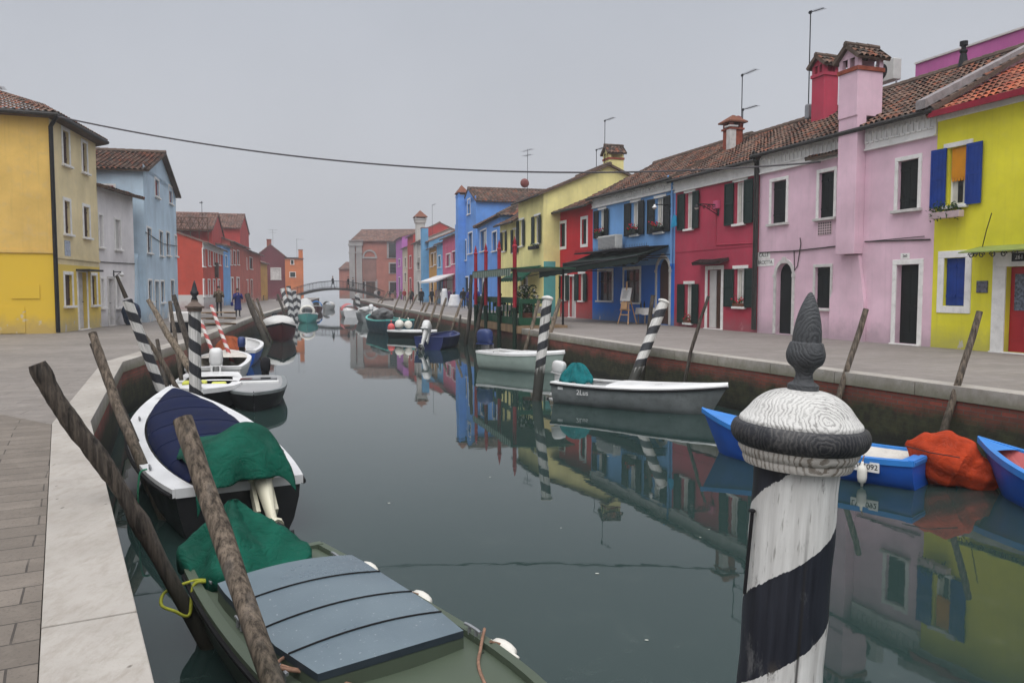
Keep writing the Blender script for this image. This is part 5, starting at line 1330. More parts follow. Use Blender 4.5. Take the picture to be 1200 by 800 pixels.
# roof over both faces: slopes towards a ridge behind
rf = MB()
ridgeA = V((-22.2, 33.4, eL + 2.1)); ridgeB = V((-21.5, 37, eL + 2.1)); ridgeC = V((-29.5, 31.0, eL + 2.1))
def slope_w(p0, p1, q0, q1, pu=.24, pv=.38, lift=.055):
    p0, p1, q0, q1 = [toL(V(x)) for x in (p0, p1, q0, q1)]; n = max(3, int((p1 - p0).length / pu)); m_ = max(3, int(((q0 + q1) / 2 - (p0 + p1) / 2).length / pv)); nn = (p1 - p0).cross(q0 - p0).normalized()
    if nn.z < 0: nn = -nn
    for j in range(m_):
        for i in range(n * 4):
            r = []
            for a, b in ((i, j), (i + 1, j), (i + 1, j + 1.1), (i, j + 1.1)):
                t, w = a / (n * 4), b / m_; hh = (.5 - .5 * math.cos(a / 4 * 2 * PI)) * lift + (.035 if b == j else 0)
                r.append(p0.lerp(p1, t).lerp(q0.lerp(q1, t), w) + nn * hh)
            rf.poly(r, 0, [(i // 4 + .2, j + .2), (i // 4 + .8, j + .2), (i // 4 + .8, j + .8), (i // 4 + .2, j + .8)])
n2 = V((YL.dir.y, -YL.dir.x, 0)) ; oh = .45
bis = (n1 + n2).normalized() * oh * 1.1
eA = V((YA[0], YA[1], eL - .12)) + bis; eB_ = V((YB[0], YB[1], eL - .12)) + n2 * oh + YL.dir * .1; eC = V((YC[0], YC[1], eL - .12)) + n1 * oh
slope_w(eA, eB_, ridgeA, ridgeB); slope_w(eC, eA, ridgeC, ridgeA)
for a, b in ((eA, eB_), (eC, eA)):
    w_ = V((0, 0, -.14)); rf.poly([toL(a), toL(b), toL(b + w_), toL(a + w_)], 0, [(0, 0)] * 4)
rf.poly([toL(x + V((0, 0, -.13))) for x in (eC, eA, eB_, V((ridgeB.x, ridgeB.y, eB_.z)), V((ridgeC.x, ridgeC.y, eB_.z)))], 0, [(0, 0)] * 5)
rf.build('roof', 'roof_tile', YL.root)
ridge = MB(); g = MB(); g.tube([toL(eC + V((0, 0, -.05))), toL(eA + V((0, 0, -.05))), toL(eB_ + V((0, 0, -.05)))], .075, 8); g.build('gutter', 'gutter', YL.root)
g = MB(); pp = V((YA[0], YA[1], 0)) + (n1 + n2).normalized() * .10; g.tube([toL(eA + V((0, 0, -.1))), toL(pp + V((0, 0, eL - .55))), toL(pp + V((0, 0, .02)))], .075, 8); g.build('downpipe', 'iron', YL.root)
antenna(YL.root, 1.0, 2.0, eL + .3, P(70, 103, 30).z, .7, .2, mat='galvanised')
r4 = YL.rect(92, 313, 103, 318); q = MB(); q.box((r4[0] - .3, -.5, r4[2]), (r4[1] + .3, -.004, r4[2] + .08)); q.build('door_hood', 'gutter', YL.root)
r4 = YL.rect(75.5, 282, 82, 300); plain('notice_blue', (.36, .40, .48), .6, .35, 14, bump=0); q = MB(); q.box((r4[0], -.02, r4[2]), (r4[1], -.004, r4[3])); q.build('wall_shrine', 'notice_blue', YL.root)
# lilac white house
LW = House('whitewashed_house', 'small whitewashed two storey house between yellow and light blue', (-17.55, 33.9), (-17.95, 37.9), 7, 'render_lilac')
eW = z_at(LW, 140, 225)
for w in ((114, 252, 120, 289), (135, 258, 141, 292), (116.5, 327, 121.5, 360)): LW.open('shut', *w, leaf='pale_shutter', fw=.09)
LW.open('door', 127.5, 327, 133.5, 383, floor=True, leaf='pale_shutter', fw=.12, frame='stone_trim'); LW.open('shut', 136.5, 326, 141, 360, leaf='pale_shutter', fw=.08)
LW.walls(eW, 'shed'); LW.roof(eW + 1.6, 'shed', .5, 'roof_tile', .2, .34, .05, side=.15)
LW.wire([(.05, -.03, 2.75), (LW.W - .05, -.03, 2.8)], .02)
for s_ in (.55, .8):
    pass
wall_lamp('pair of small black lamps above the whitewashed house door', LW, 133, 321, .35, False)
# light blue gabled house, side wall towards the camera
LBl = House('light_blue_house', 'tall light blue house with red shutters and peeling plaster', (-17.75, 38.6), (-20.7, 49.3), 10, 'render_lightblue')
e3 = 7.35
for w in ((181.5, 211, 186, 230.5), (198, 219.5, 201.6, 238.5), (172.5, 268, 177, 296), (187, 272, 190.6, 299.5), (195, 273, 198.7, 299), (205, 277, 208.3, 300), (174, 329, 178, 353), (188.6, 330, 192.4, 354), (200.3, 329, 204, 353)):
    LBl.open('shut', *w, leaf='red_shutter' if w[1] < 250 else 'brown_shutter', fw=.1)
LBl.open('door', 181.8, 330, 186.3, 368, floor=True, leaf='brown_shutter', fw=.1)
LBl.walls(e3, 'front', e3 + 1.65); LBl.roof(e3 + 1.65, 'front', .25, 'roof_tile', .24, .4, .06, side=.3)
q = MB(); q.box((-.06, 1.2, e3 - 1.65), (-.002, 3.0, e3 - .75)); rwn = q.build('window', 'white_trim', LBl.root); q = MB(); q.box((-.08, 1.3, e3 - 1.56), (-.0605, 2.9, e3 - .84)); q.build('shutter', 'red_shutter', rwn)
LBl.wire([(.1, -.03, 4.35), (LBl.W * .5, -.03, 4.1), (LBl.W - .1, -.03, 4.25)], .02)
q = MB(); q.prism([(-.9, .3, 0), (-.002, .3, 0), (-.002, .3, 3.3), (-.35, .3, 3.1), (-.6, .3, 2.3)], (0, 1.3, 0)); q.build('buttress', 'render_lightblue', LBl.root)
# red house with white plinth, and the taller buildings behind
RL = House('red_house', 'terracotta red house with white plinth on the left bank', (-25.6, 66), (-29.2, 80.5), 9, 'render_leftred')
e4 = z_at(RL, 245, 286)
for u in (238.5, 245, 251, 256.5): RL.open('shut', u - 1.3, 292 + (u - 238) * .12, u + 1.3, 312 - (u - 238) * .1, leaf='pale_shutter', fw=.1)
for u in (238.5, 245, 251, 256.5): RL.open('shut', u - 1.3, 328, u + 1.3, 347, leaf='pale_shutter', fw=.1)
RL.walls(e4, 'side', e4 + 1.6); RL.cornice(e4 - .5, e4 - .02, 'white_trim'); RL.roof(e4 + 1.6, over=.4, mat='roof_tile_far', pu=.3, pv=.5)
q = MB(); a, z = RL.loc(252, 318); q.box((a - .4, -.3, z - .6), (a + .4, -.02, z + .8)); q.build('wall_box', 'brown_shutter', RL.root)
TR = House('tall_red_house', 'tall red house with tiled gable rising above the left bank roofs', (-32.35, 95), (-34.6, 105), 8, 'render_red2'); ht = 1.55 + 73 * 95 / F
TR.walls(ht, 'front', ht + 1.9); TR.roof(ht + 1.9, 'front', .35, 'roof_tile_far', .3, .5, .08)

BT = House('tiled_house', 'brown roofed house with a lattice roof terrace behind the terracotta house', (-29.3, 78), (-31.8, 88), 9, 'render_red2'); hb_ = 1.55 + 71 * 78 / F
BT.walls(hb_, 'front', hb_ + 1.9); BT.roof(hb_ + 1.9, 'front', .3, 'roof_tile_far', .3, .5, .08)
m = MB(); z0_ = hb_ - .15
for y in [.2 + k * .8 for k in range(7)]: m.box((-1.0, y, z0_ - 1.2), (-.92, y + .08, z0_ + 1.15))
for z in (0, .55, 1.1): m.box((-.98, .2, z0_ + z), (-.94, 5.1, z0_ + z + .07))
for k in range(9):
    y = .2 + k * .54; m.tube([(-.96, y, z0_), (-.96, y + .54, z0_ + 1.1)], .03, 4); m.tube([(-.96, y + .54, z0_), (-.96, y, z0_ + 1.1)], .03, 4)
m.box((-1.0, .1, z0_ - .12), (-.1, 5.2, z0_ - .02)); m.build('roof_terrace', 'brown_door', BT.root)
for y, zt in ((.8, 2.6), (3.4, 3.2), (4.6, 2.2)): antenna(BT.root, -.5, y, z0_, hb_ + zt, 1.2, .2, 'Y' if y > 3 else 'L')
BG = House('bright_blue_house', 'narrow bright blue house squeezed between red houses on the left', (-29.25, 80.7), (-30.4, 86), 8, 'render_brightblue'); BG.open('glass', 264, 300, 266, 312, fw=.1, mull=False); BG.walls(z_at(BG, 264, 288), 'flat'); BG.roof(BG.H + 1.2, 'shed', .3, 'roof_tile_far', .3, .5, .07)
BR = House('brick_red_house', 'long weathered brick red house with grey doors on the left', (-30.45, 86.2), (-33.6, 101), 9, 'render_brickred')
for u in (270, 274.5, 279): BR.open('shut', u - 1.1, 294, u + 1.1, 310, leaf='brown_shutter', fw=.1)
for u in (272, 279): BR.open('door', u - 1.6, 326, u + 1.6, 350, floor=True, leaf='stone_trim', fw=.15)
BR.walls(z_at(BR, 276, 284.5), 'side', z_at(BR, 276, 284.5) + 1.6); BR.roof(BR.H + 1.6, over=.4, mat='roof_tile_far', pu=.3, pv=.5)
RO = House('orange_red_house', 'orange red house with dark shuttered windows on the left bank', (-33.65, 101.2), (-36.3, 115), 9, 'render_brickred')
for u in (287, 294): RO.open('shut', u - 1.6, 302, u + 1.6, 315, leaf='black_shutter', fw=.1)
for u in (286, 290, 295): RO.open('door', u - 1.0, 328, u + 1.0, 350, floor=True, leaf='brown_door', fw=.1)
RO.walls(z_at(RO, 290, 293), 'side', z_at(RO, 290, 293) + 1.5); RO.roof(RO.H + 1.5, over=.5, mat='roof_tile_far', pu=.3, pv=.5)
AM = House('amber_house', 'small amber house before the dark maroon gable', (-37.2, 117), (-38.4, 125), 7, 'render_amber')
AM.open('shut', 300, 311, 303, 322, leaf='dark_green_shutter', fw=.1); AM.walls(z_at(AM, 301, 306), 'side', z_at(AM, 301, 306) + 1.2); AM.roof(AM.H + 1.2, over=.3, mat='roof_tile_far', pu=.3, pv=.5)
MA = House('maroon_house', 'dark maroon gabled house facing down the canal', (-44.0, 137), (-39.4, 138.5), 14, 'render_maroon')
MA = MA
zM = 1.55 + 40 * 137 / F
MA.open('shut', 318.5, 315, 328, 327.5, leaf='stone_trim', fw=.22, frame='stone_trim') ; MA.walls(zM, 'front', zM + 2.0); MA.roof(zM + 2.0, 'front', .35, plain('slate_far', (.17, .155, .15), .9, .2, 1) and 'roof_tile_far', .4, .6, .07); chimney(MA.root, 2.3, 5, zM + 1, zM + 3.1, .8, .8, 'brick_red', 'slab', 'terracotta'); antenna(MA.root, 3, 6, zM + 1, zM + 5, 1.6, .2, 'Y')
OR = House('orange_house', 'bright orange house at the left end of the footbridge', (-39.3, 138), (-36.4, 139), 10, 'render_orange')
zO = 1.55 + 37 * 138 / F
OR.open('shut', 340, 319, 346, 324.5, leaf='dark_green_shutter', fw=.1); OR.open('shut', 341, 305, 344, 309.5, leaf='dark_green_shutter', fw=.1); OR.walls(zO, 'flat'); OR.roof(zO + .5, 'shed', .2, 'roof_tile_far', .4, .6, .07); chimney(OR.root, OR.W - .4, .4, zO - .5, zO + 1.5, .7, .7, 'render_orange', 'slab', 'terracotta'); antenna(OR.root, OR.W - .9, 2, zO, zO + 3.5, 1.2, .1)

# ============================================================ FOOTBRIDGE
fb = thing('footbridge', 'low arched footbridge with railings crossing the far canal', 'bridge', (-26.5, 119.5, 0), math.atan2(.6, 11.5))
def bz(x): return .35 + 1.55 * (1 - (x / 7.2) ** 2)
m = MB(); n = 24
m.rings([[V((x, -1.2, bz(x) - .32)), V((x, -1.2, bz(x))), V((x, 1.2, bz(x))), V((x, 1.2, bz(x) - .32))] for x in [-7.2 + 14.4 * k / n for k in range(n + 1)]]); m.build('deck', plain('bridge_dark', (.035, .032, .03), .8, .2, 2), fb)
for y in (-1.2, 1.2):
    m = MB()
    m.tube([(x, y, bz(x) + 1.02) for x in [-7.2 + 14.4 * k / n for k in range(n + 1)]], .035, 5); m.tube([(x, y, bz(x) + .12) for x in [-7.2 + 14.4 * k / n for k in range(n + 1)]], .02, 5)
    for k in range(73):
        x = -7.2 + .2 * k; m.tube([(x, y, bz(x) - .02), (x, y, bz(x) + 1.02)], .03 if k % 9 == 0 else .011, 4)
    m.build('railing', 'iron', fb)
for x in (-7.6, 7.6):
    m = MB(); m.box((x - .9, -1.5, -1.5), (x + .9, 1.5, .34)); m.build('abutment', 'quay_brick', fb)

# ============================================================ OVERHEAD CABLE
a, b = V((-16.4, 28.6, 7.75)), R1.A + R1.dir * (R1.W + 3.3) + R1.inn * -.1; b.z = 5.7
pts = []
for k in range(41):
    t = k / 40; p = a.lerp(b, t); p.z -= 1.0 * 4 * t * (1 - t); pts.append(p)
m = MB(); m.tube(pts, .028, 6)
for k in range(1, 120):
    pass
o = m.build('overhead_cable', plain('cable', (.085, .08, .085), .7, .3, 20), None, origin=a); tag(o, 'dark overhead cable sagging across the canal between the houses', 'cable')
pts2 = [p + V((.0, .02 * math.sin(i * 2.6), .018 * math.cos(i * 2.6) - .02)) for i, p in enumerate(pts)]
# ============================================================ POLES
def Kx(line, Y):
    for a, b in zip(line, line[1:]):
        if a[1] <= Y <= b[1]: return lerp(a[0], b[0], (Y - a[1]) / (b[1] - a[1]))
    return line[-1][0]
def solveY(u, line, off):
    k = (u - 600) / F; best = None
    Y = 8.0
    while Y < 118:
        e = abs(k * Y - Kx(line, Y) - off)
        if best is None or e < best[0]: best = (e, Y)
        Y += .05
    return best[1]
def wet(top, base, z=-1.7):
    d = (base - top); t = (z - top.z) / d.z
    return top + d * t
def rpole(label, ut, vt, ub, vb, r, mat='mooring_wood', off=-.28, line=RQ, dy=.25, bend=0, **k):
    Y = solveY(ub, line, off); tp, bs = P(ut, vt, Y + dy), P(ub, vb, Y); b = wet(tp, bs)
    mid = tp.lerp(b, .45) + V((bend, 0, 0))
    return pole(label, [b, mid, tp] if bend else [b, tp], [r * 1.1, r, r * .82] if bend else [r * 1.1, r * .85], mat, **k)
# right bank
rpole('weathered leaning pole before the lime yellow house', 1148, 365, 1108, 500, .06, 'mooring_wood')
rpole('weathered leaning pole in front of the pink house', 1015, 362, 980, 475, .062)
rpole('thin crooked pole before the crimson house', 830, 347, 805, 450, .045, 'mooring_wood_dark', bend=-.1)
rpole('plain grey pole leaning against the striped one by the grey boat', 765, 346, 752, 448, .062, 'mooring_wood_dark', off=-.45)
rpole('tan pole left of the striped pole behind the pale green boat', 632, 352, 614, 416, .085, 'mooring_wood_pale')
rpole('greyish tan pole right of the striped pole behind the pale green boat', 656, 350, 638, 415, .09, 'mooring_wood_pale', off=-.2)
rpole('tall dark pole nearest the green pavilion rail', 569, 330, 555, 413, .10, 'mooring_wood_dark', off=-.7, dy=.6)
rpole('tall dark crooked pole left of the pavilion', 552, 322, 544, 412, .10, 'mooring_wood_dark', off=-.7, bend=.12)
rpole('slanting pole beside the blue motorboat on the right', 541, 350, 528, 392, .08, 'mooring_wood_pale')
rpole('short stump pole between taller ones left of the pavilion', 539.5, 369, 537, 394, .07, 'mooring_wood_dark')
for i, (a, b, c, d) in enumerate(((523, 349, 513, 381), (513, 347, 503, 381), (503, 354, 492, 382), (497.5, 355, 487, 380), (489, 345, 475, 373), (482, 340, 471, 371), (470, 343, 460, 366), (455, 341, 442, 364), (446, 350, 438, 362))):
    rpole('slim tan mooring pole in the slanting row along the far right quay', a, b, c, d, .085, 'mooring_wood_pale')
# left bank
def lpole(label, pts, r, mat='mooring_wood', **k):
    q = [P(*p) for p in pts]; b = wet(q[1] if len(q) > 2 else q[0], q[-1]) if len(q) > 2 else wet(q[0], q[1])
    return pole(label, [b] + list(reversed(q[:-1])), r, mat, **k)
lpole('thick gnarled bent mooring pole at the nearest quay edge', [(45, 426, 5.6), (68, 468, 5.65), (92, 508, 5.7), (120, 545, 5.75), (146, 580, 5.8), (172, 628, 5.85), (213, 715, 5.9)], [.054, .054, .055, .058, .062, .06, .056], 'mooring_wood_dark', n=14, knots=.5)
lpole('thick sawn off mooring pole standing in front of the green boat', [(213, 491, 5.0), (258, 620, 4.7), (322, 800, 4.2)], [.062, .06, .062], 'mooring_wood', n=16, knots=.15)
lpole('slender pole leaning over the quay beside the blue covered boat', [(109, 390, 10.2), (135, 470, 9.95), (168, 548, 9.65)], [.07, .06, .05], 'mooring_wood', n=12)
lpole('dark pole crossing behind the slender one by the blue covered boat', [(108, 402, 11.0), (128, 450, 10.9), (156, 515, 10.8)], [.065, .06, .055], 'mooring_wood_dark', n=12)
lpole('crooked thin pole rising beside the striped ones on the left', [(161, 384, 16), (185, 415, 16.2), (197, 437, 16.2)], [.06, .055, .045], 'mooring_wood', n=8)
lpole('short dark stake against the left quay wall', [(184, 398, 17.5), (190, 428, 17.2)], [.055, .045], 'mooring_wood_dark', n=8)
lpole('long grey pole slanting down towards the white motorboat', [(173, 351, 19.3), (196, 391, 19.2), (219, 427, 19)], [.09, .08, .055], 'mooring_wood_pale', n=8)
lpole('upright thin pole beside the grey slanting one', [(199, 353, 20.5), (206, 400, 20.3)], [.06, .05], 'mooring_wood', n=8)
lpole('dark slanting pole left of the finial pole on the left quay', [(203, 346, 21.5), (212, 375, 21.4), (222, 408, 21.2)], [.085, .08, .06], 'mooring_wood_dark', n=8)
lpole('thick slanting pole nearest the maroon boat', [(289, 345, 40.5), (304, 382, 39.8)], [.16, .13], 'mooring_wood_dark', n=8)
lpole('thin pole behind the maroon boat, left of a pair', [(296, 352, 43.5), (308, 378, 43)], [.09, .08], 'mooring_wood', n=8)
lpole('thin pole behind the maroon boat, right of a pair', [(301, 350, 46), (309, 372, 45.7)], [.08, .07], 'mooring_wood', n=8)
lpole('lone slanting pole before the chequered bundle of posts', [(325, 345, 61), (333, 366, 60.5)], [.11, .09], 'mooring_wood_dark', n=8)

# striped poles
WHT, BLK = (.60, .585, .555), (.018, .019, .024)
plain('pole_white', (.58, .565, .53), .7, .15, 8, dirt=.4, dirtcol=(.22, .2, .17), bs=60, bump=.3)
plain('pole_black', (.022, .023, .027), .6, .4, 10, bump=.4, bs=50)
plain('pole_capwood', (.13, .10, .085), .75, .3, 6)
stripe_mat('stripes_a', WHT, BLK, .43, .3, .1, 12, 1.25, -1); stripe_mat('stripes_b', WHT, BLK, .47, .35, .35, 12, 1.3, -1)
stripe_mat('stripes_left', WHT, BLK, .42, .45, .62, 12, .55, 1); stripe_mat('stripes_lean', WHT, BLK, .42, .35, .1, 12, .5, 1)
stripe_mat('stripes_red', (.60, .57, .54), (.32, .05, .045), .36, .4, 0, 20, None, 1)
stripe_mat('stripes_far', (.60, .6, .58), (.03, .03, .035), .75, .1, 0, 6, None, 1); stripe_mat('stripes_far2', (.60, .6, .58), (.03, .03, .035), .75, .1, .5, 6, None, -1)
def sp(label, tp, bs, r, mat, zb=-1.7, **k): return striped(label, wet(tp, bs, zb), tp, r, mat, **k)
sp('black and white spiral pole rising beside the pale green boat', P(641.5, 350, 19.9), P(629, 468, 19.7), .125, 'stripes_a')
sp('black and white spiral pole leaning right in front of the blue house', P(778, 354, 21.0), P(742, 447, 20.6), .135, 'stripes_b')
t = sp('upright black and white pole with dark finial cap on the left', P(228, 361, 14.3), P(229, 470, 14.3), .104, 'stripes_left', cap='finial', rtop=.106)
q = MB(); 
t = sp('leaning black and white pole with a dark stick on top', P(149, 352, 15.3), P(187, 452, 15.6), .095, 'stripes_lean', cap='flat')
L_ = (P(149, 352, 15.3) - t.location).length; q = MB(); q.tube([(0, 0, L_ + .05), (-.02, 0, L_ + .5)], [.045, .03], 8); q.build('stick', 'mooring_wood_dark', t)
sp('thin red and white spiral pole, left of the two by the white motorboats', P(235, 375, 24.3), P(247.5, 408, 24.0), .058, 'stripes_red', cap='flat')
sp('thin red and white spiral pole, right of the two near the pallet crate', P(247.5, 358, 27.5), P(263.5, 401, 27.0), .066, 'stripes_red', cap='flat')
for i, (u0, v0, u1) in enumerate(((331, 339, 340), (338, 336, 343), (344.5, 341, 346.5), (350, 347, 350))):
    sp(('far left chequered post of the cluster before the footbridge', 'tallest chequered post of the cluster, with a dark knob', 'third chequered post from the left in the cluster before the footbridge', 'shortest chequered post on the cluster’s right by the covered boats'.replace('’', ''))[i], P(u0, v0, 76 + i), P(u1, 372, 75.5 + i), .22, 'stripes_far' if i % 2 else 'stripes_far2', cap='round', capmat='pole_black' if i == 1 else 'pole_white', group='striped mooring poles')
sp('far striped post standing by the right end of the footbridge', P(418.5, 345, 95), P(420, 362, 95), .28, 'stripes_far')

# the big foreground pole
tp, bt = P(934.0, 541, 2.28), P(914.5, 780, 2.28); bs = wet(tp, bt, -1.9)
q_, L = axis_frame(bs, tp)
zbd = (P(923.5, 661, 2.28) - bs).length; pit = .56
stripe_mat('stripes_near', (.64, .63, .60), (.012, .014, .022), pit, .10, 0, 16, None, -1)
FP = thing('striped_mooring_pole', 'big foreground mooring pole with spiral stripes, domed cap and pointed finial', 'mooring pole', bs, 0, 'striped mooring poles')
FP.rotation_mode = 'QUATERNION'; FP.rotation_quaternion = q_
# near pole paint: its own crisper material
MATS.pop('stripes_near'); 
s = N('near_pole_paint'); sep = s.n('SeparateXYZ'); s.l(s.tc.outputs['Object'], sep.inputs[0])
ang = s.math('DIVIDE', s.math('ARCTAN2', sep.outputs['Y'], sep.outputs['X']), -2 * PI)
wob = s.math('ADD', s.math('MULTIPLY', s.math('SUBTRACT', s.noise(s.vec(), 9, 3), .5), .045), s.math('MULTIPLY', s.math('SUBTRACT', s.noise(s.vec((60, 60, 14)), 1.4, 5, .75), .5), .045))
qv = s.math('ADD', s.math('ADD', s.math('DIVIDE', sep.outputs['Z'], pit), ang), s.math('ADD', wob, 20 - (zbd + .05) / pit - .25))
f = s.math('GREATER_THAN', s.math('FRACT', qv), .5)
gv = s.vec((1, 1, .05)); g1 = s.noise(gv, 38, 7, .65); g2 = s.noise(s.vec((1, 1, .10)), 120, 4, .6); bl = s.noise(s.vec(), 5, 6, .6); bl2 = s.noise(s.vec((1, 1, .35)), 14, 8, .75)
white = s.mix(s.ramp(g1, [(.35, 0), (.65, 1)]), (.46, .45, .43), (.66, .655, .63)); white = s.mix(s.math('MULTIPLY', s.ramp(bl, [(.45, 0), (.75, 1)]), .5), white, (.42, .41, .385))
white = s.mix(s.math('MULTIPLY', s.ramp(g2, [(.60, 0), (.68, 1)]), .6), white, (.15, .14, .12)); fl_ = s.noise(s.vec((1, 1, .22)), 30, 9, .8); white = s.mix(s.math('MULTIPLY', s.ramp(fl_, [(.60, 0), (.66, 1)]), .75), white, (.07, .06, .05)); gr_ = s.noise(s.vec((1, 1, .12)), 8, 6, .7); white = s.mix(s.math('MULTIPLY', s.ramp(gr_, [(.5, 0), (.72, 1)]), .45), white, (.30, .285, .26))
black = s.mix(s.ramp(g1, [(.35, 0), (.65, 1)]), (.006, .007, .012), (.020, .023, .033)); black = s.mix(s.math('MULTIPLY', s.ramp(bl2, [(.58, 0), (.68, 1)]), .6), black, (.13, .13, .13))
c = s.mix(f, white, black)
ck = s.noise(s.vec((1, 1, .03)), 7.3, 2, .3); crack = s.math('MULTIPLY', s.ramp(s.math('ABSOLUTE', s.math('SUBTRACT', ck, .5)), [(.005, 1), (.014, 0)]), s.ramp(s.noise(s.vec((1, 1, .2)), 2.2, 2), [(.30, 0), (.40, 1)]))
c = s.mix(s.math('MULTIPLY', crack, .85), c, (.015, .013, .012))
chip = s.math('MULTIPLY', s.ramp(s.noise(s.vec((1, 1, .4)), 22, 8, .75), [(.58, 0), (.62, 1)]), s.ramp(s.math('ABSOLUTE', s.math('SUBTRACT', s.math('FRACT', s.math('MULTIPLY', qv, 2.0)), .5)), [(.36, 0), (.5, 1)]))
c = s.mix(s.math('MULTIPLY', chip, .9), c, (.05, .042, .036))
s.bump(s.math('SUBTRACT', s.math('ADD', g1, s.math('MULTIPLY', g2, .4)), s.math('MULTIPLY', crack, 1.2)), .4, .0035); s.done(c, s.math('ADD', .42, s.math('MULTIPLY', g1, .3)), 0, .4)
def grain_mat(name, ca, cb, centre, sc_=60, dist=2.2, amt=.9, rough=.75):
    s = N(name); mp = s.n('Mapping'); mp.inputs['Location'].default_value = tuple(-x for x in centre); s.l(s.tc.outputs['Object'], mp.inputs['Vector'])
    w = s.n('TexWave', wave_type='RINGS', rings_direction='SPHERICAL', wave_profile='SIN'); w.inputs['Scale'].default_value = sc_; w.inputs['Distortion'].default_value = dist; w.inputs['Detail'].default_value = 5; w.inputs['Detail Scale'].default_value = .7; w.inputs['Detail Roughness'].default_value = .62
    s.l(mp.outputs['Vector'], w.inputs['Vector']); nz = s.noise(s.vec(), 45, 6, .7); nb = s.noise(s.vec(), 9, 5, .65)
    gt = s.ramp(nb, [(.36, .25), (.6, 1)]); k = s.math('ADD', s.math('MULTIPLY', w.outputs['Fac'], .55), s.math('MULTIPLY', nz, .65))
    c = s.mix(s.math('MULTIPLY', s.math('MULTIPLY', s.ramp(k, [(.40, 1), (.52, 0)]), gt), amt), ca, cb); c = s.mix(s.math('MULTIPLY', s.ramp(nb, [(.5, 0), (.75, 1)]), .4), c, mul(cb, 1.6))
    s.bump(k, .5, .004); return s.done(c, rough, 0, .3)
grain_mat('dome_paint', (.55, .54, .515), (.075, .07, .065), (.02, -.17, L + .15), 26, 14.0, .62)
grain_mat('rim_paint', (.022, .023, .027), (.11, .105, .10), (.0, -.2, L + .07), 24, 14, .5, .6)
grain_mat('finial_paint', (.062, .065, .069), (.014, .014, .015), (.02, -.09, L + .36), 30, 12, .55, .6)
grain_mat('ring_paint', (.50, .47, .43), (.11, .085, .06), (.02, -.25, L + .02), 22, 8, .8)
m = MB(); R = .119
m.lathe([(R * (1 + .015 * math.sin(k * 1.9)), L * k / 40) for k in range(41)], 56); m.build('shaft', 'near_pole_paint', FP, smooth=True, angle=60)
def smoothprof(pr, n=6):
    out = []
    for i in range(len(pr) - 1):
        p0, p1, p2, p3 = pr[max(i - 1, 0)], pr[i], pr[i + 1], pr[min(i + 2, len(pr) - 1)]
        for k in range(n):
            t = k / n; out.append(tuple(.5 * (2 * b + (c - a) * t + (2 * a - 5 * b + 4 * c - d) * t * t + (3 * b - a - 3 * c + d) * t ** 3) for a, b, c, d in zip(p0, p1, p2, p3)))
    return out + [pr[-1]]
m = MB(); m.lathe([(.118, L - .008), (.148, L - .008), (.154, L + .004), (.154, L + .016), (.158, L + .018), (.168, L + .036), (.168, L + .05), (.12, L + .052)], 56); cr = m.build('cap_ring', 'ring_paint', FP, smooth=True, angle=35)
m = MB(); m.lathe(smoothprof([(.14, L + .046), (.168, L + .046), (.186, L + .062), (.193, L + .084), (.188, L + .104), (.178, L + .113), (.15, L + .115)], 5), 64); m.build('cap_rim', 'rim_paint', FP, smooth=True, angle=60)
m = MB(); m.lathe(smoothprof([(.170, L + .108), (.170, L + .122), (.162, L + .132), (.150, L + .146), (.128, L + .174), (.095, L + .198), (.055, L + .21), (.01, L + .213)], 5), 64); dm = m.build('cap_dome', 'dome_paint', FP, smooth=True, angle=60)
m = MB(); h = L + .2
m.lathe([(.0435, h), (.0435, h + .026), (.038, h + .030)] + smoothprof([(.0285, h + .036), (.0235, h + .056), (.030, h + .072), (.048, h + .088), (.0545, h + .112), (.050, h + .134), (.0455, h + .147)], 4) + smoothprof([(.0405, h + .150), (.0395, h + .175), (.034, h + .212), (.024, h + .25), (.010, h + .283), (.002, h + .293)], 4), 40); m.build('finial', 'finial_paint', dm, smooth=True, angle=45)
xr = -.124; a_ = (P(878, 596, 2.28) - bs).length; b_ = (P(873, 692, 2.28) - bs).length
m = MB(); m.tube([(-.132, -.03, b_), (-.128, -.03, a_)], .0055, 8); m.sup((-.129, -.03, a_), (.011, .011, .006), 2, 10, 6); m.build('iron_rod', 'iron', FP)

# ============================================================ BOATS
plain('hull_green', (.05, .065, .046), .45, .15, 2, bump=.05, dirt=.3, dirtcol=(.03, .035, .025)); plain('deck_green', (.066, .085, .058), .5, .12, 1.5, bump=.06, bs=25, dirt=.35, dirtcol=(.06, .07, .05))
plain('hull_black', (.010, .010, .011), .4, .3, 3); plain('hull_white', (.56, .56, .56), .35, .08, 2, dirt=.3, dirtcol=(.3, .29, .26)); plain('hull_blue', (.010, .075, .36), .4, .2, 2); plain('rail_blue', (.03, .19, .54), .4, .15, 3)
plain('hull_grey', (.17, .185, .185), .5, .25, 2, dirt=.4, dirtcol=(.04, .045, .04)); plain('hull_mint', (.33, .40, .36), .4, .1, 2, dirt=.3, dirtcol=(.15, .2, .15)); plain('hull_maroon', (.09, .018, .022), .45, .25, 2); plain('hull_teal', (.012, .055, .075), .45, .2, 2); plain('hull_navy', (.012, .022, .10), .4, .2, 2)
plain('aqua', (.12, .42, .38), .5, .1, 2); plain('deck_red', (.40, .10, .10), .6, .2, 3); plain('timber_light', (.50, .47, .42), .6, .12, 3, dirt=.3)
cloth('tarp_green', (.004, .068, .044)); cloth('tarp_teal', (.008, .13, .14)); cloth('tarp_orange', (.36, .040, .011)); plain('tarp_white', (.52, .51, .49), .8, .1, 2); cloth('tarp_rust', (.26, .065, .025)); plain('tarp_blue', (.03, .16, .42), .75, .2, 3); plain('tarp_grey', (.42, .42, .41), .8, .1, 2)
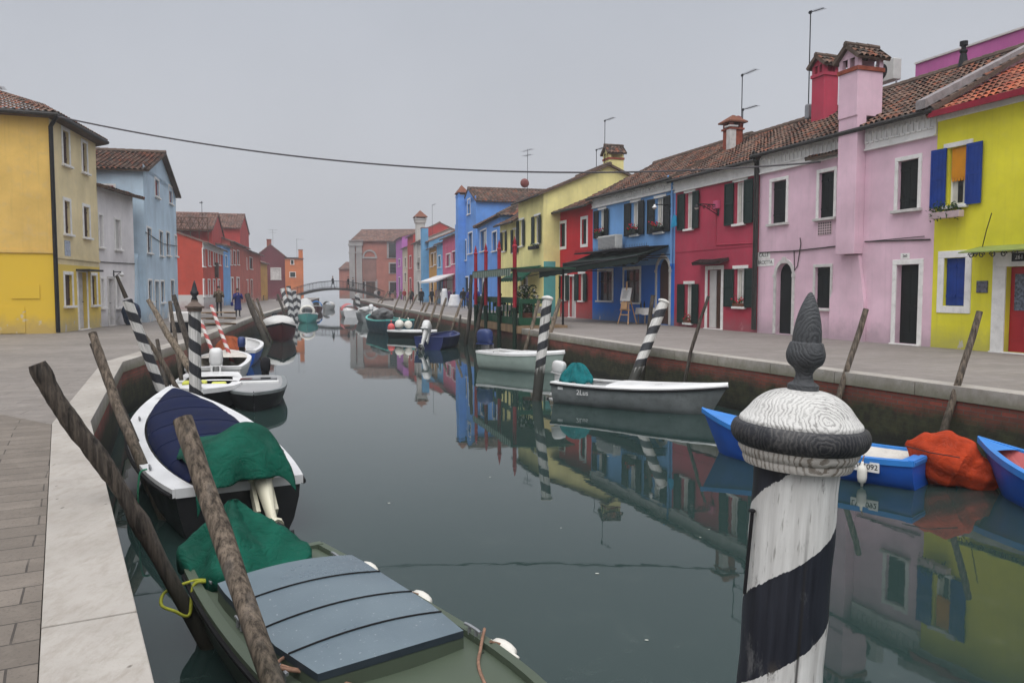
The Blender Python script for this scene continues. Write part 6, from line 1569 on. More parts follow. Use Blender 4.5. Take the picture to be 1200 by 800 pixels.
plain('cover_navy', (.005, .009, .035), .7, .28, 2.5, bump=.3, bs=130); plain('yellow_plastic', (.55, .56, .08), .5, .1, 4); plain('engine_cream', (.60, .57, .44), .4, .08, 4); plain('engine_white', (.56, .56, .55), .35, .1, 3); plain('engine_blue', (.018, .035, .12), .4, .2, 4)
s = N('cabin_top'); o = s.vec(); a = s.noise(o, 1.2, 6, .65); c = s.mix(s.ramp(a, [(.35, 0), (.68, 1)]), (.072, .104, .126), (.112, .150, .172)); sp_ = s.noise(o, 42, 3, .6); c = s.mix(s.math('MULTIPLY', s.ramp(sp_, [(.66, 0), (.72, 1)]), .5), c, (.45, .47, .48)); st_ = s.noise(s.vec((1, 6, 1)), 2.0, 7, .7); c = s.mix(s.math('MULTIPLY', s.ramp(st_, [(.52, 0), (.75, 1)]), .35), c, (.12, .16, .19)); s.bump(s.noise(o, 60, 3), .1, .003); s.done(c, s.ramp(a, [(.3, .22), (.7, .42)]), 0, .5)

# --- green boat in front
gb = Boat('olive green boat with blue grey hatch cover in the foreground', (-2.17, 6.62), (.50, 2.95), 1.34, 1.14, .50, .50, .62, 'hull_green', p=2.6, rake=.3)
gb.hull(inner='deck_green', open_=False); gb.rail('deck_green', .05, .07, 'gunwale', out=.02)
# black rubbing strake
m = MB()
for sd in (-1, 1):
    m.tube([V((t * gb.L, sd * (gb.hb(t) + .022), gb.sheer(t) - .05)) for t in [k / 20 for k in range(21)]], .022, 6)
m.build('rubbing_strake', 'rubber', gb.root)
gb.deck('deck_green', 0.0, 1.0, .04, 'deck', -.035, .045)
def gw(x, y, z): return gb.W(x, y, z)
# hatch cover: cambered plates with seams, thick dark edge
m = MB(); K = 12; xs = [.42, .98, 1.04, 1.62, 1.68, 2.30, 2.36, 2.86]
def hz_(x, y): return .50 + .065 * (1 - (y / .62) ** 2) + .085
def hwid(x): return min(gb.hb(x / gb.L) - .10, .545) if x < 2.0 else .545 - .13 * (x - 2.0)
prev = None; rr = []
for x in [.74 + .0435 * k for k in range(41)]:
    y = hwid(x); fx = (.25 if x > 2.6 else 0)
    rr.append([V((x + (.10 * (1 - (b / .56) ** 2) * max(0, (x - 2.1)) / .38 if x > 2.1 else 0), b, hz_(x, b))) for b in [y * (-1 + 2 * k / K) for k in range(K + 1)]])
bs_ = m.rings(rr, False, False); cv = m.build('hatch_cover', 'cabin_top', gb.root, smooth=True)
e = MB()
edge = [r[0] for r in rr] + list(rr[-1][1:]) + [r[-1] for r in reversed(rr[:-1])] + list(reversed(rr[0][1:-1]))
n = len(edge)
for i in range(n):
    a, b = edge[i], edge[(i + 1) % n]; dn = V((0, 0, -.05)); e.poly([a, b, b + dn, a + dn])
e.build('cover_edge', plain('edge_blueblack', (.025, .035, .045), .5, .2), cv)
sm = MB()
for x in (1.22, 1.72, 2.16):
    pts_ = [V((x + (.10 * (1 - (b / .56) ** 2) * max(0, (x - 2.1)) / .38 if x > 2.1 else 0), b, hz_(x, b) + .004)) for b in [hwid(x) * (-1 + 2 * k / K) for k in range(K + 1)]]; sm.tube(pts_, .007, 5)
sm.build('cover_seam', 'rubber', cv)
hc = MB()
rings_ = []
for k in range(2):
    z_ = .47 if k == 0 else None
    rings_.append([V((p.x, p.y * (1.0 if k else 1.0), (p.z - .045) if k else gb.sheer(min(1, p.x / gb.L)) - .03)) for p in edge])
hc.rings(rings_, True, False); hc.build('hatch_coaming', 'deck_green', gb.root)
# forward deck step with bent seam
q = MB(); q.tube([V((2.62, -.56, .485)), V((2.78, -.18, .505)), V((2.78, .18, .505)), V((2.62, .56, .485))], .008, 5); q.build('deck_seam', 'rubber', gb.root)
# deck fittings: cleats with rope
def cleat(bt, x, y):
    z = bt.sheer(x / bt.L) + .005; m = MB(); m.tube([(x - .09, y, z + .045), (x - .05, y, z + .05), (x + .05, y, z + .05), (x + .09, y, z + .045)], .012, 6); m.tube([(x - .04, y, z - .01), (x - .04, y, z + .05)], .012, 6); m.tube([(x + .04, y, z - .01), (x + .04, y, z + .05)], .012, 6); return m.build('cleat', 'galvanised', bt.root)
for x, y in ((.45, -.52), (1.35, -.56), (.5, .5), (2.2, -.58), (2.4, .62)): cleat(gb, x, y)
def rope(label, pts, mat, r=.011, group='mooring ropes'):
    pp_ = []
    for i_, (a, b) in enumerate(zip(pts, pts[1:])):
        z_, y_ = V(pts[max(i_ - 1, 0)]), V(pts[min(i_ + 2, len(pts) - 1)]); a, b = V(a), V(b)
        for k in range(8):
            t = k / 8; p = .5 * (2 * a + (b - z_) * t + (2 * z_ - 5 * a + 4 * b - y_) * t * t + (3 * a - z_ - 3 * b + y_) * t ** 3); pp_.append(p + V((noise.noise(p * 5), noise.noise(p * 5 + V((5, 0, 0))), 0)) * .01)
    pp_.append(V(pts[-1])); m = MB(); m.tube(pp_, r, 6); o = m.build('mooring_rope', mat, None, smooth=True, origin=pts[0]); tag(o, label, 'rope', group); return o
P1 = P(207, 700, 5.9)
rope('yellow rope looped round the gnarled pole and the green boat', [gw(.45, -.54, .53), gw(.40, -.62, .50), gw(.45, -.66, .30), P1 + V((.03, -.10, -.06)), P1 + V((-.08, -.09, -.02)), P1 + V((-.09, .02, .04)), gw(.3, -.60, .50), gw(.45, -.54, .54)], 'rope_yellow', .013)
rope('reddish rope lying across the green boat foredeck', [gw(2.45, .68, .55), gw(2.6, .55, .52), gw(2.9, .35, .52), gw(3.5, .1, .55)], 'rope_brown', .011)
rope('coil of brown rope at the green boat left rail', [gw(2.2, -.58, .57), gw(2.28, -.50, .55), gw(2.18, -.44, .55), gw(2.1, -.52, .56), gw(2.22, -.60, .57), gw(2.4, -.40, .53), gw(2.9, -.2, .53), gw(3.3, -.25, .54)], 'rope_brown', .012)
for lab, tt in (('scuffed white fender at the green boat stern corner', .15), ('scuffed white fender halfway along the green boat side', .33), ('scuffed white fender nearest the reddish rope on the green boat', .57)):
    x = tt * gb.L; yaw = gb.root.rotation_euler.z
    p = gw(x, gb.hb(tt) + .085, gb.sheer(tt) - .06); fender(lab, p,   .21, .056, horiz=(PI / 2, .25, yaw + PI / 2), cord=gw(x, gb.hb(tt) - .02, gb.sheer(tt) + .02))
# green tarpaulin heaped over the motor on the stern
tp_ = gw(-.08, .05, .62)
drape('crumpled dark green tarpaulin heaped on the green boat stern', gb, (-.14, -.15, .98), [(.78, -.40), (.66, -.05), (.50, .26), (.0, .42), (-.42, .25), (-.50, -.25), (-.32, -.55), (.25, -.58)], .53, 'tarp_green', 1.25, 5, .085, 4, drop=.10, group='green tarpaulins')

# --- blue covered boat
bb = Boat('white boat under a navy blue cover with tilted cream outboard', (-3.02, 8.7), (-6.05, 13.95), 1.78, 1.34, .62, .68, 1.05, 'hull_black', p=2.4, rake=.5)
bb.hull(inner='hull_white', floor=.2); bb.rail('hull_white', .20, .09, 'gunwale', out=.03)
m = MB()
for sd in (-1, 1): m.tube([V((t * bb.L, sd * (bb.hb(t) + .035), bb.sheer(t) - .07)) for t in [k / 20 for k in range(21)]], .03, 6)
m.build('rubbing_strake', 'rubber', bb.root)
m = MB(); rr = []
for i in range(25):
    t = .05 + .85 * i / 24; b = max(.05, bb.hb(t) - .23); rib = .035 * abs(math.sin(i * PI / 4)); arch = .24 * math.sin(PI * min(1, (t + .12) / .6) * .5) * (1 - .6 * max(0, t - .7) / .3)
    rr.append([V((t * bb.L, b * math.cos(PI * k / 14), bb.sheer(t) + .0 + (arch + rib) * math.sin(PI * k / 14) ** .8)) for k in range(15)])
bs_ = m.rings(rr, False, False); m.face(bs_[0]); m.face(bs_[-1]); cvr = m.build('boat_cover', 'cover_navy', bb.root, smooth=True)
for i in (4, 8, 12, 16, 20):
    pass
seam = MB()
for i in (4, 8, 12, 16, 20): seam.tube([p + V((0, 0, .004)) for p in rr[i]], .006, 4)
seam.build('cover_seam', 'cover_navy', cvr)
bb.deck('hull_white', .88, 1.0, .03, 'foredeck', .0, .02)
for x, y in ((1.2, .80), (2.9, .86), (4.1, .66), (1.4, -.80)): cleat(bb, x, y)
def bw_(x, y, z): return bb.W(x, y, z)
rope('green rope hanging from the blue covered boat rail', [bw_(1.15, .84, .64), bw_(1.12, .92, .60), bw_(1.1, .95, .35), bw_(1.15, .95, .2)], 'rope_green', .012)
ob1 = bb.outboard(-.12, .85, 'engine_cream', 'engine_cream', 1.06); ob1.location.z = -.15; ob1.location.y = -.10
m = MB()  # green fabric draped over engine well and cowl
cx_ = bw_(.42, -.0, .86)
prof_ = [(1.62, .80), (1.45, .88), (1.1, .97), (.7, 1.03), (.3, 1.05), (.0, 1.02), (-.16, .95), (-.26, .84), (-.31, .72), (-.335, .62)]
m = MB(); rr = []
for i in range(len(prof_) * 4 - 3):
    a_, f_ = divmod(i, 4); x0, z0 = prof_[a_]; x1, z1 = prof_[min(a_ + 1, len(prof_) - 1)]; x, z = lerp(x0, x1, f_ / 4), lerp(z0, z1, f_ / 4); row = []
    for k in range(41):
        y = lerp(.50, -.52, k / 40); e_ = max(0, abs(y + .01) - .30); hang = max(0, 1.02 - z) if x < .05 else 0
        zz = z - e_ * e_ * 5.5 + .012 * math.sin(x * 9 + y * 3) + .03 * noise.noise(V((x * 3, y * 3, 1))) + .012 * noise.noise(V((x * 9, y * 9, 1)))
        xx = x + hang * .12 * math.sin(y * 16 + 1) + .02 * noise.noise(V((y * 6, z * 4, 3)))
        if x < -.1: zz += (.16 * max(0, (-y + .15)) + .05 * math.sin(y * 7)) * min(1, hang * 3)
        zz += .23 * math.exp(-((x - .08) ** 2 / .16 + (y + .10) ** 2 / .10))
        row.append(bb.W(xx, y, zz))
    rr.append(row)
m.rings(rr, False, False)
o = m.build('tarpaulin', 'tarp_green', None, smooth=True, origin=bb.W(.5, 0, .6)); sd = o.modifiers.new('Solidify', 'SOLIDIFY'); sd.thickness = .008; tag(o, 'smooth green canvas draped over the engine well of the blue covered boat', 'tarpaulin', 'green tarpaulins')

# --- left row beyond
w1 = Boat('white open motorboat with dark cockpit beside the finial pole', (-8.35, 22.0), (-6.8, 17.3), 1.6, 1.35, .45, .47, .58, 'hull_black', p=3.2)
w1.hull(inner='coat_black', floor=.05); w1.rail('white_gel', .22, .10); w1.deck('white_gel', .74, 1.0, .05, 'foredeck', .0); w1.deck('white_gel', .0, .26, .04, 'aft_deck', .0); w1.deck('white_gel', .46, .54, .05, 'cross_deck', .0)
w1.outboard(.1, .0, 'engine_white', 'engine_white', 1.25)
q = MB(); q.box((2.65, -.55, .15), (3.1, .0, .55)); q.box((2.7, .1, .2), (3.0, .45, .5)); q.build('seat', 'yellow_plastic', w1.root, bevel=.04)
w2 = Boat('pale open dinghy with cream deck behind the white motorboat', (-8.55, 22.6), (-10.0, 28.0), 1.75, 1.5, .55, .56, .66, 'hull_white', p=3.0)
w2.hull(inner='timber_light', floor=.25); w2.rail('white_gel', .12, .08); w2.deck('timber_light', .55, 1.0, .04, 'foredeck', -.02); w2.thwart(.3, 'hull_white')
b3 = Boat('white and blue boat with a rust coloured bundle aboard', (-10.0, 28.4), (-11.5, 34.2), 1.75, 1.5, .58, .6, .72, 'hull_blue', p=3.0)
b3.hull(inner='hull_white', floor=.22); b3.rail('white_gel', .12, .09); b3.thwart(.5, 'hull_white')
b3.outboard(-.3, .1, 'engine_blue', 'rubber', .9)
drape('rust coloured tarpaulin bundle on the white and blue boat', b3, (.9, .2, 1.05), [(1.5, .1), (1.3, .65), (.7, .75), (.2, .5), (.15, -.1), (.6, -.35), (1.2, -.3)], .5, 'tarp_rust', 1.0, 6, .06, 8, drop=.1, dome=2.2)
g1_ = Boat('low charcoal grey boat with flat grey deck on the left', (-6.85, 21.6), (-5.8, 17.7), 1.35, 1.15, .40, .41, .45, 'hull_black', p=4.0, rake=.2)
g1_.hull(open_=False); g1_.rail('hull_grey', .12, .06); g1_.deck(plain('deck_grey', (.27, .27, .27), .6, .1, 2), 0, 1, .05, 'deck', -.01); q = MB(); q.box((1.5, -.45, .40), (1.9, .45, .53)); q.build('windscreen', 'pane_glass', g1_.root, bevel=.03); q = MB(); q.box((1.92, -.5, .40), (2.05, .5, .50)); q.build('deck_rail', 'white_gel', g1_.root, bevel=.02)
g1_.outboard(.1, 0, 'coat_black', 'rubber', .9)
mb_ = Boat('maroon boat with a white cover moored on the left', (-14.0, 46.8), (-12.1, 41.8), 1.9, 1.5, .75, .72, 1.05, 'hull_maroon', p=2.4, rake=.4)
mb_.hull(open_=True, inner='hull_maroon'); mb_.rail('coat_black', .08, .1); m = MB(); rr = []
for i in range(17):
    t = .08 + .80 * i / 16; b = max(.05, mb_.hb(t) - .03); a_r = .55 * math.sin(PI * min(1, (i + 1.2) / 8) * .5) * (1 if i < 11 else 1 - (i - 11) / 7)
    rr.append([V((t * mb_.L, b * math.cos(PI * k / 12), mb_.sheer(t) + .02 + (a_r + .05 * math.sin(i * 1.9)) * math.sin(PI * k / 12) ** .7)) for k in range(13)])
bs_ = m.rings(rr, False, False); m.face(bs_[0]); m.face(bs_[-1]); m.build('boat_cover', 'tarp_white', mb_.root, smooth=True)
mb_.outboard(0, .5, 'coat_black', 'rubber', 1.1)
tq = Boat('small aqua boat ringed with a white tyre behind the maroon boat', (-18.3, 71.5), (-17.2, 66.5), 1.7, 1.4, .7, .7, .9, 'aqua', p=2.6); tq.hull(inner='hull_navy', floor=.1); tq.rail('white_gel', .1, .08); tq.thwart(.4, 'timber_light')
q = MB(); ri_ = [(3.6 + .02 * math.cos(a), .55 * math.cos(a), .95 + .42 * math.sin(a)) for a in [2 * PI * k / 20 for k in range(21)]]; q.tube(ri_, .12, 8, caps=False); q.build('tyre', 'fender_white', tq.root, smooth=True)
gc = Boat('boat under a tall grey tent cover near the footbridge', (-22.4, 86), (-20.8, 80), 1.9, 1.7, .8, .8, 1.0, 'hull_grey', p=3); gc.hull(); gc.rail('hull_white', .1, .1); m = MB()
rr = []
for i in range(13):
    t = .05 + .75 * i / 12; b = gc.hb(t) - .02; a_r = 1.15 * math.sin(PI * min(1, (i + 2) / 6) * .5) * (1 if i < 7 else 1 - (i - 7) / 6.2)
    rr.append([V((t * gc.L, b * math.cos(PI * k / 12) * (1 - .35 * math.sin(PI * k / 12)), gc.sheer(t) + (a_r) * math.sin(PI * k / 12) ** .6)) for k in range(13)])
bs_ = m.rings(rr, False, False); m.face(bs_[0]); m.face(bs_[-1]); m.build('tent_cover', 'tarp_grey', gc.root, smooth=True)
bc = Boat('boat with a bright blue cover close to the footbridge', (-25.4, 103), (-23.9, 97), 1.6, 1.4, .7, .7, .9, 'hull_maroon', p=3); bc.hull(); bc.rail('hull_white', .1, .1); bc.deck('tarp_blue', .05, .8, .6, 'boat_cover', .02, .02, fold=.06)
ws = Boat('small white boat just before the footbridge', (-26.5, 116), (-26.0, 111), 1.6, 1.3, .6, .6, .8, 'hull_white', p=3); ws.hull(); ws.deck('tarp_white', .1, .8, .5, 'boat_cover', .02, .02)

# --- right row
gy = Boat('slim grey boat with long white foredeck on the right', (1.3, 19.75), (4.75, 17.35), 1.45, 1.25, .52, .52, .66, 'hull_grey', p=2.8, rake=.5)
gy.hull(inner='hull_white', floor=.15); gy.rail('white_gel', .16, .05); gy.deck('white_gel', .36, 1.0, .07, 'foredeck', .0, .02)
m = MB(); m.tube([V((t * gy.L, sd * (gy.hb(t) + .02), gy.sheer(t) - .05)) for sd in (1,) for t in [k / 20 for k in range(21)]], .028, 6); m.tube([V((t * gy.L, -(gy.hb(t) + .02), gy.sheer(t) - .05)) for t in [k / 20 for k in range(21)]], .028, 6); m.build('rubbing_strake', 'rubber', gy.root)
gy.outboard(.0, .15, 'engine_white', 'engine_white', .8)
text_obj('2Lus', .17, 'white_gel', gy.root, (.93, -gy.hb(.2) - .012, .33), (PI / 2 - .12, 0, .06)); q = MB(); q.box((.22, -gy.hb(.06) - .006, .36), (.36, -gy.hb(.06) + .02, .43)); q.build('hull_sticker', 'white_gel', gy.root)
drape('teal tarpaulin bundled over the grey boat motor', gy, (.32, .05, .93), [(.78, 0), (.64, .32), (.3, .4), (-.04, .3), (-.06, -.2), (.2, -.36), (.6, -.32)], .52, 'tarp_teal', 1.0, 7, .10, 11, drop=.08, dome=1.7)
mg = Boat('pale mint green motorboat behind the striped pole on the right', (-.85, 28.4), (1.75, 26.2), 1.5, 1.3, .62, .6, .72, 'hull_mint', p=2.6, rake=.3)
mg.hull(inner='white_gel', floor=.25); mg.rail('white_gel', .14, .07); mg.deck('white_gel', .4, 1.0, .06, 'foredeck', .0, .02); mg.outboard(.1, .0, 'engine_blue', 'coat_grey', 1.35)
c1_ = G(1076, 577, WATER); hd_ = V((-.80, .60, 0)); st1 = c1_ + V((.6, .8, 0)) * .50; bw1 = G(823, 478, -.48); hd_ = (V((bw1.x, bw1.y, 0)) - V((st1.x, st1.y, 0))).normalized()
b1 = Boat('bright blue wooden boat with a pale plank floor behind the big pole', (st1.x, st1.y), (bw1.x, bw1.y), 1.2, 1.08, .42, .42, .72, 'hull_blue', p=2.2, rake=.45)
b1.hull(inner='timber_light', floor=.3); b1.rail('rail_blue', .09, .07); b1.deck('rail_blue', .68, 1.0, .03, 'foredeck', -.01); b1.thwart(.02, 'rail_blue', .2, .0)
# number plate (port side faces the camera) and fender
yp = b1.hb(.18) + .006
q = MB(); q.box((.42, yp - .02, .20), (.80, yp + .004, .34)); pl = q.build('number_plate', 'white_trim', b1.root)
text_obj('LV 6092', .105, 'coat_black', pl, (.61, yp + .007, .27), (PI / 2, 0, PI))
fender('white fender hanging on the side of the bright blue boat', b1.W(.62, b1.hb(.19) + .08, .17), .26, .065, cord=b1.W(.62, b1.hb(.19) + .02, .43))
fender('grey fender at the bow of the bright blue boat behind the big pole', b1.W(2.2, b1.hb(.66) + .07, .22), .24, .085, 'tarp_grey', cord=b1.W(2.2, b1.hb(.66), .5))
op_ = [P(1062, 519, 11.35), P(1078, 526, 11.3), P(1100, 536, 11.2), P(1122, 546, 11.1), P(1138, 555, 11.0), P(1150, 560, 10.95), P(1164, 566, 10.9), P(1168, 570, 10.9)]
wrap('orange tarpaulin tied over the outboard of the bright blue boat', op_, [.05, .24, .41, .40, .27, .25, .17, .03], 'tarp_orange', 7, .06, 5)
q = MB(); q.tube([op_[4] + V((.30 * math.cos(a), .12 * math.cos(a), .30 * math.sin(a))) for a in [2 * PI * k / 20 for k in range(21)]], .008, 5); q.tube([P(1060, 522, 11.1), P(1090, 530, 10.75), P(1125, 536, 10.65)], .007, 5); o = q.build('tie_cord', 'iron', None, origin=op_[4]); tag(o, 'thin dark cord tying the orange tarpaulin', 'cord')
b2 = Boat('blue rowing boat with red floor at the right edge', (7.25, 7.35), (6.62, 11.15), 1.15, .8, .45, .44, .68, 'hull_blue', p=2.0, rake=.6)
b2.hull(inner='deck_red', floor=.22); b2.rail('rail_blue', .07, .08); b2.deck('rail_blue', .86, 1.0, .02, 'foredeck', -.01); b2.thwart(.62, 'rail_blue', .16, -.06)
bo = Boat('navy blue boat with a pale outboard tilted at its stern', (-3.85, 36.6), (-3.0, 40.3), 1.6, 1.4, .6, .58, .7, 'hull_navy', p=2.8); bo.hull(inner='hull_navy', floor=.2); bo.rail('hull_navy', .12, .06); bo.thwart(.3, 'tarp_grey'); bo.thwart(.6, 'tarp_grey'); bo.outboard(.1, .7, 'engine_white', 'engine_white', 1.3)
wb = Boat('low white boat with two round white buoys on the right', (-6.9, 46.3), (-4.2, 44.4), 1.3, 1.1, .45, .45, .5, 'hull_black', p=2.6); wb.hull(inner='coat_black'); wb.rail('white_gel', .3, .08); wb.deck('white_gel', .3, 1, .05, 'foredeck', .0)
for lab, x, y in (('larger round white buoy on the low white boat', .35, .1), ('smaller round white buoy on the low white boat', .95, .2)):
    t = thing('buoy', lab, 'buoy', wb.W(x, y, .45), 0, 'round buoys'); q = MB(); q.sup((0, 0, .32), (.27 if x < .5 else .24,) * 2 + (.27 if x < .5 else .23,), 2, 16, 10); q.tube([(0, 0, .6), (0, 0, .72)], .04, 6); q.build('float', 'fender_white', t, smooth=True)
t = thing('buoy', 'red buoy beside the low white boat bow', 'buoy', wb.W(-.35, .15, .25), 0, 'round buoys'); q = MB(); q.sup((0, 0, .3), (.22, .22, .27), 2, 14, 9); q.tube([(0, 0, .62), (0, 0, .75)], .05, 6); q.build('float', plain('buoy_red', (.55, .09, .09), .5), t, smooth=True)
tl = Boat('dark teal fishing boat with clutter aboard on the right', (-6.9, 49.0), (-10.0, 56.5), 2.2, 1.8, .95, .85, 1.1, 'hull_teal', p=2.6); tl.hull(inner='coat_grey', floor=.2); tl.rail('aqua', .1, .08); tl.thwart(.5, 'coat_grey')
tarp('grey heap of gear in the dark teal boat', tl.W(4.2, .1, 1.05), (1.2, .6, .5), 'coat_grey', 2, 2.3, .35, 21); tarp('pale bundle in the bow of the dark teal boat', tl.W(5.6, 0, 1.15), (.5, .4, .35), 'tarp_white', 0, 2.3, .35, 22)
fb1 = Boat('dark boat with white gear far along the right quay', (-11.9, 67), (-13.6, 73), 2.0, 1.6, .8, .8, 1.0, 'hull_grey', p=2.6); fb1.hull(inner='coat_black'); fb1.rail('hull_grey', .1, .08); fb1.outboard(0, .4, 'engine_white', 'engine_white', 1.3); tarp('pile of pale gear in the dark boat far on the right', fb1.W(2.5, 0, .9), (1.1, .6, .45), 'tarp_grey', 1, 2.3, .35, 31)
fb2 = Boat('small boat with red and white cover far along the right quay', (-16.2, 80), (-17.8, 85.5), 1.8, 1.5, .7, .7, .9, 'hull_white', p=2.6); fb2.hull(); fb2.deck('deck_red', .1, .7, .6, 'boat_cover', .02, .02)
# ============================================================ PAVILION ON THE RIGHT QUAY
pa, pb = V((-1.62, 39.6, 0)), V((.33, 32.6, 0)); pd = (pb - pa); PL = pd.length; yawp = math.atan2(pd.y, pd.x)
plain('green_paint', (.010, .062, .030), .5, .2, 3); plain('red_post', (.27, .012, .025), .5, .15, 4); plain('green_wet', (.006, .022, .012), .6, .3, 4)
pv = thing('dining_pavilion', 'green railed dining pavilion with red posts over the right quay', 'pavilion', pa, yawp)
m = MB(); m.box((-.2, .0, -.02), (PL + .2, 2.0, .10)); m.box((-.2, -.15, -.22), (PL + .2, .0, .09)); m.build('platform', 'plank_wood', pv)
m = MB(); m.box((-.15, -.08, .12), (PL + .15, -.02, .42)); m.box((-.15, -.08, 1.0), (PL + .15, -.02, 1.25))
for k in range(13): 
    x = -.1 + k * (PL + .2) / 12; m.box((x - .04, -.075, .421), (x + .04, -.025, .999))
m.build('railing', 'green_paint', pv)
for x in (-.12, PL + .12):
    m = MB(); m.box((x - .03, -.02, .12), (x + .03, 1.3, .42)); m.box((x - .03, -.02, 1.0), (x + .03, 1.3, 1.2))
    for k in range(3): m.box((x - .025, k * .5, .421), (x + .025, k * .5 + .06, .999))
    m.build('side_railing', 'green_paint', pv)
for k, x in enumerate((.05, PL * .30, PL * .64, PL - .1)):
    m = MB(); m.tube([(x, -.2, .75), (x, -.2, 3.35)], .085, 12); m.lathe([(.10, 3.3), (.11, 3.36), (.06, 3.42), (.075, 3.5), (.04, 3.62), (.01, 3.75)], 12, 0, (x, -.2, 0)); po = m.build('post', 'red_post', pv, smooth=True, angle=40)
    m = MB(); m.tube([(x, -.2, -1.8), (x, -.2, .76)], .095, 12); m.lathe([(.11, .72), (.12, .8), (.1, .84)], 12, 0, (x, -.2, 0)); m.build('post_foot', 'green_wet', po, smooth=True, angle=40)
m = MB(); zr_ = 2.45; m.prism([(.9, -.55, zr_), (.9, 1.0, zr_ + .05), (.9, 2.2, zr_ + .02), (.9, 2.2, zr_ - .03), (.9, 1.0, zr_ + .0), (.9, -.55, zr_ - .05)], (PL - .3, 0, 0)); rfp = m.build('canopy', 'green_paint', pv)
nv_ = 40
m = MB(); row = []
for k in range(nv_ * 2 + 1):
    x0 = .9 + (PL - .3) * k / (nv_ * 2); row.append((m.vert((x0, -.56, zr_ - .05)), m.vert((x0, -.572, zr_ - (.36 if k % 2 else .28)))))
for k in range(nv_ * 2): m.face((row[k][0], row[k + 1][0], row[k + 1][1], row[k][1]), (k // 2) % 2)
vo_ = m.build('valance', ['green_paint', plain('valance_pale', (.26, .29, .26), .85, .1)], rfp); sm_ = vo_.modifiers.new('Solidify', 'SOLIDIFY'); sm_.thickness = .006
for x in (.1, PL - .1):
    m = MB(); m.tube([(x, 1.9, 0), (x, 1.9, zr_)], .05, 8); m.build('rear_post', 'iron', pv)
def PV(x, y, z): return pa + Matrix.Rotation(yawp, 3, 'Z') @ V((x, y, z))
def cafe_table(label, p, cloth=True, group='white clothed dining tables', yaw=0):
    t = thing('cafe_table', label, 'table', p, yaw, group)
    m = MB(); m.box((-.42, -.42, .70), (.42, .42, .73)); m.build('tabletop', 'plank_wood', t)
    for sx in (-1, 1):
        for sy in (-1, 1):
            m = MB(); m.tube([(sx * .36, sy * .36, 0), (sx * .36, sy * .36, .70)], .025, 6); m.build('leg', 'plank_wood', t)
    if cloth:
        m = MB(); n = 40; top = []; lo = []
        for k in range(n):
            a = 2 * PI * k / n; c_, s_ = math.cos(a), math.sin(a); r = .45 / max(abs(c_), abs(s_)); top.append(V((r * c_, r * s_, .737))); w = 1.03 + .03 * math.sin(a * 10); lo.append(V((r * c_ * w, r * s_ * w, .48 - .05 * (abs(math.sin(2 * a))))))
        m.rings([lo, top], True, False); m.face(list(range(n, 2 * n))); m.build('tablecloth', 'cloth_white', t)
    return t
cafe_table('white clothed table inside the pavilion near its right end', PV(PL - 1.7, 1.2, .1), yaw=yawp); cafe_table('white clothed table inside the pavilion near its left end', PV(1.6, 1.2, .1), yaw=yawp)
for lab, x, y, coat, yw in (('diner in a black coat seated at the pavilion left table', 1.0, .8, 'coat_black', 1.2), ('diner in a grey coat seated at the pavilion middle', PL * .5, 1.0, 'coat_grey', -.6), ('diner in dark navy seated at the pavilion right table', PL - 2.5, 1.1, 'coat_navy', 1.3), ('diner in black with back to the pavilion rail', PL - 1.2, .6, 'coat_black', 2.6)):
    person(lab, PV(x, y, .1), yw + yawp, 1.72, coat, seat=.42, arms='fold', group='diners in the pavilion')
    ch_ = thing('dining_chair', lab.replace('diner', 'dark chair under the diner'), 'chair', PV(x, y, .1), yw + yawp, 'dining chairs'); m = MB(); m.box((-.2, -.22, .40), (.2, .2, .44)); m.build('seat', 'coat_black', ch_); m = MB(); m.box((-.2, .19, .55), (.2, .22, .9)); m.build('backrest', 'coat_black', ch_)
    for sx in (-.17, .17):
        for sy in (-.18, .19): m = MB(); m.tube([(sx, sy, 0), (sx, sy, .40 if sy < 0 else .9)], .018, 5); m.build('leg', 'coat_black', ch_)
# potted shrub at the right end of the pavilion
t = thing('potted_shrub', 'leafy potted shrub with pale flowers at the pavilion right end', 'potted plant', PV(PL - .4, .45, .1)); m = MB(); m.lathe([(.2, 0), (.3, .45), (.33, .46), (.33, .5), (.28, .5), (.27, .46)], 18); m.build('pot', 'terracotta', t, smooth=True, angle=40)
m = MB(); f2 = MB()
for i in range(420):
    a = random.uniform(0, 6.28); rr_ = .45 * random.random() ** .5; p = V((rr_ * math.cos(a), rr_ * math.sin(a), .55 + random.random() * 1.1)); p.x *= 1.1 - .4 * abs(p.z - 1.05); d1_ = V((random.uniform(-1, 1), random.uniform(-1, 1), random.uniform(-1, 1))).normalized() * .07; d2_ = d1_.cross(V((.3, .5, .8))).normalized() * .035; m.poly([p - d1_, p + d2_, p + d1_, p - d2_])
    if i % 12 == 0: f2.sup(p, (.04, .04, .04), 2, 6, 4)
m.build('foliage', 'leaf_green', t); f2.build('blossom', 'curtain_white', t); m = MB(); m.tube([(0, 0, .4), (.03, 0, .9), (0, .02, 1.3)], .03, 6); m.build('stem', 'mooring_wood_dark', t)

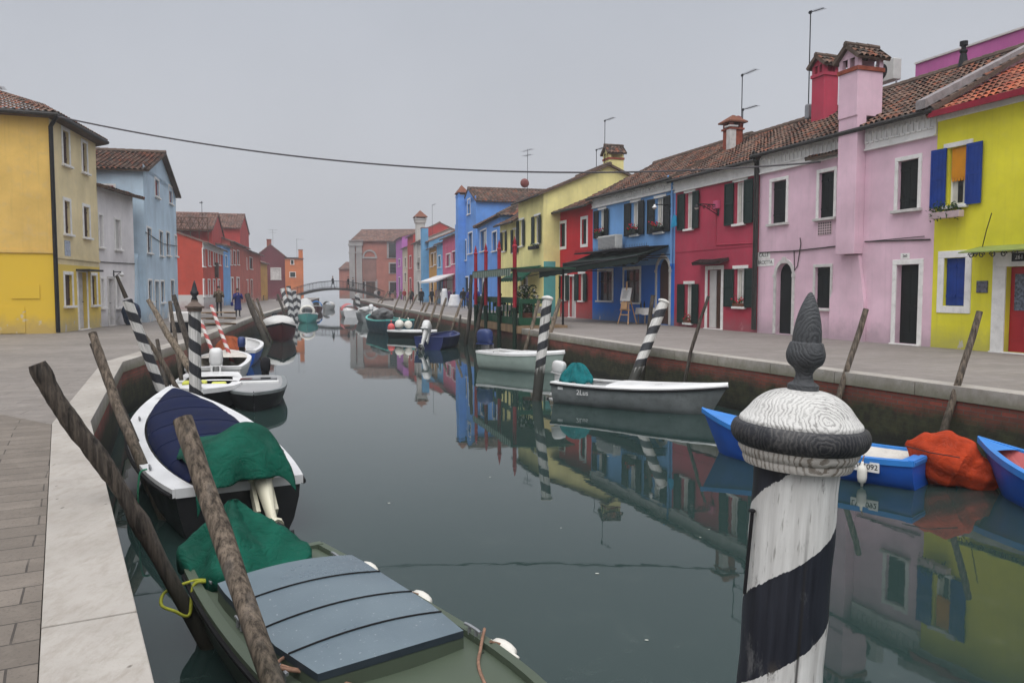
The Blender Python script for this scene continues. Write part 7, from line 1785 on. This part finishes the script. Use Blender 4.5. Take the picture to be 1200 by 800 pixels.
# easel, table and goods before the blue house
eb = G(735, 379.5); ez = thing('menu_easel', 'light wooden easel holding a white menu board', 'easel', eb, yawp + .25)
for nm_, pts_ in (('leg', [(-.38, -.25, 0), (-.12, .0, 1.35)]), ('leg', [(.38, -.25, 0), (.12, .0, 1.35)]), ('leg', [(0, .55, 0), (0, .03, 1.5)])):
    m = MB(); m.tube(pts_, .03, 6); m.build('leg', plain('easel_wood', (.48, .29, .15), .6, .15, 4), ez)
m = MB(); m.box((-.36, -.16, .62), (.36, -.11, .68)); m.box((-.3, -.2, .40), (.3, -.15, .45)); m.box((-.05, -.06, .6), (.05, -.02, 1.95)); m.build('crossbar', 'easel_wood', ez)
m = MB(); M_ = Matrix.Translation((0, -.16, 1.0)) @ Matrix.Rotation(-.16, 4, 'X'); m.box((-.22, -.02, -.32), (.22, .0, .02), 0, M_); m.build('panel', 'easel_wood', ez)
mnu = thing('menu_board', 'white menu sheet propped on the wooden easel', 'menu board', eb + V((0, 0, 1.0)), yawp + .25); m = MB(); M_ = Matrix.Translation((0, -.13, .05)) @ Matrix.Rotation(-.2, 4, 'X'); m.box((-.36, -.03, 0), (.36, -.005, .62), 0, M_); mo = m.build('board', 'cloth_white', mnu)
m = MB()
for k in range(7): m.box((-.22, -.033, .12 + k * .055), (random.uniform(.05, .22), -.0301, .135 + k * .055), 0, M_)
m.build('menu_lines', 'coat_grey', mo)
tb = G(756, 380); cafe_table('small white clothed table standing beside the menu easel', tb + V((.25, .5, 0)), yaw=yawp)
q = MB(); o_ = tb + V((.2, .55, .74))
def bottle(p, mat, lab):
    m = MB(); m.lathe([(.035, 0), (.037, .02), (.037, .19), (.014, .25), (.013, .31), (.016, .32)], 10); o = m.build('bottle', mat, None, smooth=True); o.location = p; tag(o, lab, 'bottle', 'bottles on the easel table')
bottle(o_ + V((-.3, .05, 0)), 'dark_green_shutter', 'dark bottle on the clothed table, nearest the easel'); bottle(o_ + V((-.14, .1, 0)), 'coat_black', 'black bottle on the clothed table, farther from the easel')

# ============================================================ PEOPLE
def at(u, v): return G(u, v, 0)
person('man in a brown jacket and black trousers holding a phone up', at(257, 370.5), .35, 1.80, 'coat_brown', 'pants_dark', length=.22, arms='phone')
person('woman in a long navy coat with a dark handbag', at(279, 371.5), .5, 1.66, 'coat_navy', 'pants_dark', 'hair_brown', .62, arms='phone', bag='coat_navy')
W_ = [('walker in a long black coat beside the sky blue chimney house', 494, 357.5, .4, 1.74, 'coat_black', .6, .25), ('walker in a dark open coat next to the tall walker', 482, 356.5, .3, 1.72, 'coat_black', .5, .3), ('distant walker in dark clothes mid stride near the church', 457, 350.8, -1.0, 1.7, 'coat_black', .25, .55), ('distant walker in grey by the violet house', 470, 351, 2.9, 1.68, 'coat_grey', .4, .3),
      ('person in purple beside the white draped stand', 526.5, 358.5, .3, 1.7, 'coat_purple', .3, .1), ('person in black standing under the white shop awning', 543, 361.5, .2, 1.75, 'coat_black', .3, .1), ('person in navy by the dark crooked poles', 559, 364.5, 2.6, 1.76, 'coat_navy', .3, .2), ('person in a white coat left of the draped stand', 518.5, 358, 1.0, 1.68, 'coat_white', .6, .1), ('person in dark clothes behind the tall white stand', 534, 358, -.4, 1.7, 'coat_black', .25, .1), ('waiter in black beside the striped pole and the red house', 634, 368.5, .5, 1.82, 'coat_navy', .25, .1)]
W_ += [('far walker in a red jacket near the cream house', 474, 352.5, .6, 1.7, 'coat_red', .25, .3), ('far walker in brown between the violet house and the church', 463, 350.6, 2.6, 1.66, 'coat_brown', .3, .3), ('far pair member in black nearest the church door', 444, 350, .2, 1.72, 'coat_black', .3, .2), ('far pair member in pale coat nearest the church door', 440.5, 350, .4, 1.66, 'coat_white', .4, .2), ('stroller in black between the ochre and powder blue houses', 506, 357, -.5, 1.72, 'coat_black', .3, .3), ('shopper in dark blue at the royal blue house corner', 550, 362.5, .9, 1.7, 'coat_navy', .4, .1)]
for lab, u, v, yw, h, ct, ln, sd in W_: person(lab, at(u, v), yw, h, ct, length=ln, stride=sd)
def onb(x, y=0): return fb.location + Matrix.Rotation(fb.rotation_euler.z, 3, 'Z') @ V((x, y, bz(x)))
for lab, x, yw, ct, sd in (('lone dark figure walking over the crown of the footbridge', -.4, 1.5, 'coat_black', .5), ('figure in black pushing right on the footbridge', 1.9, 1.4, 'coat_black', .3), ('figure in grey close behind another on the footbridge', 2.6, 1.5, 'coat_grey', .3), ('figure in black at the footbridge right end', 4.2, -1.5, 'coat_black', .2)):
    person(lab, onb(x), yw, 1.78, ct, stride=sd, length=.4, group='people on the footbridge')

# white draped stands of lace by the shop
for lab, u, v, w, h in (('wide white lace draped display stand before the shop', 533, 359.5, .62, 1.15), ('tall white lace draped display stand left of the wide one', 521, 359, .36, 1.7)):
    p = at(u, v); t = thing('display_stand', lab, 'display stand', p, 0, 'lace display stands'); m = MB(); rr = []
    for k in range(7):
        z = h * k / 6; r = w * (1.1 - .45 * k / 6); rr.append([V((r * math.cos(2 * PI * i / 30) * (1 + .07 * math.sin(i * 2.5) * (1 - k / 6)), r * .8 * math.sin(2 * PI * i / 30), z)) for i in range(30)])
    m.rings(rr); m.build('lace_cloth', 'cloth_white', t, smooth=True); m = MB(); m.tube([(0, 0, h - .05), (0, 0, h + .25)], .02, 6); m.tube([(-.25, 0, h + .2), (.25, 0, h + .2)], .012, 5); m.build('pole', 'iron', t)
for lab, u, v, c_ in (('rail of colourful garments under the white shop awning', 538, 357, 'coat_purple'), ('rail of pale garments left under the white shop awning', 513, 356, 'coat_white')):
    p = at(u, v); t = thing('clothes_rail', lab, 'clothes rail', p, yawp, 'clothes rails'); m = MB(); m.tube([(-.8, 0, 0), (-.8, 0, 1.6), (.8, 0, 1.6), (.8, 0, 0)], .025, 6); m.build('frame', 'iron', t)
    for k in range(7):
        m = MB(); m.box((-.7 + k * .22, -.2, .6 + .1 * (k % 3)), (-.56 + k * .22, .2, 1.55)); m.build('garment', (c_, 'coat_red', 'coat_white', 'coat_navy')[k % 4], t, bevel=.03)

# left quay furniture: pallet crate, litter box, chairs, bag
p = at(247, 381); t = thing('wooden_crate', 'stack of brown wooden crates on the left quay by the red striped pole', 'crate', p, .9)
m = MB()
for z in (.05, .3, .55):
    for y in (-.4, -.1, .2): m.box((-1.0, y, z), (1.0, y + .2, z + .03))
m.build('slats', 'plank_wood', t); m = MB()
for z in (.0, .25, .5):
    for x in (-.95, 0, .9): m.box((x, -.4, z), (x + .1, .4, z + .048))
m.build('bearers', 'brown_door', t)
p = at(215, 389); t = thing('planter_box', 'black planter box with a white top on the left quay edge', 'planter', p, .3); m = MB(); m.box((-.42, -.3, 0), (.42, .3, .38)); m.build('base', 'coat_black', t, bevel=.02); m = MB(); m.box((-.46, -.34, .381), (.46, .34, .75)); m.build('top', 'tarp_white', t, bevel=.05)
p = at(157, 380); tarp('dark blue rubbish bag against the light blue house', p + V((.1, -.4, .48)), (.38, .34, .52), plain('bag_blue', (.012, .025, .055), .5, .2), .3, 2.4, .15, 9, name='rubbish_bag', cat='bag')
for i, (u, v) in enumerate(((309, 352), (314, 351.5))):
    t = thing('cafe_table', 'left' if 0 else ('dark cafe table by the amber house' if i == 0 else 'dark cafe table before the maroon gable'), 'table', at(u, v), .3, 'cafe tables on the left quay'); m = MB(); m.lathe([(.4, .72), (.4, .75)], 16); m.build('tabletop', 'coat_black', t); m = MB(); m.lathe([(.25, 0), (.04, .05), (.04, .72)], 10); m.build('pedestal', 'iron', t)

# little blue flag beside the crimson house
a_, z_ = R1.loc(793, 260); o_ = R1.A + R1.dir * .15 + R1.inn * -.25; m = MB(); m.poly([V((0, 0, .35)), V((.1, 0, .5)), V((.28, .02, .42)), V((.30, .03, 0)), V((-.16, .02, -.05))]); m.poly([V((0, .04, .35)), V((.1, .05, .5)), V((.28, .06, .42)), V((.30, .07, 0)), V((-.16, .06, -.05))])
o = m.build('pennant', plain('pennant_blue', (.03, .30, .52), .7), None); o.location = (o_.x, o_.y, z_ - .2); o.rotation_euler = (0, 0, R1.root.rotation_euler.z); tag(o, 'small light blue pennant hanging between the blue and crimson houses', 'flag')

# ============================================================ AIR, LIGHT, CAMERA
hz_m = bpy.data.materials.new('haze_air'); hz_m.use_nodes = True; nt = hz_m.node_tree
for n_ in list(nt.nodes):
    if n_.type == 'BSDF_PRINCIPLED': nt.nodes.remove(n_)
pvn = nt.nodes.new('ShaderNodeVolumePrincipled'); pvn.inputs['Color'].default_value = (.93, .95, .98, 1); pvn.inputs['Density'].default_value = HAZE; pvn.inputs['Anisotropy'].default_value = 0.0
nt.links.new(pvn.outputs['Volume'], [n_ for n_ in nt.nodes if n_.type == 'OUTPUT_MATERIAL'][0].inputs['Volume'])
MATS['haze_air'] = hz_m
m = MB(); m.box((-310, -45, -3.2), (310, 530, 19)); hzo = m.build('haze', 'haze_air'); hzo['kind'] = 'stuff'; hzo['label'] = 'pale misty air over the canal'

w = bpy.data.worlds.new('World'); sc.world = w; w.use_nodes = True; nt = w.node_tree; bg = nt.nodes['Background']
sky = nt.nodes.new('ShaderNodeTexSky'); sky.sky_type = 'NISHITA'; sky.sun_disc = False; sky.sun_elevation = math.radians(62); sky.sun_rotation = math.radians(186); sky.dust_density = 6; sky.air_density = 1.2
hs = nt.nodes.new('ShaderNodeHueSaturation'); hs.inputs['Saturation'].default_value = .10; nt.links.new(sky.outputs[0], hs.inputs['Color'])
mx = nt.nodes.new('ShaderNodeMix'); mx.data_type = 'RGBA'; mx.inputs[0].default_value = .7; nt.links.new(hs.outputs[0], mx.inputs[6]); mx.inputs[7].default_value = (*SKYC, 1)
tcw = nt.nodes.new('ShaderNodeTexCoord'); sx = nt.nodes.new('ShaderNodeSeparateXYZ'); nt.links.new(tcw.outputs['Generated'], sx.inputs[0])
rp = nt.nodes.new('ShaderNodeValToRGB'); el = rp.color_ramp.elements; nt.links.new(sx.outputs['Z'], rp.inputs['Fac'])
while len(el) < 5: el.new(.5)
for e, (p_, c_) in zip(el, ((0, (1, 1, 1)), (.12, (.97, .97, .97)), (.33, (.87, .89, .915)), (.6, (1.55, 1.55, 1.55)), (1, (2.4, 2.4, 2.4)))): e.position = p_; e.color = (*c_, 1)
cn_ = nt.nodes.new('ShaderNodeTexNoise'); cn_.inputs['Scale'].default_value = 2.2; cn_.inputs['Detail'].default_value = 5; nt.links.new(tcw.outputs['Generated'], cn_.inputs['Vector'])
cr_ = nt.nodes.new('ShaderNodeMapRange'); cr_.inputs['From Min'].default_value = .3; cr_.inputs['From Max'].default_value = .7; cr_.inputs['To Min'].default_value = .95; cr_.inputs['To Max'].default_value = 1.05; nt.links.new(cn_.outputs['Fac'], cr_.inputs['Value'])
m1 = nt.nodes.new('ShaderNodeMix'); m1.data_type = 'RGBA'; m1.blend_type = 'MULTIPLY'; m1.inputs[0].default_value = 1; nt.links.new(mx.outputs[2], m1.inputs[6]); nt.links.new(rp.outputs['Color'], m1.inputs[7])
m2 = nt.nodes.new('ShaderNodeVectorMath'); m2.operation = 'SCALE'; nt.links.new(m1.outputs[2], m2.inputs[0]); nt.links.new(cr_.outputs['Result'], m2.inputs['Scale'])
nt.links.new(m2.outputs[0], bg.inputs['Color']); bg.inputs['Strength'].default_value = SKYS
sd_ = bpy.data.lights.new('Sun', 'SUN'); sd_.energy = SUN; sd_.angle = math.radians(70); sd_.color = (1, .97, .93)
so = bpy.data.objects.new('Sun', sd_); C.objects.link(so); so.rotation_euler = (math.radians(28), 0, math.radians(-6))

cam = bpy.data.cameras.new('Camera'); co = bpy.data.objects.new('Camera', cam); C.objects.link(co)
cam.sensor_width = 36; cam.sensor_fit = 'HORIZONTAL'; cam.lens = F / 1200 * 36; cam.clip_start = .05; cam.clip_end = 2000
co.location = (0, 0, CZ); co.rotation_euler = (PI / 2 - PITCH, 0, 0)
sc.camera = co
sc.view_settings.view_transform = 'Standard'; sc.view_settings.look = 'None'; sc.view_settings.gamma = 1; sc.view_settings.exposure = EXPO
sc.cycles.volume_bounces = 2; sc.cycles.max_bounces = 8; sc.cycles.use_denoising = True
try: sc.cycles.volume_step_rate = 5
except Exception: pass
